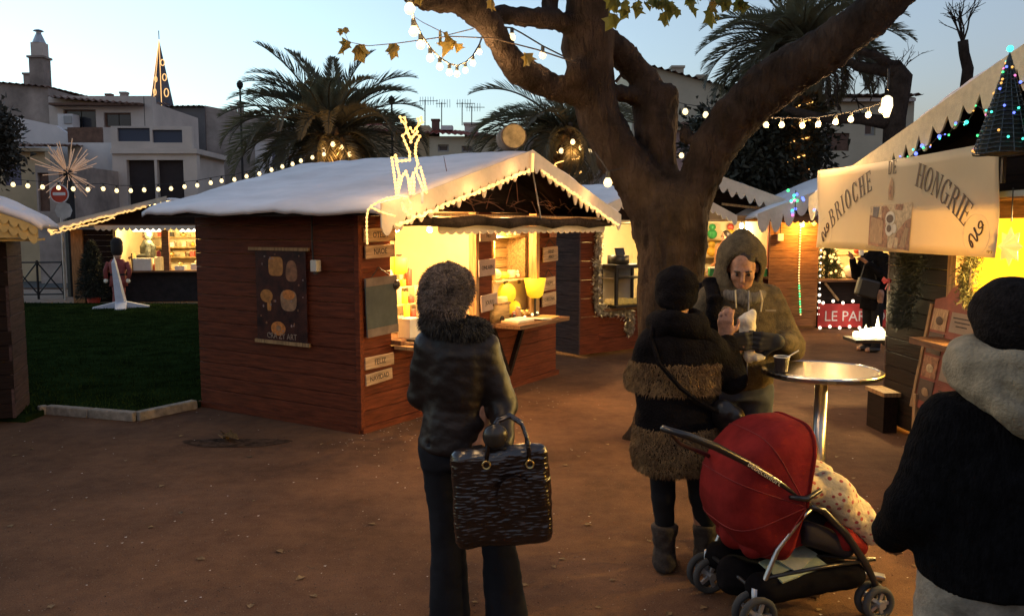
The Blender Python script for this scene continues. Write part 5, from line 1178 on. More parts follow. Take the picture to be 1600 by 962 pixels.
# ================================================================ hut at the left edge
A0 = Fr(-7.36, 6.27, R(20))
ha = thing('market_hut', 'dark hut at the left edge with a scalloped yellow-lit gable board', 'market hut', A0.o, A0.rz)
planks(ha, 'x', 0, 3.1, .05, 1.75, 0, -1, WDARK); planks(ha, 'y', 0, .62, .05, 1.75, 3.1, 1, WDARKY); MB().box((1.55,.31,.9), (3.02,.54,1.66)).o('wall_lining', WDARK, ha)
m_lit_tr = M('lamplit gable board', (.62,.42,.15), rough=.8, var=.12, scale=5)  # yellow lamp light on the gable put into the board colour
aXR, aXM, aZE, aZR = 3.40, 1.55, 1.80, 2.62
mb = MB(); mb.prism([(-.62,1.66),(aXR,1.66),(aXR,aZE-.04),(aXM,aZR-.04),(-.62,aZE-.04)], -.30, -.27); mb.o('gable_board', m_lit_tr, ha)
trim(ha, (aXM,aZR-.01), (aXR+.01,aZE-.01), .07, 26, .05, -.335, mat=m_lit_tr, name='scalloped_trim', rnd=.1); trim(ha, (aXM,aZR-.10), (aXR,aZE-.10), .06, 26, .045, -.318, mat=m_lit_tr, name='scalloped_trim', rnd=.1, seed=2)
MB().box((1.50,.05,1.64), (3.7,.60,.02)).o('soffit', m_lit_tr, ha)
snow_roof(ha, -.66, aXR+.04, -.34, .55, aZE+.01, aXM, aZR+.03, nx=50, ny=14, wr=.03)
# ================================================================ far left hut behind the lawn
B = Fr(-10.15, 19.2, R(3)); hb = thing('market_hut', 'far brightly lit gift hut behind the lawn with rope lights on the roof', 'market hut', B.o, B.rz)
BW = 4.6
MB().box((.15,.08,.85), (.26,.26,1.70)).o('pillar', wood('orange lit pillar', (.42,.20,.08), (14,14,1.2)), hb)  # pillar: warm light put into the wood colour
planks(hb, 'x', .28, .95, .05, 1.70, .0, -1, WDARK); MB().box((BW/2+.3,.04,.37), (BW-.5,.05,.70)).o('counter_skirt', M('black skirt cloth', (.018,.014,.014), rough=.9, var=.3), hb)
MB().box((BW/2+.3,.10,.735), (BW-.5,.5,.04)).o('counter', WBEAM, hb); MB().box((2.12,.05,1.22), (.16,.10,.95)).o('middle_post', WBEAM, hb)
MB().box((BW/2,1.9,.95), (BW,.05,1.9)).o('back_wall', m_cream_cloth, hb); MB().box((.95,1.0,.95), (.05,1.8,1.7)).o('side_wall', m_cream_cloth, hb); MB().box((BW,1.0,.95), (.05,1.8,1.9)).o('side_wall', m_cream_cloth, hb)
for z in (1.0,1.25,1.5): MB().box((2.8,1.72,z), (3.5,.28,.025)).o('shelf', m_crate, hb)
MB().box((BW/2+.1,-.10,1.80), (BW+.3,.5,.03)).o('soffit', WBEAM, hb); trim(hb, (.7,1.79), (BW,1.79), .05, 30, .07, -.36, name='scalloped_valance', rnd=.1)
bXM, bZR, bZE = 2.35, 2.45, 1.80
mb = MB(); mb.prism([(-.2,1.815),(BW+.3,1.815),(bXM,bZR-.1)], -.06, -.02); mb.o('gable_board', WDARK, hb)
snow_roof(hb, -.22, 2*bXM+.22, -.42, 2.3, bZE, bXM, bZR, nx=40, ny=16)
trim(hb, (-.22,bZE), (bXM,bZR), .10, 20, .05, -.44, seed=9); 
rb = thing('roof_rope_light', 'warm rope light along the sloping roof edge of the far left hut', 'rope light', B.o, B.rz)
rope(rb, along((-.22,bZE),(1.9,bZE+(bZR-bZE)*.83),50,-.13,-.46,.02), .022); rope(rb, along((-.22,bZE),(1.2,bZE+(bZR-bZE)*.55),40,-.20,-.46,.02,4), .018); rope(rb, [(-.22,-.46,bZE-.02),(-.26,-.46,bZE-.12),(-.18,-.46,bZE-.2)], .03)
for x0, nm in ((1.35,'left'), (2.42,'right')):
    t = thing('tube_light', 'white fluorescent tube at the front of the far gift hut, %s one' % nm, 'tube light', B.p(x0+.32,.15,1.68), B.rz, group='tube lights of the far gift hut')
    MB().tube([(-.32,0,0),(.32,0,0)], .028, 8).o('tube', no_sample(M('lit tube', (1,1,1), var=0, emis=(1,.86,.6), estr=6/EX)), t); MB().box((0,0,.045), (.66,.05,.03)).o('fitting', m_paper, t)
    lamp('tube_glow', (0,.25,-.05), 110/EX, (1,.72,.30), .15, t)
cols = [m_red, m_yelb, m_tan, m_wax, m_gold, m_paper, m_blk, m_waxg]
k = 0
for z in (1.02,1.27,1.52):
    for i in range(13):
        x = 1.15+.27*i+random.uniform(-.05,.05); w = random.uniform(.08,.18); hh = random.uniform(.08,.17)
        t = thing('shelf_gift', 'small gift on the %s shelf of the far gift hut, %s from the left' % ({1.02:'lowest',1.27:'middle',1.52:'top'}[z], ORD[i]), 'gift', B.p(x, 1.68, z-.005), B.rz, group='goods on the shelves of the far gift hut')
        mt = cols[(k*5+i) % 8]; k += 1
        if k % 3: MB().box((0,0,hh/2), (w,.12,hh)).o('carton', mt, t); MB().box((0,0,hh+.006), (w+.01,.13,.012)).o('lid', cols[(k*3) % 8], t)
        else: MB().lathe([(w*.3,0),(w*.5,hh*.5),(w*.3,hh)], 10).o('pot', mt, t, smooth=True); MB().lathe([(w*.2,hh),(w*.1,hh+.03)], 10).o('stopper', m_blk, t)
for i in range(11):
    x = 1.1+.33*i; t = thing('counter_ware', 'trinket tray on the far gift hut counter, %s from the left' % ORD[i], 'trinket', B.p(x, .12+.1*(i % 2), .756), B.rz, group='trinkets on the far counter')
    mt = [m_paper, m_red, m_red, m_tan, m_paper][i % 5]; MB().box((0,0,.03+.02*(i % 3)), (.22,.18,.06+.04*(i % 3))).o('tray', mt, t); MB().sphere((0,0,.09+.04*(i % 3)), .05, 8, 6).o('ball', cols[(i*3) % 8], t)
t = thing('glass_case', 'small wooden and glass case on the far counter by the seller', 'display case', B.p(1.62,.0,.756), B.rz)
MB().box((0,0,.14), (.40,.2,.28)).o('box', m_paper, t); MB().box((-.22,0,.2), (.03,.22,.40)).o('side', m_crate, t)
t = thing('candle_column', 'amber column lamp on the far counter right of the seller', 'lamp', B.p(1.98,-.02,.756), B.rz); MB().lathe([(.10,0),(.10,.30),(.07,.32)], 12).o('shade', m_waxg, t); MB().lathe([(.05,.32),(.05,.42),(.02,.46)], 10).o('cap', m_red, t)
# fir bush beside the pillar
P = [];
for i in range(5000):
    u = random.random(); a = random.uniform(0,6.28); rr_ = .36*(1-u)**.6*math.sqrt(random.random()); P.append((rr_*math.cos(a), rr_*math.sin(a), .15+1.25*u))
ft = thing('fir_tree', 'dark little fir tree against the left end of the far gift hut', 'fir tree', B.p(.62,-.38,0)); P = np.array(P); strands('needles', P, P*np.array((1,1,0))*3+np.array((0,0,.2)), .10, .014, M('dark fir', (.025,.03,.018), var=.4), ft, jit=.5)
MB().tube([(0,0,0),(0,0,1.3)], [.03,.008], 6).o('trunk', m_bark, ft); MB().lathe([(.12,0),(.15,.16)], 10).o('pot', m_red, ft)
# nutcracker soldier
NP = B.p(1.42,-.95,0); ns = thing('toy_soldier', 'life size toy soldier with a tall black fur hat and red coat', 'statue', NP, B.rz)
mR = M('soldier red', (.23,.045,.04), rough=.7, var=.2); mK = M('soldier black', (.018,.016,.018), rough=.85, var=.2)
MB().lathe([(.17,0),(.17,.04),(.15,.06),(.13,.30),(.15,.50)], 14, sy=.75).o('trousers', mR, ns, smooth=True); MB().lathe([(.20,.46),(.19,.60),(.16,.72),(.20,.95),(.13,1.05)], 14, sy=.7).o('coat', mR, ns, smooth=True)
MB().lathe([(.165,.695),(.168,.735)], 14, sy=.72).o('belt', mK, ns)
for s in (-1,1): MB().tube([(s*.19,0,.98),(s*.26,-.02,.80),(s*.24,-.06,.62)], [.06,.055,.045], 8).o('arm', mR, ns, smooth=True); MB().sphere((s*.24,-.07,.58), .05, 8, 6).o('hand', m_paper, ns)
MB().sphere((0,0,1.11), .085, 12, 8).o('head', M('painted face', (.45,.27,.18), var=.1), ns); MB().lathe([(.09,1.14),(.12,1.22),(.125,1.42),(.09,1.50),(.02,1.53)], 14).o('bearskin_hat', mK, ns, smooth=True)
# white post on a cross base
WP = GR(190,484); wp = thing('white_post', 'white tapering post on a low splayed base standing on the lawn edge', 'post', (WP.x, WP.y, .05), R(8))
mW = M('white painted wood', (.55,.55,.60), rough=.7, var=.1)
MB().add([(-.09,-.09,.10),(.09,-.09,.10),(.09,.09,.10),(-.09,.09,.10),(-.15,-.05,.95),(-.08,-.05,.98),(-.08,.05,.98),(-.15,.05,.95),(-.10,0,1.08)], [(3,2,1,0),(0,1,5,4),(1,2,6,5),(2,3,7,6),(3,0,4,7),(4,5,8),(5,6,8),(6,7,8),(7,4,8)]).o('shaft', mW, wp)
for i in range(4):
    a = i*math.pi/2+.25; d = Vector((math.cos(a), math.sin(a), 0)); s = Vector((-d.y, d.x, 0))
    MB().add([d*.05+s*.12+Vector((0,0,.14)), d*.05-s*.12+Vector((0,0,.14)), d*.55-s*.10+Vector((0,0,.02)), d*.55+s*.10+Vector((0,0,.02)), d*.05+s*.12, d*.05-s*.12, d*.55-s*.10+Vector((0,0,-.02)), d*.55+s*.10+Vector((0,0,-.02))], [(0,1,2,3),(7,6,5,4),(0,4,5,1),(1,5,6,2),(2,6,7,3),(3,7,4,0)]).o('foot', mW, wp)
# ================================================================ hut between the main hut and the tree
D = Fr(.89, 11.0, R(36)); hd = thing('market_hut', 'brown hut behind the tree with tinsel round its lit window', 'market hut', D.o, D.rz)
planks(hd, 'y', 0, 1.3, .05, 1.80, 0, -1, WDARKY, .2); MB().box((.05,.65,.92), (.05,1.22,1.74)).o('side_wall', WDARK, hd)
planks(hd, 'x', .02, .36, .05, 1.80, 0, -1, WX, .25); planks(hd, 'x', .36, 2.2, .05, .62, 0, -1, WX, .19); MB().box((1.3,.05,.34), (1.8,.04,.55)).o('front_lining', WDARK, hd)
MB().box((.33,.03,1.22), (.10,.09,1.18)).o('jamb', WPOST, hd); MB().box((1.2,1.25,.95), (2.2,.05,1.7)).o('back_wall', m_cream_cloth, hd); MB().box((2.2,.65,.95), (.05,1.2,1.7)).o('side_wall', m_cream_cloth, hd)
MB().box((1.1,.6,1.83), (2.3,1.4,.03)).o('ceiling', m_cream_cloth, hd); MB().box((1.28,.10,.64), (1.84,.4,.04)).o('counter', WBEAM, hd)
snow_roof(hd, -.3, 2.6, -.45, 1.7, 1.93, 1.15, 2.42, nx=30, ny=20); mb = MB(); mb.prism([(-.2,1.85),(2.5,1.85),(1.15,2.34)], -.03, .0); mb.o('gable_board', WDARK, hd)
trim(hd, (-.3,1.92), (1.15,2.41), .10, 12, .06, -.47, seed=5); trim(hd, (1.15,2.41), (2.6,1.92), .10, 12, .06, -.47, seed=6)
fc = thing('display_fridge', 'black framed glass display fridge on the counter behind the tree', 'display fridge', D.p(.78,-.04,.664), D.rz)
for a_, b_ in (((0,0,.02),(.62,.34,.03)),((0,0,.56),(.64,.36,.05)),((0,0,.40),(.58,.30,.015))): MB().box(a_, b_).o('shelf', m_blk if a_[2] != .40 else m_paper, fc)
for sx in (-1,1): MB().box((sx*.29,-.15,.29), (.035,.035,.50)).o('post', m_blk, fc); MB().box((sx*.29,.15,.29), (.035,.035,.50)).o('post', m_blk, fc)
MB().box((0,-.165,.29), (.53,.006,.48)).o('glass', M('clear glass', (.9,.95,.95), rough=.02, var=0, trans=1., spec=.5), fc)
MB().box((0,.165,.29), (.56,.008,.48)).o('back', m_paper, fc)
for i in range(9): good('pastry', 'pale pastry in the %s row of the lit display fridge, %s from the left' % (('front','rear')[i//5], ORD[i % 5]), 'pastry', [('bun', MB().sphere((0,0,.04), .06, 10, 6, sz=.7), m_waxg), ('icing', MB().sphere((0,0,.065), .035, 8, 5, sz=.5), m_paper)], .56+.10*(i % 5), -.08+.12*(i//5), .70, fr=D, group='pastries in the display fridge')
good('cash_register', 'small dark cash register on top of the display fridge', 'till', [('body', MB().box((0,0,.06), (.22,.2,.12)), m_blk), ('screen', MB().box((0,-.03,.17), (.16,.02,.10), (-.3,0,0)), m_blk)], .68, -.02, 1.25, fr=D)
for x in (.6, 1.3):
    t = thing('stall_bulb', 'white bulb inside the tinsel hut, %s' % ('left one' if x < 1 else 'right one'), 'bulb', D.p(x,.25,1.72), group='bulbs inside the tinsel hut'); link('bulb', bulb_mesh(.03), m_bulb_white, t); MB().tube([(0,0,.03),(0,0,.10)], .016, 8).o('socket', m_socket, t); lamp('bulb_light', (0,0,-.05), 60/EX, (1,.74,.38), .05, t)
P = []; pth = [(.30,1.76),(.28,1.2),(.28,.72),(.36,.62),(.70,.60),(.88,.58),(.90,.45),(.88,.30)]
for i in range(5200):
    u = random.random()*(len(pth)-1.001); k = int(u); a, b_ = pth[k], pth[k+1]; f = u-k; c = D.p(a[0]+(b_[0]-a[0])*f+random.gauss(0,.028), -.05+random.gauss(0,.02), a[1]+(b_[1]-a[1])*f+random.gauss(0,.028)); P.append(tuple(c))
ts = thing('tinsel_garland', 'silver tinsel garland round the window of the hut behind the tree', 'garland', (0,0,0)); strands('tinsel', np.array(P), rng.normal(size=(len(P),3)), .05, .009, M('silver tinsel', (.75,.66,.5), rough=.3, metal=.7, var=.3), ts, jit=.5)
MB().tube([D.p(a, -.05, b_) for a, b_ in pth], .008, 5).o('core', m_cable, ts)
# ================================================================ huts right of the tree
E_ = Fr(2.2, 15.6, R(-4)); he = thing('market_hut', 'toy hut right of the tree with a snowy gable and orange-lit soffit', 'market hut', E_.o, E_.rz)
planks(he, 'x', 0, 2.75, .05, .80, 0, -1, WX); MB().box((1.4,.1,.82), (2.8,.45,.04)).o('counter', WBEAM, he)
MB().box((1.4,1.5,.95), (2.9,.05,1.9)).o('back_wall', m_cream_cloth, he); MB().box((0.,.75,.95), (.05,1.5,1.9)).o('side_wall', m_cream_cloth, he); MB().box((2.85,.75,.95), (.05,1.5,1.9)).o('side_wall', m_cream_cloth, he)
MB().box((2.62,.03,1.35), (.16,.1,1.1)).o('post', WX, he); MB().box((1.4,.1,1.90), (3.9,2.2,.03)).o('soffit', WPOST, he); MB().box((1.4,-1.03,1.90), (3.9,.05,.10)).o('fascia', wood('lamplit fascia', (.42,.22,.09), (1.2,14,14)), he)  # fascia: orange lamp light put into the wood colour
snow_roof(he, -1.0, 3.25, -1.15, 1.8, 1.98, .95, 2.82, nx=30, ny=16); trim(he, (.95,2.80), (3.25,1.97), .17, 15, .12, -1.17, seed=15, rnd=.2, sharp=1.2); trim(he, (-1.0,1.97), (.95,2.80), .20, 11, .13, -1.17, seed=16, rnd=.2)
mb = MB(); mb.prism([(-.7,1.95),(2.9,1.95),(.95,2.66)], -.4, -.36); mb.o('gable_board', WDARK, he); MB().bar((1.5,-1.0,2.15), (2.6,-1.0,2.02), .05, .04).o('brace', WPOST, he)
for z in (1.15,1.5): MB().box((1.4,1.35,z), (2.7,.25,.025)).o('shelf', m_crate, he)
mg = M('green plush', (.05,.35,.10), var=.2); tc_ = [m_yelb, mg, m_red, m_paper, m_yelb, mg]
for i in range(14): good('plush_toy', 'plush toy on the %s shelf of the toy hut, %s from the left' % (('lower','upper')[i//7], ORD[i % 7]), 'toy', [('body', MB().sphere((0,0,.10), .10, 10, 7), tc_[i % 6]), ('head', MB().sphere((0,0,.24), .07, 10, 7), tc_[(i+2) % 6])], .3+.36*(i % 7), 1.33, 1.165+.35*(i//7), fr=E_, group='plush toys of the toy hut')
for i in range(6): good('toy_box', 'toy box with a white lid on the toy hut counter, %s from the left' % ORD[i], 'box', [('carton', MB().box((0,0,.07), (.3,.2,.14)), tc_[(i+2) % 6]), ('lid', MB().box((0,0,.15), (.31,.21,.02)), m_paper)], .5+.38*i, .1, .842, fr=E_, group='toy boxes on the counter')
for x in (1.0, 2.1):
    t = thing('stall_bulb', 'white bulb inside the toy hut, %s' % ('left one' if x < 1.5 else 'right one'), 'bulb', E_.p(x,.25,1.78), group='bulbs inside the toy hut'); link('bulb', bulb_mesh(.05), m_bulb_white, t); MB().tube([(0,0,.05),(0,0,.11)], .016, 8).o('socket', m_socket, t); lamp('bulb_light', (0,0,-.08), 75/EX, (1,.72,.34), .06, t)
# striped-lit plank hut with the red banner
Ff = Fr(4.42, 14.3, R(0)); hf = thing('market_hut', 'plank hut with a red counter banner and a lamp-lit end wall', 'market hut', Ff.o, 0.)
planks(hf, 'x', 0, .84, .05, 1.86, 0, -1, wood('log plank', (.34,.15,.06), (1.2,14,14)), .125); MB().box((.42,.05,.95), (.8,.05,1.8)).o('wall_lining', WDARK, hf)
MB().box((1.7,.12,.84), (1.75,.5,.04)).o('counter', WBEAM, hf); MB().box((1.7,.03,.42), (1.7,.04,.80)).o('front_lining', WDARK, hf); MB().box((1.7,1.5,.95), (3.4,.05,1.9)).o('back_wall', m_cream_cloth, hf); MB().box((3.0,.7,.95), (.05,1.5,1.9)).o('side_wall', m_cream_cloth, hf)
for xa in (.95,1.5): MB().bar((xa,-.05,.80), (xa+.25,-.03,.50), .04, .03).o('bracket', WPOST, hf)
MB().box((1.5,.55,1.90), (3.6,2.0,.03)).o('soffit', WPOST, hf); MB().box((1.5,-.50,1.93), (3.7,.04,.09)).o('fascia', WBEAM, hf); trim(hf, (-.35,1.885), (3.3,1.885), .03, 40, .035, -.53, mat=WBEAM, name='scalloped_valance', rnd=.1)
snow_roof(hf, -.4, 4.6, -.6, 1.9, 1.97, 2.1, 2.95, nx=36, ny=16, wr=.05); trim(hf, (-.4,1.97), (2.1,2.94), .16, 12, .25, -.61, seed=25, rnd=.5)
mb = MB(); mb.prism([(-.2,1.95),(4.3,1.95),(2.1,2.8)], -.3, -.26); mb.o('gable_board', WDARK, hf)
bl = thing('wall_lamp', 'bright lamp under the eave lighting the plank end wall', 'lamp', Ff.p(.46,-.22,1.80)); link('bulb', bulb_mesh(.045), m_bulb_w, bl); MB().tube([(0,0,.04),(0,0,.08)], .02, 8).o('socket', m_socket, bl); lamp('bulb_light', (.02,-.02,-.05), 60/EX, (1,.55,.10), .04, bl)
sk = thing('socket_box', 'small white electrical box on the plank end wall', 'electrical box', Ff.p(.16,-.02,1.58)); MB().box((0,-.03,0), (.09,.06,.12)).o('box', m_paper, sk); MB().tube([(0,-.03,.06),(0,-.03,.28)], .008, 5).o('cable', m_cable, sk)
rbn = thing('red_counter_banner', 'red banner with white letters and white bulbs under the counter', 'banner', Ff.p(0,0,0))
MB().box((1.55,-.045,.24), (1.40,.02,.40)).o('cloth', M('red banner cloth', (.42,.035,.03), rough=.8, var=.12), rbn); link('lettering', text_mesh('LE PARADIS', .25, .002, align='LEFT', sx=.95), M('white letter', (.62,.55,.5), var=.05), rbn, loc=(.95,-.062,.22), rot=(R(90),0,0))
fw = MB().sphere((0,0,0), .028, 8, 5).mesh('bulb'); fw.materials.append(m_bulb_white)
wl_ = thing('white_light_string', 'white bulbs edging the red counter banner and the hut corner', 'string lights', Ff.o)
pw = [(.87,-.03,1.80-.11*i) for i in range(15)]+[(.92+.17*i,-.08,.46+.03*(i % 2)) for i in range(8)]+[(.88+.17*i,-.08,.03+.02*(i % 2)) for i in range(8)]
MB().tube(pw[:15], .005, 4).o('cable', m_cable, wl_)
for q in pw: link('bulb', fw, None, wl_, loc=q, scale=(1 if q[2] < .6 else .6,)*3)
lamp('string_glow', (1.3,-.35,.25), 5/EX, (1,.85,.7), .2, wl_)
gs = thing('green_light_string', 'vertical string of yellow then green lights on the plank end wall', 'string lights', Ff.o); MB().tube([(.50,-.025,1.75),(.50,-.03,.9),(.55,-.03,.25)], .004, 4).o('cable', m_cable, gs)
sm_ = {}
for c, mm in (('y', m_bulb_s), ('g', LED['green'])): sm_[c] = MB().sphere((0,0,0), .016, 6, 4).mesh('led'); sm_[c].materials.append(mm)
for i in range(34): z = 1.74-.045*i; link('led', sm_['y' if (z > .8 or i % 3 == 0) else 'g'], None, gs, loc=(.50+(max(0,.9-z)*.08), -.045, z))
ck = thing('led_cluster', 'small cluster of coloured lights at the snowy roof corner of the plank hut', 'string lights', (0,0,0)); cp = PX(1243,312,13.55)
MB().tube([cp+Vector((0,0,-.2)), cp+Vector((0,0,.15))], .008, 5).o('stem', m_cable, ck)
for i in range(14): link('led', lbm[r_.choice(['blue','blue','teal','green','pink'])], None, ck, loc=cp+Vector((random.gauss(0,.06), random.gauss(0,.03), random.gauss(-.02,.10))), scale=(1.6,)*3)
# christmas goods in the plank hut
P = []
for i in range(3500): u = random.random(); a = random.uniform(0,6.28); q = .30*(1-u)*math.sqrt(random.random()); P.append((q*math.cos(a), q*math.sin(a), u*.85))
P = np.array(P); xt = thing('table_christmas_tree', 'small decorated fir with many lights on the counter of the plank hut', 'christmas tree', Ff.p(1.12,.35,.86)); strands('needles', P, P*np.array((3,3,0))+np.array((0,0,.1)), .07, .012, M('lit fir', (.09,.12,.04), var=.4), xt, jit=.5); MB().tube([(0,0,0),(0,0,.85)], [.03,.01], 6).o('trunk', m_bark, xt)
for i in range(40): u = random.random(); a = random.uniform(3.3,6.1); q = .30*(1-u); link('lamp_bead', _beadm, None, xt, loc=(q*math.cos(a), q*math.sin(a), .05+u*.8), scale=(1.5,)*3)
for i, (x, mt, s_) in enumerate(((1.5,m_paper,.12),(1.62,m_red,.08),(1.78,m_gold,.12),(1.95,m_red,.10),(2.1,m_yelb,.12))): good('christmas_ware', 'christmas ornament on the plank hut counter, %s from the left' % ('first','second','third','fourth','fifth')[i], 'ornament', [('globe', MB().sphere((0,0,s_), s_, 12, 8), mt), ('cap', MB().lathe([(.03,2*s_-.01),(.02,2*s_+.03)], 8), m_gold)], x, .25, .86+(.42 if i in (1,3) else 0), fr=Ff)
sf = thing('ware_shelf', 'back shelf of trinkets in the plank hut', 'shelf', Ff.p(1.75,.42,.86)); MB().box((0,0,.40), (1.0,.22,.025)).o('board', m_crate, sf); MB().box((-.45,0,.2), (.03,.2,.40)).o('bracket', m_crate, sf); MB().box((.45,0,.2), (.03,.2,.40)).o('bracket', m_crate, sf)
for x in (1.3,2.2):
    t = thing('stall_bulb', 'bulb inside the plank hut, %s' % ('left one' if x < 2 else 'right one'), 'bulb', Ff.p(x,.3,1.76), group='bulbs inside the plank hut'); link('bulb', bulb_mesh(.04), m_bulb_w, t); MB().tube([(0,0,.04),(0,0,.10)], .016, 8).o('socket', m_socket, t); lamp('bulb_light', (0,0,-.07), 80/EX, (1,.64,.24), .05, t)
# ================================================================ festoon strings
near = [(600,-330,2.2),(612,-190,2.45),(626,-80,2.8),(640,-8,3.2),(646,30,3.6),(657,53,4.0),(672,75,4.4),(687,90,4.8),(702,100,5.15),(714,103,5.5),(727,98,5.75),(739,87,5.95),(749,70,6.1),(760,40,6.15)]
npt = [Vector((-1.6,-1.2,3.2)), Vector((-1.1,.2,3.05)), Vector((-.75,1.3,2.95))]+[PX(a,b_,c) for a,b_,c in near]
festoon('festoon_string', 'string of large warm bulbs looping down beside the left limb of the plane tree', npt, .021, 15, 1, positions=npt[:-1])
q = [PX(760,40,6.15), PX(800,44,6.3), PX(815,52,6.35), PX(848,72,6.4), PX(880,88,6.45)]
festoon('festoon_string', 'pair of warm bulbs strung between two limbs of the plane tree', q, .028, 6, 1, positions=[q[1], q[3]])
left = [(-40,276),(20,280),(43,282),(66,284),(91,285),(114,287),(137,288),(161,287),(182,290),(204,290),(225,289),(247,288),(267,287),(288,284),(308,282),(329,278),(346,275),(366,273),(385,268),(405,264),(424,258),(441,253),(457,249),(470,244),(488,239),(506,234)]
lp = [PX(a,b_,15.+3*i/len(left)) for i, (a,b_) in enumerate(left)]
festoon('festoon_string', 'long string of warm bulbs from the left edge to the wind-swept palm', lp, .040, 5, 6, positions=lp[1:])
for lab, l, Y, r in (('cluster of warm bulbs at the foot of the wind-swept palm crown', [(488,236),(505,232),(520,222),(533,227),(546,238),(560,243)], 20.6, .06), ('warm bulbs around the second palm beside the hut gable', [(864,240),(877,232),(895,218),(908,227),(921,233),(935,240)], 16.4, .05),
                     ('two warm bulbs below the fork of the plane tree', [(1040,240),(1050,244),(1065,239),(1080,236)], 16, .05), ('warm bulbs under the cream house gable', [(1055,165),(1071,169),(1103,174),(1130,176)], 14., .05)):
    l3 = [PX(a,b_-6,Y) for a,b_ in l]; festoon('festoon_string', lab, l3, r, 0, positions=l3[1:-1])
lamp('palm_glow', PX(525,240,20.2), 40/EX, (1,.5,.15), .1); lamp('palm_glow', PX(895,235,16.3), 10/EX, (1,.5,.15), .1)
rt = [(1150,176),(1197,184),(1222,184),(1254,185),(1279,183),(1306,179),(1330,175),(1357,168),(1378,160),(1392,150)]
l3 = [PX(a,b_,7.7-.07*i) for i, (a,b_) in enumerate(rt)]; festoon('festoon_string', 'string of warm bulbs running from the right limb to the brioche hut', l3, .026, 48, 1, positions=l3[1:-1])
t = thing('cone_lamp', 'bright cone shaped lamp at the end of the right festoon string', 'lamp', PX(1386,166,7.0)); MB().lathe([(.02,-.09),(.045,0),(.04,.065),(.013,.085)], 12).o('cone', no_sample(M('lit cone', (1,.9,.6), var=0, emis=(1,.8,.45), estr=2/EX)), t); MB().tube([(0,0,.13),(0,0,.3)], .01, 6).o('hook', m_cable, t)
c1 = PX(950,268,6.3); l3 = [PX(930,238,6.5), PX(942,255,6.35), c1, PX(975,262,6.35)]
festoon('festoon_string', 'single large glowing bulb hanging left of the trunk', l3, .034, 13, 1, positions=[c1])
# ================================================================ people
m_skin = M('skin', (.40,.20,.12), rough=.6, var=.22, scale=34, bump=.15, bscale=200); m_lip = M('lips', (.34,.13,.10), rough=.5, var=0); m_eye = M('eye', (.02,.015,.012), rough=.2, var=0)
def vec(*a): return Vector(a)
def head_sdf(F, c, yaw=0., pitch=0., s=1.):
    E3 = Euler((pitch, 0, yaw)); Mx = E3.to_matrix(); c = Vector(c); rot = (pitch, 0, yaw)
    q = lambda x, y, z: c + Mx @ (Vector((x, y, z))*s)
    r = lambda *a: tuple(v*s for v in a)
    F.ell(q(0,.012,.035), r(.074,.093,.088), .02, rot=rot); F.ell(q(0,-.022,-.035), r(.058,.066,.078), .03, rot=rot); F.ell(q(0,-.066,-.088), r(.026,.022,.020), .025, rot=rot)
    F.cap(q(0,-.090,.024), q(0,-.112,-.018), .009*s, .013*s, .012); F.cap(q(-.036,-.080,.030), q(.036,-.080,.030), .011*s, None, .015)
    for k in (-1,1):
        F.ell(q(.038*k,-.062,-.018), r(.024,.022,.022), .02, rot=rot); F.ell(q(.031*k,-.098,.012), r(.016,.012,.010), .008, True, rot=rot); F.ell(q(.077*k,.008,.0), r(.012,.022,.032), .008, rot=rot)
    F.cap(q(-.019,-.086,-.050), q(.019,-.086,-.050), .007*s, None, .008); F.cap(q(-.016,-.084,-.062), q(.016,-.084,-.062), .008*s, None, .008)
    return q
def face_bits(par, q, brow=None):
    brow = brow or m_eye
    for k in (-1,1):
        MB().sphere(tuple(q(.031*k,-.0845,.010)), .0085, 8, 6).o('eye', m_eye, par); MB().tube([q(.014*k,-.093,.030), q(.030*k,-.0935,.035), q(.047*k,-.080,.029)], [.004,.005,.003], 6).o('eyebrow', brow, par)
    MB().tube([q(-.021,-.086,-.0555), q(0,-.0945,-.0555), q(.021,-.086,-.0555)], [.003,.0055,.003], 6).o('mouth', m_lip, par)
def hand_sdf(F, w, d, n, thumb, curl=.7, s=1., spread=.0205, k=.008):
    w = Vector(w); d = Vector(d).normalized(); n = Vector(n); n = (n-d*n.dot(d)).normalized(); a = d.cross(n)*thumb   # a points to the thumb side
    kn = []
    for i in range(4):
        off = (1.5-i)*spread*s; K = w+d*(.085-.006*abs(i-1.2))*s+a*off; kn.append(K); F.cap(w+a*off*.7+d*.01*s, K, .013*s, .0105*s, .012)
    L = [(.040,.024,.019),(.044,.028,.021),(.041,.026,.020),(.032,.020,.017)]
    for i in range(4):
        p = kn[i]; ang = 0
        for j in range(3):
            ang += curl*(.75,1.0,.8)[j]; dd = d*math.cos(ang)+n*math.sin(ang); q = p+dd*L[i][j]*s; F.cap(p, q, (.0098,.0088,.0080)[j]*s, (.0088,.0080,.0070)[j]*s, k); p = q
    b = w+d*.022*s+a*.024*s; m1 = b+(d*.5+a*.75+n*.35).normalized()*.040*s; m2 = m1+(d*.75+a*.15+n*.6).normalized()*.032*s; m3 = m2+(d*.7-a*.25+n*.6).normalized()*.024*s
    F.cap(w+d*.01*s, b, .016*s, .014*s, .012); F.cap(b, m1, .0135*s, .0115*s, .01); F.cap(m1, m2, .0108*s, .0095*s, k); F.cap(m2, m3, .0095*s, .0075*s, k)
def folds(amp, s1=(7,7,16), s2=(20,20,34), seed=0.):
    def f(V, N): return amp*vnoise(V, s1, seed) + amp*.45*vnoise(V, s2, seed+4.)
    return f
def cloth(F, name, mat, par, amp=.006, s1=(7,7,16), smooth=2, seed=0.): return link(name, F.mesh(name, folds(amp, s1, seed=seed), smooth), mat, par)
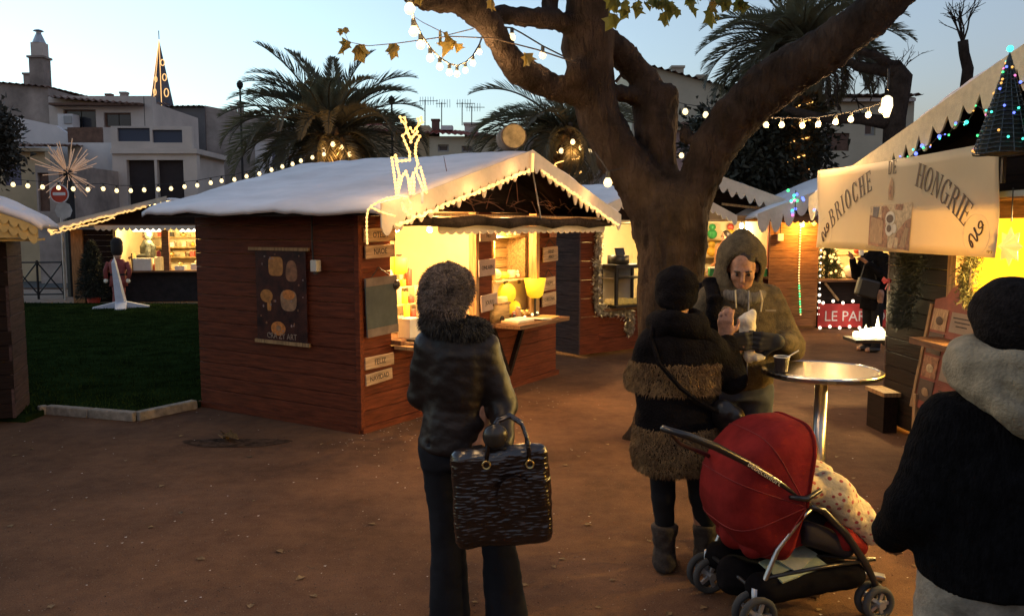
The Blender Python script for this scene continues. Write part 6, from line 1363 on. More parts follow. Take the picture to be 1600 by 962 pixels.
def leather_mat():
    m = M('black leather', (.014,.009,.008), rough=.45, var=.3, scale=7, bump=.35, bscale=14, spec=.3); return m
m_black = M('black wool', (.008,.007,.008), rough=1., var=.25, scale=18, bump=.5, bscale=90, spec=.06)
m_trou = M('black trousers', (.010,.010,.013), rough=.9, var=.2, spec=.2); m_jean = M('blue jeans', (.045,.055,.085), rough=.9, var=.25, scale=9); m_shoe = M('dark shoe', (.02,.016,.014), rough=.5, var=.2)
# ---------------------------------------------------------------- woman with the fur hat and the crocodile tote
W1 = vec(-.229, 3.5, 0); w1 = thing('person', 'woman seen from behind in a dark leather jacket and fluffy hat, carrying a large tote', 'person', W1)
F = SDF((-.38,-.35,-.02), (.42,.4,1.66), .009)
HC = vec(-.045, .0, 1.455); q = head_sdf(F, HC, R(180-52), R(-4), .97)
F.cap((-.04,.02,1.38), (-.03,.01,1.28), .052, .06, .03); F.loft([(.80,0,0,.15,.10),(1.0,0,0,.13,.09),(1.18,-.01,0,.16,.10),(1.28,-.02,0,.13,.08)], .05)
for hx, kx, fx in ((-.075,-.05,-.045),(.085,.16,.205)): F.cap((hx,0,.82), (kx,.02,.46), .085, .055, .03); F.cap((kx,.02,.46), (fx,.02,.09), .052, .035, .02); F.cap((fx,.04,.05), (fx+.02,.20,.035), .04, .03, .02)
F.cap((.12,0,1.24), (.19,-.02,.98), .045, .04); F.cap((.19,-.02,.98), (.185,-.20,.845), .036, .028); hand_sdf(F, (.185,-.20,.845), (-.05,-.5,-.85), (-1,.2,-.2), 1, .75, .95)
F.cap((-.13,0,1.24), (-.17,.06,1.02), .045, .04); F.cap((-.17,.06,1.02), (-.10,.28,1.02), .036, .028); hand_sdf(F, (-.10,.28,1.02), (.8,.5,.1), (0,.2,1), -1, .5, .95)
link('body', F.mesh('body', None, 1), m_skin, w1); face_bits(w1, q)
F = SDF((-.36,-.32,.74), (.42,.40,1.42), .010)       # leather jacket
F.loft([(.80,-.02,0,.152,.122),(.83,-.02,0,.156,.124),(.87,-.02,0,.146,.118),(1.0,-.01,0,.132,.110),(1.12,-.005,0,.146,.118),(1.22,-.005,.0,.152,.112),(1.285,-.01,0,.115,.092),(1.33,-.025,0,.075,.078)], .045)
F.cap((.115,.0,1.245), (.190,-.015,.995), .066, .060, .04); F.cap((.190,-.015,.995), (.192,-.165,.865), .058, .044, .03)
F.cap((-.125,0,1.245), (-.165,.06,1.03), .066, .058, .045); F.cap((-.165,.06,1.03), (-.10,.25,1.02), .056, .044, .035)
for z_ in (.845,): F.cap((-.16,-.08,z_), (.13,-.09,z_), .006, None, .015, True)
m_leather = leather_mat(); cloth(F, 'leather_jacket', m_leather, w1, .008, (7,7,11), 2)
F = SDF((-.30,-.28,.0), (.42,.36,.90), .012)       # flared trousers
F.loft([(.74,-.01,0,.145,.112),(.84,-.01,0,.140,.108)], .04)
for hx, kx, fx in ((-.075,-.05,-.045),(.085,.16,.205)): F.cap((hx,0,.80), (kx,.01,.46), .094, .074, .04); F.cap((kx,.01,.46), (fx,.02,.05), .072, .092, .03)
F.plane_cut((0,0,-1), -.025); cloth(F, 'trousers', m_trou, w1, .007, (9,9,8), 2, 2.)
for fx in (-.045,.205): MB().sphere((fx+.01,.12,.035), .05, 10, 7, sx=.9, sy=2.6, sz=.75).o('shoe', m_shoe, w1, smooth=True)
F = SDF((-.2,-.2,1.26), (.12,.2,1.64), .008); F.ell(HC+vec(0,.0,.045), (.112,.122,.098), .02); F.ell(HC+vec(-.012,-.03,-.02), (.102,.098,.09), .04); F.cap(HC+vec(-.005,-.02,-.05), (-.03,-.015,1.345), .088, .092, .04); F.plane_cut((0.55,.75,-1), -(1.435))
hat = cloth(F, 'fluffy_hat', M('grey brown knit', (.16,.13,.115), rough=1., var=.45, scale=30, bump=.9, bscale=45, spec=.1, stretch=(1,1,3)), w1, .008, (16,16,30))
Pn, Nn = sample_mesh(hat.data, 9000, 3); strands('hat_fluff', Pn, Nn, .018, .0022, M('hat fluff', (.19,.155,.135), rough=1., var=.4, scale=20), w1, droop=.3, jit=.7, seed=5)
F = SDF((-.26,-.22,1.22), (.22,.22,1.46), .010)      # fur collar
for i in range(20):
    a0, a1 = 2*math.pi*i/20, 2*math.pi*(i+1)/20; pp_ = lambda a: (-.025+.092*math.cos(a)+.03*max(0,math.cos(a)), .0+.088*math.sin(a), 1.338-.02*math.cos(a)); F.cap(pp_(a0), pp_(a1), .030, None, .02)
me = F.mesh('c'); Pn, Nn = sample_mesh(me, 15000, 4); m_furc = M('dark fur', (.060,.058,.055), rough=1., var=.5, scale=25); col_ = link('fur_collar', me, m_furc, w1); strands('collar_fur', Pn, Nn, .024, .0028, m_furc, w1, droop=.4, jit=.6, seed=6)
F = SDF((-.16,-.2,1.34), (.1,.2,1.5), .01); F.ell(HC+vec(-.01,-.02,-.045), (.09,.09,.07), .02); link('hair', F.mesh('hair', folds(.006,(30,30,8))), M('dark hair', (.02,.014,.012), rough=.6, var=.3), w1)
g_ = [q(.02,-.105,.010), q(.052,-.095,.012), q(.078,-.06,.014), q(.082,.0,.012)]
gl_ = MB().tube([q(.031+.02*math.cos(a),-.112,.008+.016*math.sin(a)) for a in [2*math.pi*i/14 for i in range(14)]], .003, 5, close=True).o('glasses', M('dark frame', (.02,.015,.015), rough=.3, var=0), w1); MB().tube(g_, .003, 5).o('temple', m_blk, gl_)
MB().prism([(.022*math.cos(2*math.pi*i/14), .017*math.sin(2*math.pi*i/14)) for i in range(14)], -.001, .001).o('lens', M('glass lens', (.6,.45,.3), rough=.05, var=0, spec=.8), gl_, loc=q(.031,-.112,.008), rot=(R(-4),0,R(180-52)))
# tote
m_croc = M('crocodile leather', (.012,.006,.005), rough=.25, var=.3, scale=9, spec=.6, coat=.5)
n = m_croc.node_tree.nodes; l = m_croc.node_tree.links; tc = n.new('ShaderNodeTexCoord'); mp = n.new('ShaderNodeMapping'); mp.inputs['Scale'].default_value = (26,26,92); vo = n.new('ShaderNodeTexVoronoi'); vo.inputs['Scale'].default_value = 1.; vo.feature = 'SMOOTH_F1'
bpn = n.new('ShaderNodeBump'); bpn.inputs['Strength'].default_value = 1.; bpn.inputs['Distance'].default_value = .005; bpn.invert = True; l.new(tc.outputs['Object'], mp.inputs[0]); l.new(mp.outputs[0], vo.inputs['Vector']); l.new(vo.outputs[0], bpn.inputs['Height']); l.new(bpn.outputs[0], n['Principled BSDF'].inputs['Normal'])
tb = thing('tote_bag', 'large dark crocodile pattern tote hanging from the woman\'s forearm', 'bag', W1+vec(.203,-.235,.475), R(4)); tb.scale = (.93,.93,.95)
F = SDF((-.26,-.12,-.03), (.26,.12,.46), .008)
for i in range(24):
    z = .03+.36*i/23; w_ = .205-.012*z; t_ = .072-.09*z*.5; F.cap((-w_+.03,0,z), (w_-.03,0,z), .035, None, .02, flat=((0,1,0), 1.25-.6*z))
bg_ = link('body', F.mesh('b', folds(.008,(6,6,6)), 1), m_croc, tb); bg_.rotation_euler = (0, R(-4), 0)
for yy in (-.045,.045):
    for sx in (-.085,.10): MB().tube([(sx-.018*math.cos(a)*0+.016*math.sin(a), yy-.012, .36+.016*math.cos(a)) for a in [2*math.pi*i/12 for i in range(12)]], .004, 5, close=True).o('ring', M('brass ring', (.5,.36,.14), metal=.9, rough=.3, var=0), tb)
    MB().tube([(-.085,yy,.37),(-.07,yy*.8,.47),(-.03,yy*.5+.01,.535),(.02,yy*.4+.02,.55),(.07,yy*.5+.01,.52),(.095,yy*.8,.45),(.10,yy,.37)], .0095, 8).o('handle', m_croc, tb, smooth=True)
tg = MB().prism([(.07*math.cos(2*math.pi*i/18), .08*math.sin(2*math.pi*i/18)) for i in range(18)], -.008, .0).o('round_tag', m_croc, tb, loc=(.03,-.095,.24)); ch = MB().sphere((0,0,0), .055, 20, 14).o('pompom', M('dark glossy charm', (.03,.025,.02), rough=.25, var=.3), tb, smooth=True, loc=(-.045,-.03,.475), scale=(1,.7,1))
# ---------------------------------------------------------------- woman in the fur banded coat
W2 = vec(.826, 4.1, 0); w2 = thing('person', 'woman seen from behind in a black coat with fur bands, raising food in her hand', 'person', W2)
F = SDF((-.34,-.32,-.02), (.42,.36,1.60), .009); HC = vec(-.012,.01,1.425); q = head_sdf(F, HC, R(180-38), R(6), .97)
F.cap((-.01,.02,1.36), (0,.01,1.20), .052, .06, .03); F.loft([(.62,0,0,.16,.11),(.85,0,0,.14,.10),(1.05,0,0,.15,.1),(1.2,0,0,.13,.08)], .05)
for hx, fx in ((-.075,-.045),(.095,.165)): F.cap((hx,0,.70), ((hx+fx)/2,.01,.38), .08, .052, .03); F.cap(((hx+fx)/2,.01,.38), (fx,.02,.08), .05, .036, .02); F.cap((fx,.02,.05), (fx+.02,.16,.035), .04, .03, .02)
F.cap((.17,0,1.17), (.295,.06,.985), .045, .04, .02); F.cap((.295,.06,.985), (.255,.085,1.20), .038, .028, .02); hand_sdf(F, (.255,.085,1.20), (-.02,-.05,1), (.35,.75,.1), -1, .62, 1.0)
F.cap((-.16,0,1.17), (-.20,.10,.98), .045, .04, .02); F.cap((-.20,.10,.98), (-.05,.28,1.05), .038, .028, .02); hand_sdf(F, (-.05,.28,1.05), (.9,.3,.2), (0,-.2,1), -1, .6, .95)
link('body', F.mesh('body', None, 1), m_skin, w2); face_bits(w2, q)
LEGM = M('black tights', (.010,.010,.012), rough=.85, var=.1, spec=.2); F = SDF((-.25,-.2,.05), (.26,.3,.72), .011)
for hx, fx in ((-.075,-.045),(.095,.165)): F.cap((hx,0,.70), ((hx+fx)/2,.005,.40), .080, .060, .03); F.cap(((hx+fx)/2,.005,.40), (fx,.02,.20), .058, .048, .02)
cloth(F, 'tights', LEGM, w2, .003)
m_boot2 = M('dark suede boot', (.045,.034,.028), rough=.9, var=.3, scale=14, bump=.4)
for fx, nm in ((-.045,'boot'),(.165,'boot')):
    F = SDF((fx-.13,-.16,-.01), (fx+.15,.34,.33), .010); F.cap((fx,.02,.07), (fx-.010,.012,.22), .052, .060, .03); F.cap((fx,.0,.045), (fx+.03,.17,.04), .055, .05, .04); F.cap((fx-.02,.0,.235), (fx+.02,.02,.225), .052, .052, .01); F.plane_cut((0,0,-1), -.004); F.plane_cut((0,0,1), .25)
    cloth(F, nm, m_boot2, w2, .006, (18,18,26), 1)
def coat2(F):
    F.loft([(.55,.0,0,.205,.165),(.66,.0,0,.222,.17),(.77,.0,0,.205,.15),(.93,.0,0,.205,.145),(1.09,.0,0,.195,.135),(1.17,.0,0,.185,.125),(1.235,-.0,0,.14,.10),(1.28,-.01,0,.09,.09)], .05)
    F.cap((.145,.0,1.175), (.290,.05,.985), .080, .070, .05); F.cap((.290,.05,.985), (.262,.08,1.165), .066, .052, .03); F.cap((-.13,0,1.175), (-.175,.09,.99), .078, .066, .05); F.cap((-.175,.09,.99), (-.08,.25,1.04), .062, .050, .03)
    return F
F = coat2(SDF((-.36,-.32,.50), (.42,.38,1.36), .011)); coat = cloth(F, 'coat', m_black, w2, .008, (7,7,12), 2, 5.)
m_fur2 = M('mottled brown fur', (.26,.165,.075), rough=1., var=.5, scale=10, col2=(.075,.042,.02), detail=6); pass
Pn, Nn = sample_mesh(coat.data, 40000, 7, sel=lambda c: (((c[:,2] > .935) & (c[:,2] < 1.085)) | (c[:,2] < .765))*((c[:,0] < .20) | (c[:,2] < .75))*(c[:,1] < .16))
strands('fur_bands', Pn, Nn, .015, .0042, m_fur2, w2, droop=.7, jit=.45, seed=8)
F = SDF((-.2,-.2,1.16), (.2,.2,1.42), .010)
for i in range(16):
    a0, a1 = 2*math.pi*i/16, 2*math.pi*(i+1)/16; pp_ = lambda a: (-.005+.095*math.cos(a), .0+.085*math.sin(a), 1.28+.012*math.sin(2*a)); F.cap(pp_(a0), pp_(a1), .052, None, .03)
F.cap((.09,-.07,1.25), (.15,-.05,1.20), .04, .03, .03); F.cap((-.09,-.05,1.25), (-.14,-.05,1.19), .045, .03, .03); cloth(F, 'black_scarf', m_black, w2, .008, (12,12,20))
F = SDF((-.18,-.2,1.30), (.16,.2,1.60), .008); F.ell(HC+vec(0,.0,.040), (.108,.115,.098), .02); F.ell(HC+vec(-.005,-.03,-.03), (.098,.090,.075), .04); F.plane_cut((0.12,.42,-1), -1.40+.02); hat = cloth(F, 'knit_hat', m_black, w2, .006, (22,22,30))
sb_ = thing('shoulder_bag', 'black shoulder bag worn across the back of the fur coat', 'bag', W2)
MB().tube([(-.13,-.045,1.285),(-.155,-.10,1.22),(-.12,-.158,1.10),(-.02,-.175,.985),(.09,-.165,.905),(.17,-.13,.86),(.215,-.09,.845)], [.012]*7, 6).o('strap', m_black, sb_); s0 = sb_.children[0] if sb_.children else None
F = SDF((.10,-.26,.58), (.42,.10,.95), .008); F.cap((.21,-.10,.83), (.33,-.10,.68), .065, .085, .03, flat=((.5,.8,.2),.6)); F.cap((.20,-.10,.87), (.26,-.11,.83), .045, .05, .03); cloth(F, 'bag_body', M('black glossy bag', (.014,.012,.012), rough=.32, var=.2, bump=.3, bscale=20), sb_, .006, (12,12,16))
MB().tube([(.24,-.175,.80),(.29,-.185,.73),(.335,-.18,.66)], .004, 5).o('zip', m_zinc, sb_)
fd = thing('pastry_piece', 'bitten piece of pastry pinched in the woman\'s raised fingers', 'food', W2+vec(.272,.135,1.325)); MB().sphere((0,0,0), .024, 8, 6, sx=1.2, sy=.8).o('crumb', M('brown pastry', (.36,.19,.08), var=.4, scale=40, bump=.5), fd)
# ---------------------------------------------------------------- hooded man
W3 = vec(1.24, 4.5, 0); w3 = thing('person', 'man in a grey hooded fleece looking down at the food in his gloved hands', 'person', W3)
F = SDF((-.36,-.45,-.02), (.40,.30,1.72), .008); HC = vec(-.008,-.055,1.530); q = head_sdf(F, HC, R(-14), R(27), .97)
F.cap((0,-.01,1.46), (0,.02,1.34), .058, .066, .03); F.loft([(.90,0,0,.16,.11),(1.1,0,0,.16,.11),(1.32,0,.01,.18,.11),(1.42,0,.01,.10,.08)], .06)
for s in (-1,1): F.cap((s*.095,0,.90), (s*.11,.0,.49), .09, .058, .03); F.cap((s*.11,0,.49), (s*.115,.03,.09), .056, .04, .02); F.cap((s*.115,.02,.05), (s*.125,-.15,.035), .042, .034, .02)
F.cap((.15,.01,1.35), (.27,-.03,1.11), .045, .042); F.cap((.27,-.03,1.11), (.125,-.27,1.165), .042, .032); hand_sdf(F, (.125,-.27,1.165), (-1,-.12,.05), (-.1,1,.1), 1, .6, 1.08)
F.cap((-.15,.01,1.35), (-.27,-.05,1.12), .045, .042); F.cap((-.27,-.05,1.12), (-.14,-.27,1.17), .042, .032); hand_sdf(F, (-.14,-.27,1.17), (1,-.1,.05), (-.1,1,.0), -1, .6, 1.08)
link('body', F.mesh('body', None, 1), m_skin, w3); face_bits(w3, q, M('dark brow', (.03,.018,.012), var=0))
mst = MB().sphere(tuple(q(0,-.062,-.078)), .030, 10, 6, sx=1.1, sy=.9, sz=.55); mst.o('stubble', M('stubble skin', (.24,.125,.08), var=.2, scale=60, rough=.7), w3, smooth=True)
m_fleece = M('grey olive fleece', (.105,.082,.050), rough=1., var=.22, scale=26, bump=.45, bscale=130, spec=.1)
F = SDF((-.40,-.40,.82), (.42,.34,1.52), .010)
F.loft([(.88,0,.0,.185,.135),(.93,0,.0,.192,.14),(1.0,0,.0,.195,.145),(1.16,0,.0,.205,.145),(1.32,0,.005,.215,.135),(1.40,0,.01,.17,.115),(1.465,0,.01,.10,.095)], .05)
F.cap((.160,.01,1.365), (.275,-.03,1.105), .076, .070, .05); F.cap((.275,-.03,1.105), (.155,-.245,1.16), .066, .046, .03); F.cap((-.160,.01,1.365), (-.275,-.05,1.115), .076, .070, .05); F.cap((-.285,-.05,1.115), (-.165,-.245,1.165), .072, .050, .03)
jk = cloth(F, 'fleece_jacket', m_fleece, w3, .009, (9,9,14), 2, 9.)
F = SDF((-.22,-.32,1.32), (.22,.22,1.80), .008)     # hood
F.ell(HC+vec(.006,.055,.045), (.132,.142,.150), .02); F.cap(HC+vec(.006,.04,.10), HC+vec(.005,.035,.180), .085, .026, .05); F.cap((-.02,.04,1.42), (.0,.06,1.40), .135, .14, .06)
F.ell(HC+vec(-.012,-.12,-.058), (.083,.185,.088), .02, True, rot=(R(16),0,R(-14))); F.ell(HC+vec(0,.02,.02), (.098,.110,.120), .01, True)
cloth(F, 'hood', m_fleece, w3, .005, (10,10,14), 1, 3.)
F = SDF((-.14,-.2,1.44), (.14,.12,1.70), .007); F.ell(HC+vec(.004,.006,.056), (.078,.096,.068), .01); F.ell(q(0,-.085,-.03), (.085,.06,.072), .012, True, rot=(R(22),0,R(-14))); link('hair', F.mesh('hair', folds(.004,(40,40,20))), M('short dark hair', (.025,.016,.012), rough=.7, var=.3), w3)
F = SDF((-.16,-.24,1.30), (.16,.12,1.50), .008)     # striped scarf at the throat
for i in range(12):
    a0, a1 = R(180+180*i/12), R(180+180*(i+1)/12); F.cap((.10*math.cos(a0), -.02+.11*math.sin(a0), 1.405-.03*abs(math.sin(a0))), (.10*math.cos(a1), -.02+.11*math.sin(a1), 1.405-.03*abs(math.sin(a1))), .024, None, .02)
F.cap((-.03,-.10,1.395), (.0,-.115,1.34), .03, .024, .03); cloth(F, 'neck_scarf', M('striped grey scarf', (.17,.15,.12), rough=.95, var=.4, scale=16, stretch=(6,1,1)), w3, .006, (14,14,30))
MB().tube([(.0,-.155,1.42),(.003,-.157,1.2),(.003,-.15,.92)], .004, 5).o('zip', m_zinc, w3)
for s, z1 in ((1,1.31),(-1,1.33)): MB().tube([(.065*s,-.135,1.42),(.07*s,-.165,1.37),(.065*s,-.158,z1)], .0045, 6).o('drawstring', M('cord', (.5,.42,.26), var=.1), w3)
MB().box((.12,-.148,1.315), (.055,.003,.010)).o('chest_mark', M('mark', (.22,.19,.14), var=0), w3)
F = SDF((-.26,-.24,.0), (.26,.22,1.0), .012); F.loft([(.82,0,0,.165,.125),(.95,0,0,.165,.12)], .04)
for s in (-1,1): F.cap((s*.095,0,.86), (s*.11,.0,.49), .10, .078, .03); F.cap((s*.11,0,.49), (s*.115,.02,.08), .075, .062, .02)
F.plane_cut((0,0,-1), -.04); cloth(F, 'jeans', m_jean, w3, .006, (10,10,16))
for s in (-1,1): MB().sphere((s*.118,-.07,.04), .055, 10, 7, sx=.85, sy=2.4, sz=.75).o('shoe', m_shoe, w3, smooth=True)
m_glove = M('black glove', (.018,.016,.015), rough=.75, var=.2)
for s in (1,-1):
    F = SDF((-.32,-.42,1.04), (.32,-.12,1.30), .006); w_ = (.125*s+(.0 if s > 0 else -.015),-.27,1.165); hand_sdf(F, w_, (-s,-.12,.05), (-.1,1,.1), s, .6, 1.22); F.cap(w_, (w_[0]+.045*s, w_[1]+.06, w_[2]-.005), .034, .038, .02); link('glove', F.mesh('glove', None, 1), m_glove, w3)
pk = thing('paper_wrap', 'white paper wrap of food held between the man\'s gloves', 'food wrap', W3+vec(-.005,-.225,1.165)); F = SDF((-.09,-.09,-.13), (.10,.09,.20), .007); F.cap((-.005,0,-.09), (-.02,0,.10), .030, .045, .02, flat=((0,1,0),.7)); F.cap((-.02,0,.10), (.01,0,.145), .035, .018, .02); F.cap((.03,-.02,-.085), (.055,-.02,-.08), .02, None, .02)
cloth(F, 'paper', M('crumpled white paper', (.72,.64,.48), rough=.8, var=.08, bump=.6, bscale=30), pk, .009, (26,26,22), 0)
bk = thing('backpack_strap', 'dark bag strap over the hooded man\'s shoulder', 'bag', W3)
F = SDF((-.36,-.3,.98), (-.05,.32,1.52), .010)
for a_, b_ in (((-.15,.12,1.40),(-.16,.02,1.455)),((-.16,.02,1.455),(-.17,-.12,1.37)),((-.17,-.12,1.37),(-.19,-.155,1.15))): F.cap(a_, b_, .042, None, .03, flat=((0,.5,1),.45))
F.cap((-.16,.20,1.36), (-.16,.20,1.06), .085, .095, .03); link('strap', F.mesh('strap', folds(.005)), m_black, bk)
# ---------------------------------------------------------------- man at the right edge
W4 = vec(1.325, 2.2, 0); w4 = thing('person', 'man seen from behind at the right edge, black jacket, grey hood, dark beanie', 'person', W4)
F = SDF((-.38,-.34,-.02), (.42,.36,1.62), .010); HC = vec(.03,.04,1.475); q = head_sdf(F, HC, R(180-35), R(14), 1.0)
F.cap((.02,.03,1.40), (.02,.0,1.28), .058, .066, .03); F.loft([(.82,0,0,.17,.12),(1.0,0,0,.17,.12),(1.2,0,0,.19,.12),(1.3,0,0,.12,.09)], .05)
for s in (-1,1): F.cap((s*.09,0,.80), (s*.11,.0,.44), .09, .058, .03); F.cap((s*.11,0,.44), (s*.115,-.02,.09), .056, .04, .02); F.cap((s*.115,0,.05), (s*.125,.15,.035), .042, .034, .02); F.cap((s*.15,0,1.22), (s*.215,.02,1.0), .05, .045, .02); F.cap((s*.215,.02,1.0), (s*.20,.19,.85), .042, .032, .02); hand_sdf(F, (s*.20,.19,.85), (-s*.2,.8,-.5), (-s,.0,-.2), s, .6, 1.05)
link('body', F.mesh('body', None, 1), m_skin, w4); face_bits(w4, q)
F = SDF((-.40,-.32,.70), (.46,.36,1.42), .010)
F.loft([(.78,.02,0,.215,.165),(.84,.01,0,.222,.168),(.95,.01,0,.222,.165),(1.1,.0,0,.225,.16),(1.22,.01,0,.205,.14),(1.29,.02,0,.15,.11),(1.34,.02,0,.09,.09)], .05)
F.cap((-.150,0,1.225), (-.222,.01,1.0), .082, .074, .05); F.cap((-.222,.01,1.0), (-.205,.17,.86), .072, .058, .04); F.cap((.165,0,1.225), (.235,.01,1.0), .086, .078, .06); F.cap((.235,.01,1.0), (.215,.17,.86), .075, .060, .04)
F.plane_cut((0.12,0,-1), -.79); m_knit = M('black knit', (.006,.006,.007), rough=1., var=.3, scale=30, bump=.6, bscale=70, spec=.05, stretch=(2,2,.7)); cloth(F, 'black_jacket', m_knit, w4, .010, (6,6,9), 2, 12.)
F = SDF((-.28,-.26,1.20), (.32,.26,1.56), .008)       # hood lying on the shoulders
for i in range(18):
    a0, a1 = 2*math.pi*i/18, 2*math.pi*(i+1)/18; pp_ = lambda a: (.03+.125*math.cos(a), .0+.105*math.sin(a), 1.375+.03*math.sin(a)); F.cap(pp_(a0), pp_(a1), .062-.012*math.sin(a0), None, .03)
F.ell((.02,-.10,1.345), (.135,.075,.085), .05); F.ell((.02,-.135,1.325), (.05,.05,.06), .05); F.ell((.04,-.05,1.44), (.095,.06,.03), .03, True); F.ell((-.03,-.15,1.285), (.07,.04,.06), .05)
for a_, b_ in (((-.12,-.13,1.42),(.02,-.205,1.36)),((.0,-.21,1.36),(.09,-.19,1.31)),((-.10,-.155,1.35),(-.01,-.20,1.29)),((.10,-.16,1.42),(.03,-.20,1.38))): F.cap(a_, b_, .010, .006, .035, True)
cloth(F, 'grey_hood', M('grey jersey hood', (.25,.215,.15), rough=1., var=.18, scale=20, bump=.4, bscale=120, spec=.1), w4, .012, (9,9,12), 2)
F = SDF((-.15,-.18,1.38), (.22,.24,1.66), .008); F.ell(HC+vec(0,.0,.045), (.104,.118,.098), .02); F.ell(HC+vec(0,-.03,-.0), (.100,.098,.08), .03); F.plane_cut((.05,.30,-1), -1.43+.012); cloth(F, 'beanie', M('charcoal beanie', (.014,.012,.012), rough=1., var=.3, scale=40, bump=.6, bscale=110, spec=.05), w4, .004, (20,20,30))
F = SDF((-.14,-.14,1.34), (.2,.2,1.5), .008); F.ell(HC+vec(0,-.015,-.045), (.088,.098,.06), .02); link('hair', F.mesh('hair', folds(.004,(40,40,12))), M('grey hair', (.10,.085,.07), rough=.8, var=.4, scale=40), w4)
F = SDF((-.28,-.26,.0), (.30,.26,.95), .012); F.loft([(.72,0.01,0,.18,.14),(.9,.01,0,.18,.135)], .04)
for s in (-1,1): F.cap((s*.095,0,.78), (s*.11,.0,.44), .112, .088, .04); F.cap((s*.11,0,.44), (s*.115,-.01,.08), .085, .072, .02)
F.plane_cut((0,0,-1), -.04); cloth(F, 'jeans', M('faded jeans', (.22,.20,.16), rough=.95, var=.25, scale=14, bump=.3, bscale=80), w4, .009, (9,9,14))
for s in (-1,1): MB().sphere((s*.118,.07,.04), .055, 10, 7, sx=.85, sy=2.4, sz=.75).o('shoe', m_shoe, w4, smooth=True)
# ---------------------------------------------------------------- passers-by and sellers
def small_person(label, loc, coat, hair, yaw, hem=.55, arm=None, h=1.0, trouser=None, hood=False, sleeve=None):
    t = thing('person', label, 'person', loc); F = SDF((-.42,-.42,-.02), (.42,.42,1.78), .016); HC = vec(0,-.0,1.56); q = head_sdf(F, HC, yaw, R(6)); f = Matrix.Rotation(yaw, 3, 'Z') @ Vector((0,-1,0)); sd = Vector((-f.y, f.x, 0))
    F.cap((0,.0,1.46), (0,0,1.34), .055, .06, .03); F.loft([(.85,0,0,.15,.11),(1.1,0,0,.15,.11),(1.3,0,0,.16,.10),(1.42,0,0,.09,.07)], .05)
    legs = []
    for s in (-1,1): a = sd*(.09*s); F.cap(a+vec(0,0,.85), a+vec(0,0,.48), .08, .055, .03); F.cap(a+vec(0,0,.48), a+vec(0,0,.08), .052, .036, .02); F.cap(a+vec(0,0,.05), a+f*.16+vec(0,0,.035), .04, .033, .02); legs.append(a)
    arms = arm or [((-1),(.10,-.05,1.05),(.10,.16,.92)), (1,(.10,-.05,1.05),(.10,.16,.92))]; A = []
    for s, e, w_ in arms:
        sh_ = sd*(.17*s)+vec(0,0,1.37); el = sd*(.17*s+e[0]*s)+f*e[1]+vec(0,0,e[2]); wr = sd*(.17*s+w_[0]*s)+f*w_[1]+vec(0,0,w_[2]); A.append((sh_, el, wr)); F.cap(sh_, el, .045, .04, .02); F.cap(el, wr, .038, .028, .02); hand_sdf(F, wr, (wr-el), f+vec(0,0,-.3), s, .5, 1.0, k=.012)
    link('body', F.mesh('body', None, 1), m_skin, t); face_bits(t, q)
    F = SDF((-.42,-.42,hem-.06), (.42,.42,1.54), .016); F.loft([(hem,0,0,.19,.16),(.9,0,0,.175,.135),(1.15,0,0,.18,.13),(1.34,0,0,.19,.12),(1.42,0,0,.12,.10),(1.48,0,0,.085,.085)], .05)
    for sh_, el, wr in A: F.cap(sh_, el, .075, .065, .04); F.cap(el, el.lerp(wr, .9), .062, .048, .02)
    cloth(F, 'coat', coat, t, .008, (8,8,12), 1)
    F = SDF((-.25,-.25,.03), (.25,.25,max(.7,hem+.15)), .016)
    for a in legs: F.cap(a+vec(0,0,max(.6,hem+.05)), a+vec(0,0,.08), .085, .062, .02)
    cloth(F, 'trousers', trouser or m_trou, t, .004, smooth=1)
    for a in legs: MB().sphere(tuple(a+f*.06+vec(0,0,.04)), .06, 8, 6, sx=1+abs(f.x), sy=1+abs(f.y), sz=.7).o('shoe', m_shoe, t, smooth=True)
    F = SDF((-.2,-.2,1.42), (.2,.2,1.80), .014)
    if hood: F.ell(HC+vec(0,.02,.04), (.125,.135,.15), .02); F.cap(HC+vec(0,.02,.1), HC+vec(0,.05,.2), .08, .02, .04); F.ell(HC+f*.11, (.085,.085,.10), .02, True)
    else: F.ell(HC-f*.015+vec(0,0,.045), (.088,.100,.085), .02); F.ell(HC-f*.03+vec(0,0,-.02), (.082,.075,.07), .03)
    cloth(F, 'hood' if hood else 'hair', hair, t, .005, (20,20,20), 1); t.scale = (h,h,h); return t
m_hair = M('dark brown hair', (.018,.012,.01), rough=.6, var=.3)
small_person('distant shopper in a long dark coat drinking in front of the red counter banner', vec(5.10,11.7,0), m_black, m_hair, R(-70), hem=.62, arm=[(-1,(.08,.10,1.10),(-.04,.30,1.36)), (1,(.08,.02,1.08),(-.05,.26,1.30))], h=.97)
cu = thing('paper_cup', 'white paper cup raised by the distant shopper', 'cup', vec(4.87,11.62,1.36)); MB().lathe([(.03,0),(.042,.11),(.040,.11),(.028,.01)], 12).o('cup', m_paper, cu); MB().lathe([(.044,.105),(.044,.118)], 12).o('rim', m_paper, cu)
hbg = thing('handbag', 'dark handbag hanging at the distant shopper\'s side', 'bag', vec(4.92,11.5,.78)); MB().box((0,0,.13), (.30,.12,.26), (0,.25,0)).o('body', m_blk, hbg, bevel=.03); MB().tube([(-.1,0,.25),(-.05,0,.45),(.06,0,.5),(.12,0,.25)], .01, 6).o('strap', m_blk, hbg)
small_person('dark haired seller with a light top inside the toy hut', E_.p(1.88,.62,.0), M('orange top', (.45,.20,.08), var=.2), m_hair, R(-60), hem=.85, h=1.0)
small_person('hooded seller with red sleeves behind the counter of the far gift hut', B.p(1.52,.55,0), M('green grey coat', (.085,.085,.06), var=.3), M('green grey hood', (.10,.10,.07), var=.3), R(-65), hem=.8, arm=[(-1,(.10,.02,1.10),(.0,.28,1.05)), (1,(.10,.02,1.10),(.02,.30,1.08))], hood=True, h=.98)
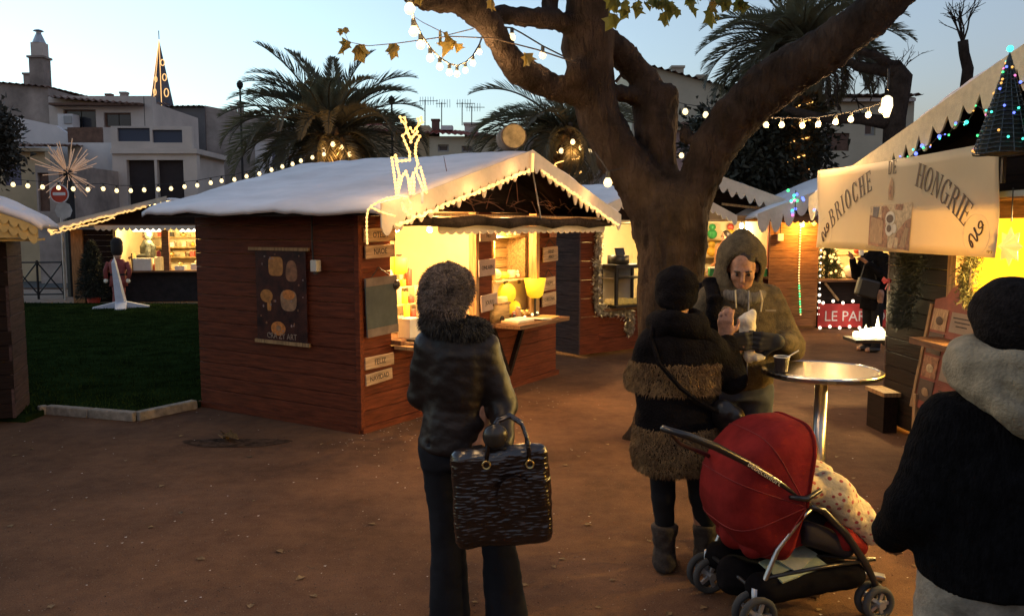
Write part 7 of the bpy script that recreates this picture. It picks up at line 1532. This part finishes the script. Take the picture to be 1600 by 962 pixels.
# ================================================================ high round table, cup, stroller, litter
m_steel = M('brushed steel', (.62,.58,.52), rough=.22, metal=1., var=.12, scale=5); m_steel2 = M('satin steel tube', (.5,.46,.42), rough=.3, metal=1., var=.1)
TP = PX(1284,577,4.1); tb2 = thing('high_table', 'round steel stand-up table on a single post beside the hooded man', 'table', (TP.x, TP.y, 0)); TZ = TP.z
MB().lathe([(.275,-.030),(.288,-.022),(.29,-.006),(.287,.0),(.27,.003),(.265,-.0),(.002,-.0005)], 48, (0,0,TZ)).o('top', m_steel, tb2)
MB().lathe([(.12,-.05),(.10,-.032)], 20, (0,0,TZ)).o('mount', m_steel2, tb2); MB().tube([(0,0,.03),(0,0,TZ-.04)], .031, 16).o('post', m_steel2, tb2, smooth=True); MB().lathe([(.06,.0),(.055,.05),(.035,.07)], 18).o('hub', m_steel2, tb2)
for i in range(4): a = R(-20+90*i); MB().bar((.04*math.cos(a),.04*math.sin(a),.045), (.33*math.cos(a),.33*math.sin(a),.018), .05, .022).o('foot', m_steel2, tb2, bevel=.005)
cp = thing('drink_cup', 'dark cup with a white rim and a stirrer on the steel table', 'cup', (PX(1221,577,4.02).x, 4.02, TZ+.001))
MB().lathe([(.026,0),(.030,.005),(.037,.075),(.034,.075),(.027,.01)], 18).o('cup', M('dark cup', (.03,.02,.018), rough=.4, var=.1), cp); MB().tube([(.037*math.cos(2*math.pi*i/20), .037*math.sin(2*math.pi*i/20), .076) for i in range(20)], .003, 5, close=True).o('rim', m_paper, cp); MB().tube([(.01,0,.02),(.03,0,.075),(.085,.01,.105)], .0035, 5).o('stirrer', m_paper, cp)
# stroller: local x = forward, y = away from the viewer
S = Fr(1.05, 3.46, R(14)); st = thing('stroller', 'red hooded folding stroller with a black frame, facing away to the right', 'stroller', S.o, S.rz); WD = .44
m_redf = M('red stroller fabric', (.215,.016,.014), rough=.85, var=.2, scale=7, bump=.25, bscale=12, spec=.1); m_fr = M('black painted tube', (.02,.018,.018), rough=.3, var=.1, coat=.3); m_rub = M('grey tyre', (.05,.05,.05), rough=.8, var=.2)
def wheel(x, y, r=.088):
    w = MB().tube([(x+(r-.015)*math.cos(a), y, r+(r-.015)*math.sin(a)) for a in [2*math.pi*i/24 for i in range(24)]], .0165, 8, close=True).o('wheel', m_rub, st, smooth=True)
    mb = MB(); 
    for i in range(5): a = 2*math.pi*i/5; mb.bar((x,y,r), (x+(r-.025)*math.cos(a), y, r+(r-.025)*math.sin(a)), .016, .012, (0,1,0))
    mb.o('spokes', m_zinc, w); MB().tube([(x,y-.03,r),(x,y+.03,r)], .018, 10).o('hub', m_zinc, w)
for y in (-.035, .035): wheel(0, y)
for y in (WD-.035, WD+.035): wheel(0, y)
for y in (-.03,.03): wheel(.60, y, .078)
for y in (WD-.03, WD+.03): wheel(.60, y, .078)
def tb_(name, pts, r, mat=m_fr): return MB().tube(pts, r, 8).o(name, mat, st, smooth=True)
for y in (0, WD):
    tb_('rear_leg', [(.0,y,.09),(.02,y,.17),(.10,y,.36),(.22,y,.50),(.26,y,.53)], .0115, m_steel2); tb_('front_leg', [(.20,y,.56),(.32,y,.52),(.44,y,.40),(.55,y,.25),(.60,y,.16),(.60,y,.08)], [.013,.015,.018,.018,.016,.013])
    tb_('swivel', [(.0,y,.10),(.0,y,.20)], .016, m_zinc); tb_('side_rail', [(.05,y,.24),(.30,y,.26),(.58,y,.27)], .009)
tb_('handle', [(.26,0,.54),(.10,0,.66),(-.06,0,.76),(-.20,0,.835),(-.33,.0,.89),(-.44,.015,.925)], [.013,.013,.015,.017,.017,.014]); tb_('handle', [(-.44,.015,.925),(-.40,.035,.905),(-.30,.14,.82),(-.10,.30,.72),(.12,WD,.60)], [.012,.009,.009,.010,.012])
tb_('cross_bar', [(.02,0,.22),(.33,WD/2,.25),(.60,WD,.27)], .009); tb_('cross_bar', [(.02,WD,.22),(.33,WD/2,.235),(.60,0,.27)], .009); tb_('rear_axle', [(0,0,.19),(0,WD,.19)], .010)
# maker lettering on the handle
link('lettering', text_mesh('bebeconfort', .034, .0006, sx=1.1), M('silver print', (.55,.48,.36), rough=.4, var=0), st, loc=(.02,-.0155,.708), rot=(R(90), R(33), 0))
# canopy swept about the hinge
hx, hz = .23, .545; V = []; nA, nS = 44, 40
def Rth(th):      # reach of the hood by angle (deg from +x)
    return sum(np.interp(th+o_, [62,80,100,125,150,175,205,230,255], [.315,.34,.35,.345,.335,.33,.32,.30,.28]) for o_ in (-16,-8,0,8,16))/5
for i in range(nA+1):
    th = 80+ (256-80)*i/nA; r_ = float(Rth(th)); d = Vector((math.cos(R(th)), 0, math.sin(R(th))))
    rib = .005*abs(math.cos(math.pi*(th-80)/40.))**2
    for j in range(nS+1):
        s = j/nS; f = (1-abs(2*s-1)**4)**(1/4); p = Vector((hx,0,hz))+d*(r_+rib*f)*f+Vector((0, -.015+(WD+.03)*s, 0)); k = .006*mnoise.noise((p.x*9,p.y*5,p.z*9))+.003*mnoise.noise((p.x*22,p.y*9,p.z*22)); V.append(tuple(p+d*k))
mb = MB(); mb.v = V
for i in range(nA):
    for j in range(nS): a = i*(nS+1)+j; mb.f.append((a, a+1, a+nS+2, a+nS+1))
cnp = mb.o('canopy', m_redf, st, smooth=True); sdm = cnp.modifiers.new('thick', 'SOLIDIFY'); sdm.thickness = .006
tb_('canopy_rim', [V[j] for j in range(nS+1)], .008, m_redf)
tb_('canopy_hinge', [(.29,-.022,.62),(.22,-.024,.585),(.14,-.022,.60)], [.010,.014,.009])
# seat back drape and seat
F = SDF((-.06,.02,.22), (.36,WD-.02,.66), .012)
F.cap((.04,.10,.34), (.28,.10,.38), .05, .05, .05); F.cap((.04,WD-.10,.34), (.28,WD-.10,.38), .05, .05, .05); F.cap((.02,WD/2,.36), (.0,WD/2,.56), .07, .06, .05)
cloth(F, 'seat', m_redf, st, .003, (9,9,9), 2)
for th in (80,120,160,200,236):
    i_ = round((th-80)/(256-80)*nA); MB().tube([Vector(V[i_*(nS+1)+j_])+Vector((math.cos(R(th)),0,math.sin(R(th))))*.001 for j_ in range(nS+1)], .003, 5).o('seam', M('dark red piping', (.19,.014,.012), rough=.85, var=.1), st)
F = SDF((.24,-.06,.20), (.66,WD+.06,.56), .012); F.cap((.28,.06,.40), (.48,.06,.32), .055, .05, .04); F.cap((.28,WD-.06,.40), (.48,WD-.06,.32), .055, .05, .04); F.cap((.28,WD/2,.41), (.50,WD/2,.31), .09, .08, .05); cloth(F, 'seat_front', M('dark seat cloth', (.022,.016,.018), rough=.9, var=.2), st, .005)
F = SDF((.36,-.04,.22), (.66,WD+.04,.48), .010); F.cap((.46,.05,.37), (.57,.08,.30), .05, .04, .03); F.cap((.46,.05,.35), (.46,WD-.05,.35), .05, None, .03); cloth(F, 'foot_flap', m_redf, st, .006)
F = SDF((-.06,-.06,.08), (.60,WD+.06,.30), .012); F.cap((.05,.03,.18), (.50,.03,.20), .07, .06, .03); F.cap((.05,WD-.03,.18), (.50,WD-.03,.20), .07, .06, .03); F.cap((.04,WD/2,.16), (.5,WD/2,.17), .10, .09, .06); F.ell((.27,WD/2,.27), (.24,.17,.06), .02, True); cloth(F, 'basket', M('black basket cloth', (.008,.007,.008), rough=1., var=.3, spec=.05), st, .008)
bl = thing('dotted_blanket', 'cream blanket with red dots spread over the stroller front', 'blanket', S.o, S.rz)
m_dot = M('cream fleece blanket', (.66,.54,.31), rough=1., var=.06, bump=.3, bscale=60, sheen=.3); n = m_dot.node_tree.nodes; l = m_dot.node_tree.links; tc = n.new('ShaderNodeTexCoord'); mp = n.new('ShaderNodeMapping'); mp.inputs['Rotation'].default_value = (.3,.5,.4); mp.inputs['Scale'].default_value = (30,30,30)
vo = n.new('ShaderNodeTexVoronoi'); vo.inputs['Scale'].default_value = 1; vo.inputs['Randomness'].default_value = .25; rp_ = n.new('ShaderNodeValToRGB'); rp_.color_ramp.elements[0].position = .27; rp_.color_ramp.elements[1].position = .33; mx = n.new('ShaderNodeMix'); mx.data_type = 'RGBA'; mx.inputs[6].default_value = (.42,.07,.05,1)
src = n['Principled BSDF'].inputs['Base Color'].links[0].from_socket; l.new(tc.outputs['Object'], mp.inputs[0]); l.new(mp.outputs[0], vo.inputs['Vector']); l.new(vo.outputs['Distance'], rp_.inputs[0]); l.new(rp_.outputs[0], mx.inputs[0]); l.new(src, mx.inputs[7]); l.new(mx.outputs[2], n['Principled BSDF'].inputs['Base Color'])
F = SDF((.20,-.06,.24), (.76,WD+.06,.74), .009)
for y, k in ((.08,0),(.22,.02),(.36,.0)): F.cap((.29,y,.60+k), (.42,y,.57+k), .06, .075, .05); F.cap((.42,y,.57+k), (.56,y,.44), .075, .07, .05); F.cap((.56,y,.44), (.63,y,.36), .065, .055, .04)
cloth(F, 'blanket', m_dot, bl, .016, (10,10,10), 2)
pp2 = thing('green_paper', 'pale green folded paper in the stroller basket', 'paper', S.p(.22,.06,.262), S.rz); MB().box((0,0,.0), (.26,.15,.008), (.25,-.12,.2)).o('sheet', M('pale green paper', (.30,.34,.22), var=.15), pp2); MB().box((.03,.03,.022), (.18,.12,.006), (.3,-.2,.5)).o('sheet', M('pale paper', (.36,.37,.28), var=.15), pp2)
# fallen leaves in the hollow by the main hut and bits on the ground
m_fleaf = M('fallen leaf', (.22,.14,.06), rough=.8, var=.4, scale=20); FL = [m.copy() for m in LM]
for m in FL: m.materials.clear(); m.materials.append(m_fleaf)
hol = GR(368,692); struct(MB().add([(hol.x+.42*math.cos(a)*(1+.18*math.sin(3*a)), hol.y+.16*math.sin(a)*(1+.15*math.cos(2*a)), .004) for a in [2*math.pi*i/28 for i in range(28)]], [tuple(range(28))]).o('drain_hollow', M('damp earth', (.075,.048,.034), rough=1., spec=.02, var=.4, scale=12, bump=.5)))
for i, (px, py) in enumerate(((348,690),(360,687),(372,692))):
    p = GR(px, py, .01); o = link('fallen_leaf', FL[i], None, None, loc=p+vec(0,0,.03), rot=(R(70+20*i), R(20*i), R(50*i)), scale=(.13,)*3); tag(o, 'dry curled leaf in the damp hollow by the main hut, %s' % ('left one','middle one','right one')[i], 'leaf', 'dry leaves in the hollow')
mb = MB(); rq = random.Random(17)
for i in range(420):
    if i < 150: u = rq.random(); p = C.p(rq.uniform(-.5,2.6), -rq.random()**2*.9-.05, .004)
    else: p = GR(rq.uniform(-50,1500), 590+rq.random()**1.3*420, .004)
    s = rq.uniform(.004,.009); a = rq.uniform(0,6.28); mb.add([(p.x+s*math.cos(a+k*1.57), p.y+s*math.sin(a+k*1.57), p.z+.001+.002*(k % 2)) for k in range(4)], [(0,1,2,3)])
gp = mb.o('ground_specks', M('pale paper bits', (.5,.45,.4), var=.2), kind='stuff'); gp['label'] = 'pale paper bits and grit strewn over the ground'; gp['category'] = 'litter'

V_, F_ = [], []; rg = np.random.default_rng(9); k = 0
while k < 7000:
    px_, py_ = rg.uniform(-60,1660), 600+400*rg.random()**.7; p = GR(px_, py_, .0); s_ = rg.uniform(.002,.0055); a = rg.uniform(0,6.28)
    if p.y > 7.5: continue
    b0 = len(V_)
    for q_ in range(4): V_.append((p.x+s_*math.cos(a+q_*1.57)*rg.uniform(.7,1.2), p.y+s_*math.sin(a+q_*1.57)*rg.uniform(.7,1.2), .001))
    V_.append((p.x, p.y, .001+s_*rg.uniform(.5,.9))); F_ += [(b0,b0+1,b0+4),(b0+1,b0+2,b0+4),(b0+2,b0+3,b0+4),(b0+3,b0,b0+4)]; k += 1
gv = link('gravel', np_mesh('gravel', V_, np.array(F_), False), M('grit', (.20,.14,.10), rough=.95, var=.5, scale=60, spec=.1), kind='stuff'); gv['label'] = 'loose grit scattered over the sandy ground'; gv['category'] = 'gravel'

# a thin scatter of dead leaves
Vl, Fl = [], []; rl_ = random.Random(33)
for i in range(110):
    p = GR(rl_.uniform(-40,1640), 600+rl_.random()**1.2*380, .004); s_ = rl_.uniform(.012,.03); a = rl_.uniform(0,6.28); b0 = len(Vl); lo = [(0,-1),(.5,-.4),(.7,.3),(.2,.5),(0,1.1),(-.3,.5),(-.7,.2),(-.45,-.45)]
    for x, y in lo: Vl.append((p.x+s_*(x*math.cos(a)-y*math.sin(a)), p.y+s_*(x*math.sin(a)+y*math.cos(a)), .004+s_*.5*abs(x)*rl_.uniform(.3,1)))
    Vl.append((p.x, p.y, .004)); Fl += [(b0+k, b0+(k+1) % 8, b0+8) for k in range(8)]
lf = link('leaf_litter', np_mesh('leaf_litter', Vl, np.array(Fl), False), m_fleaf, kind='stuff'); lf['label'] = 'small dead leaves strewn thinly over the ground'; lf['category'] = 'leaves'
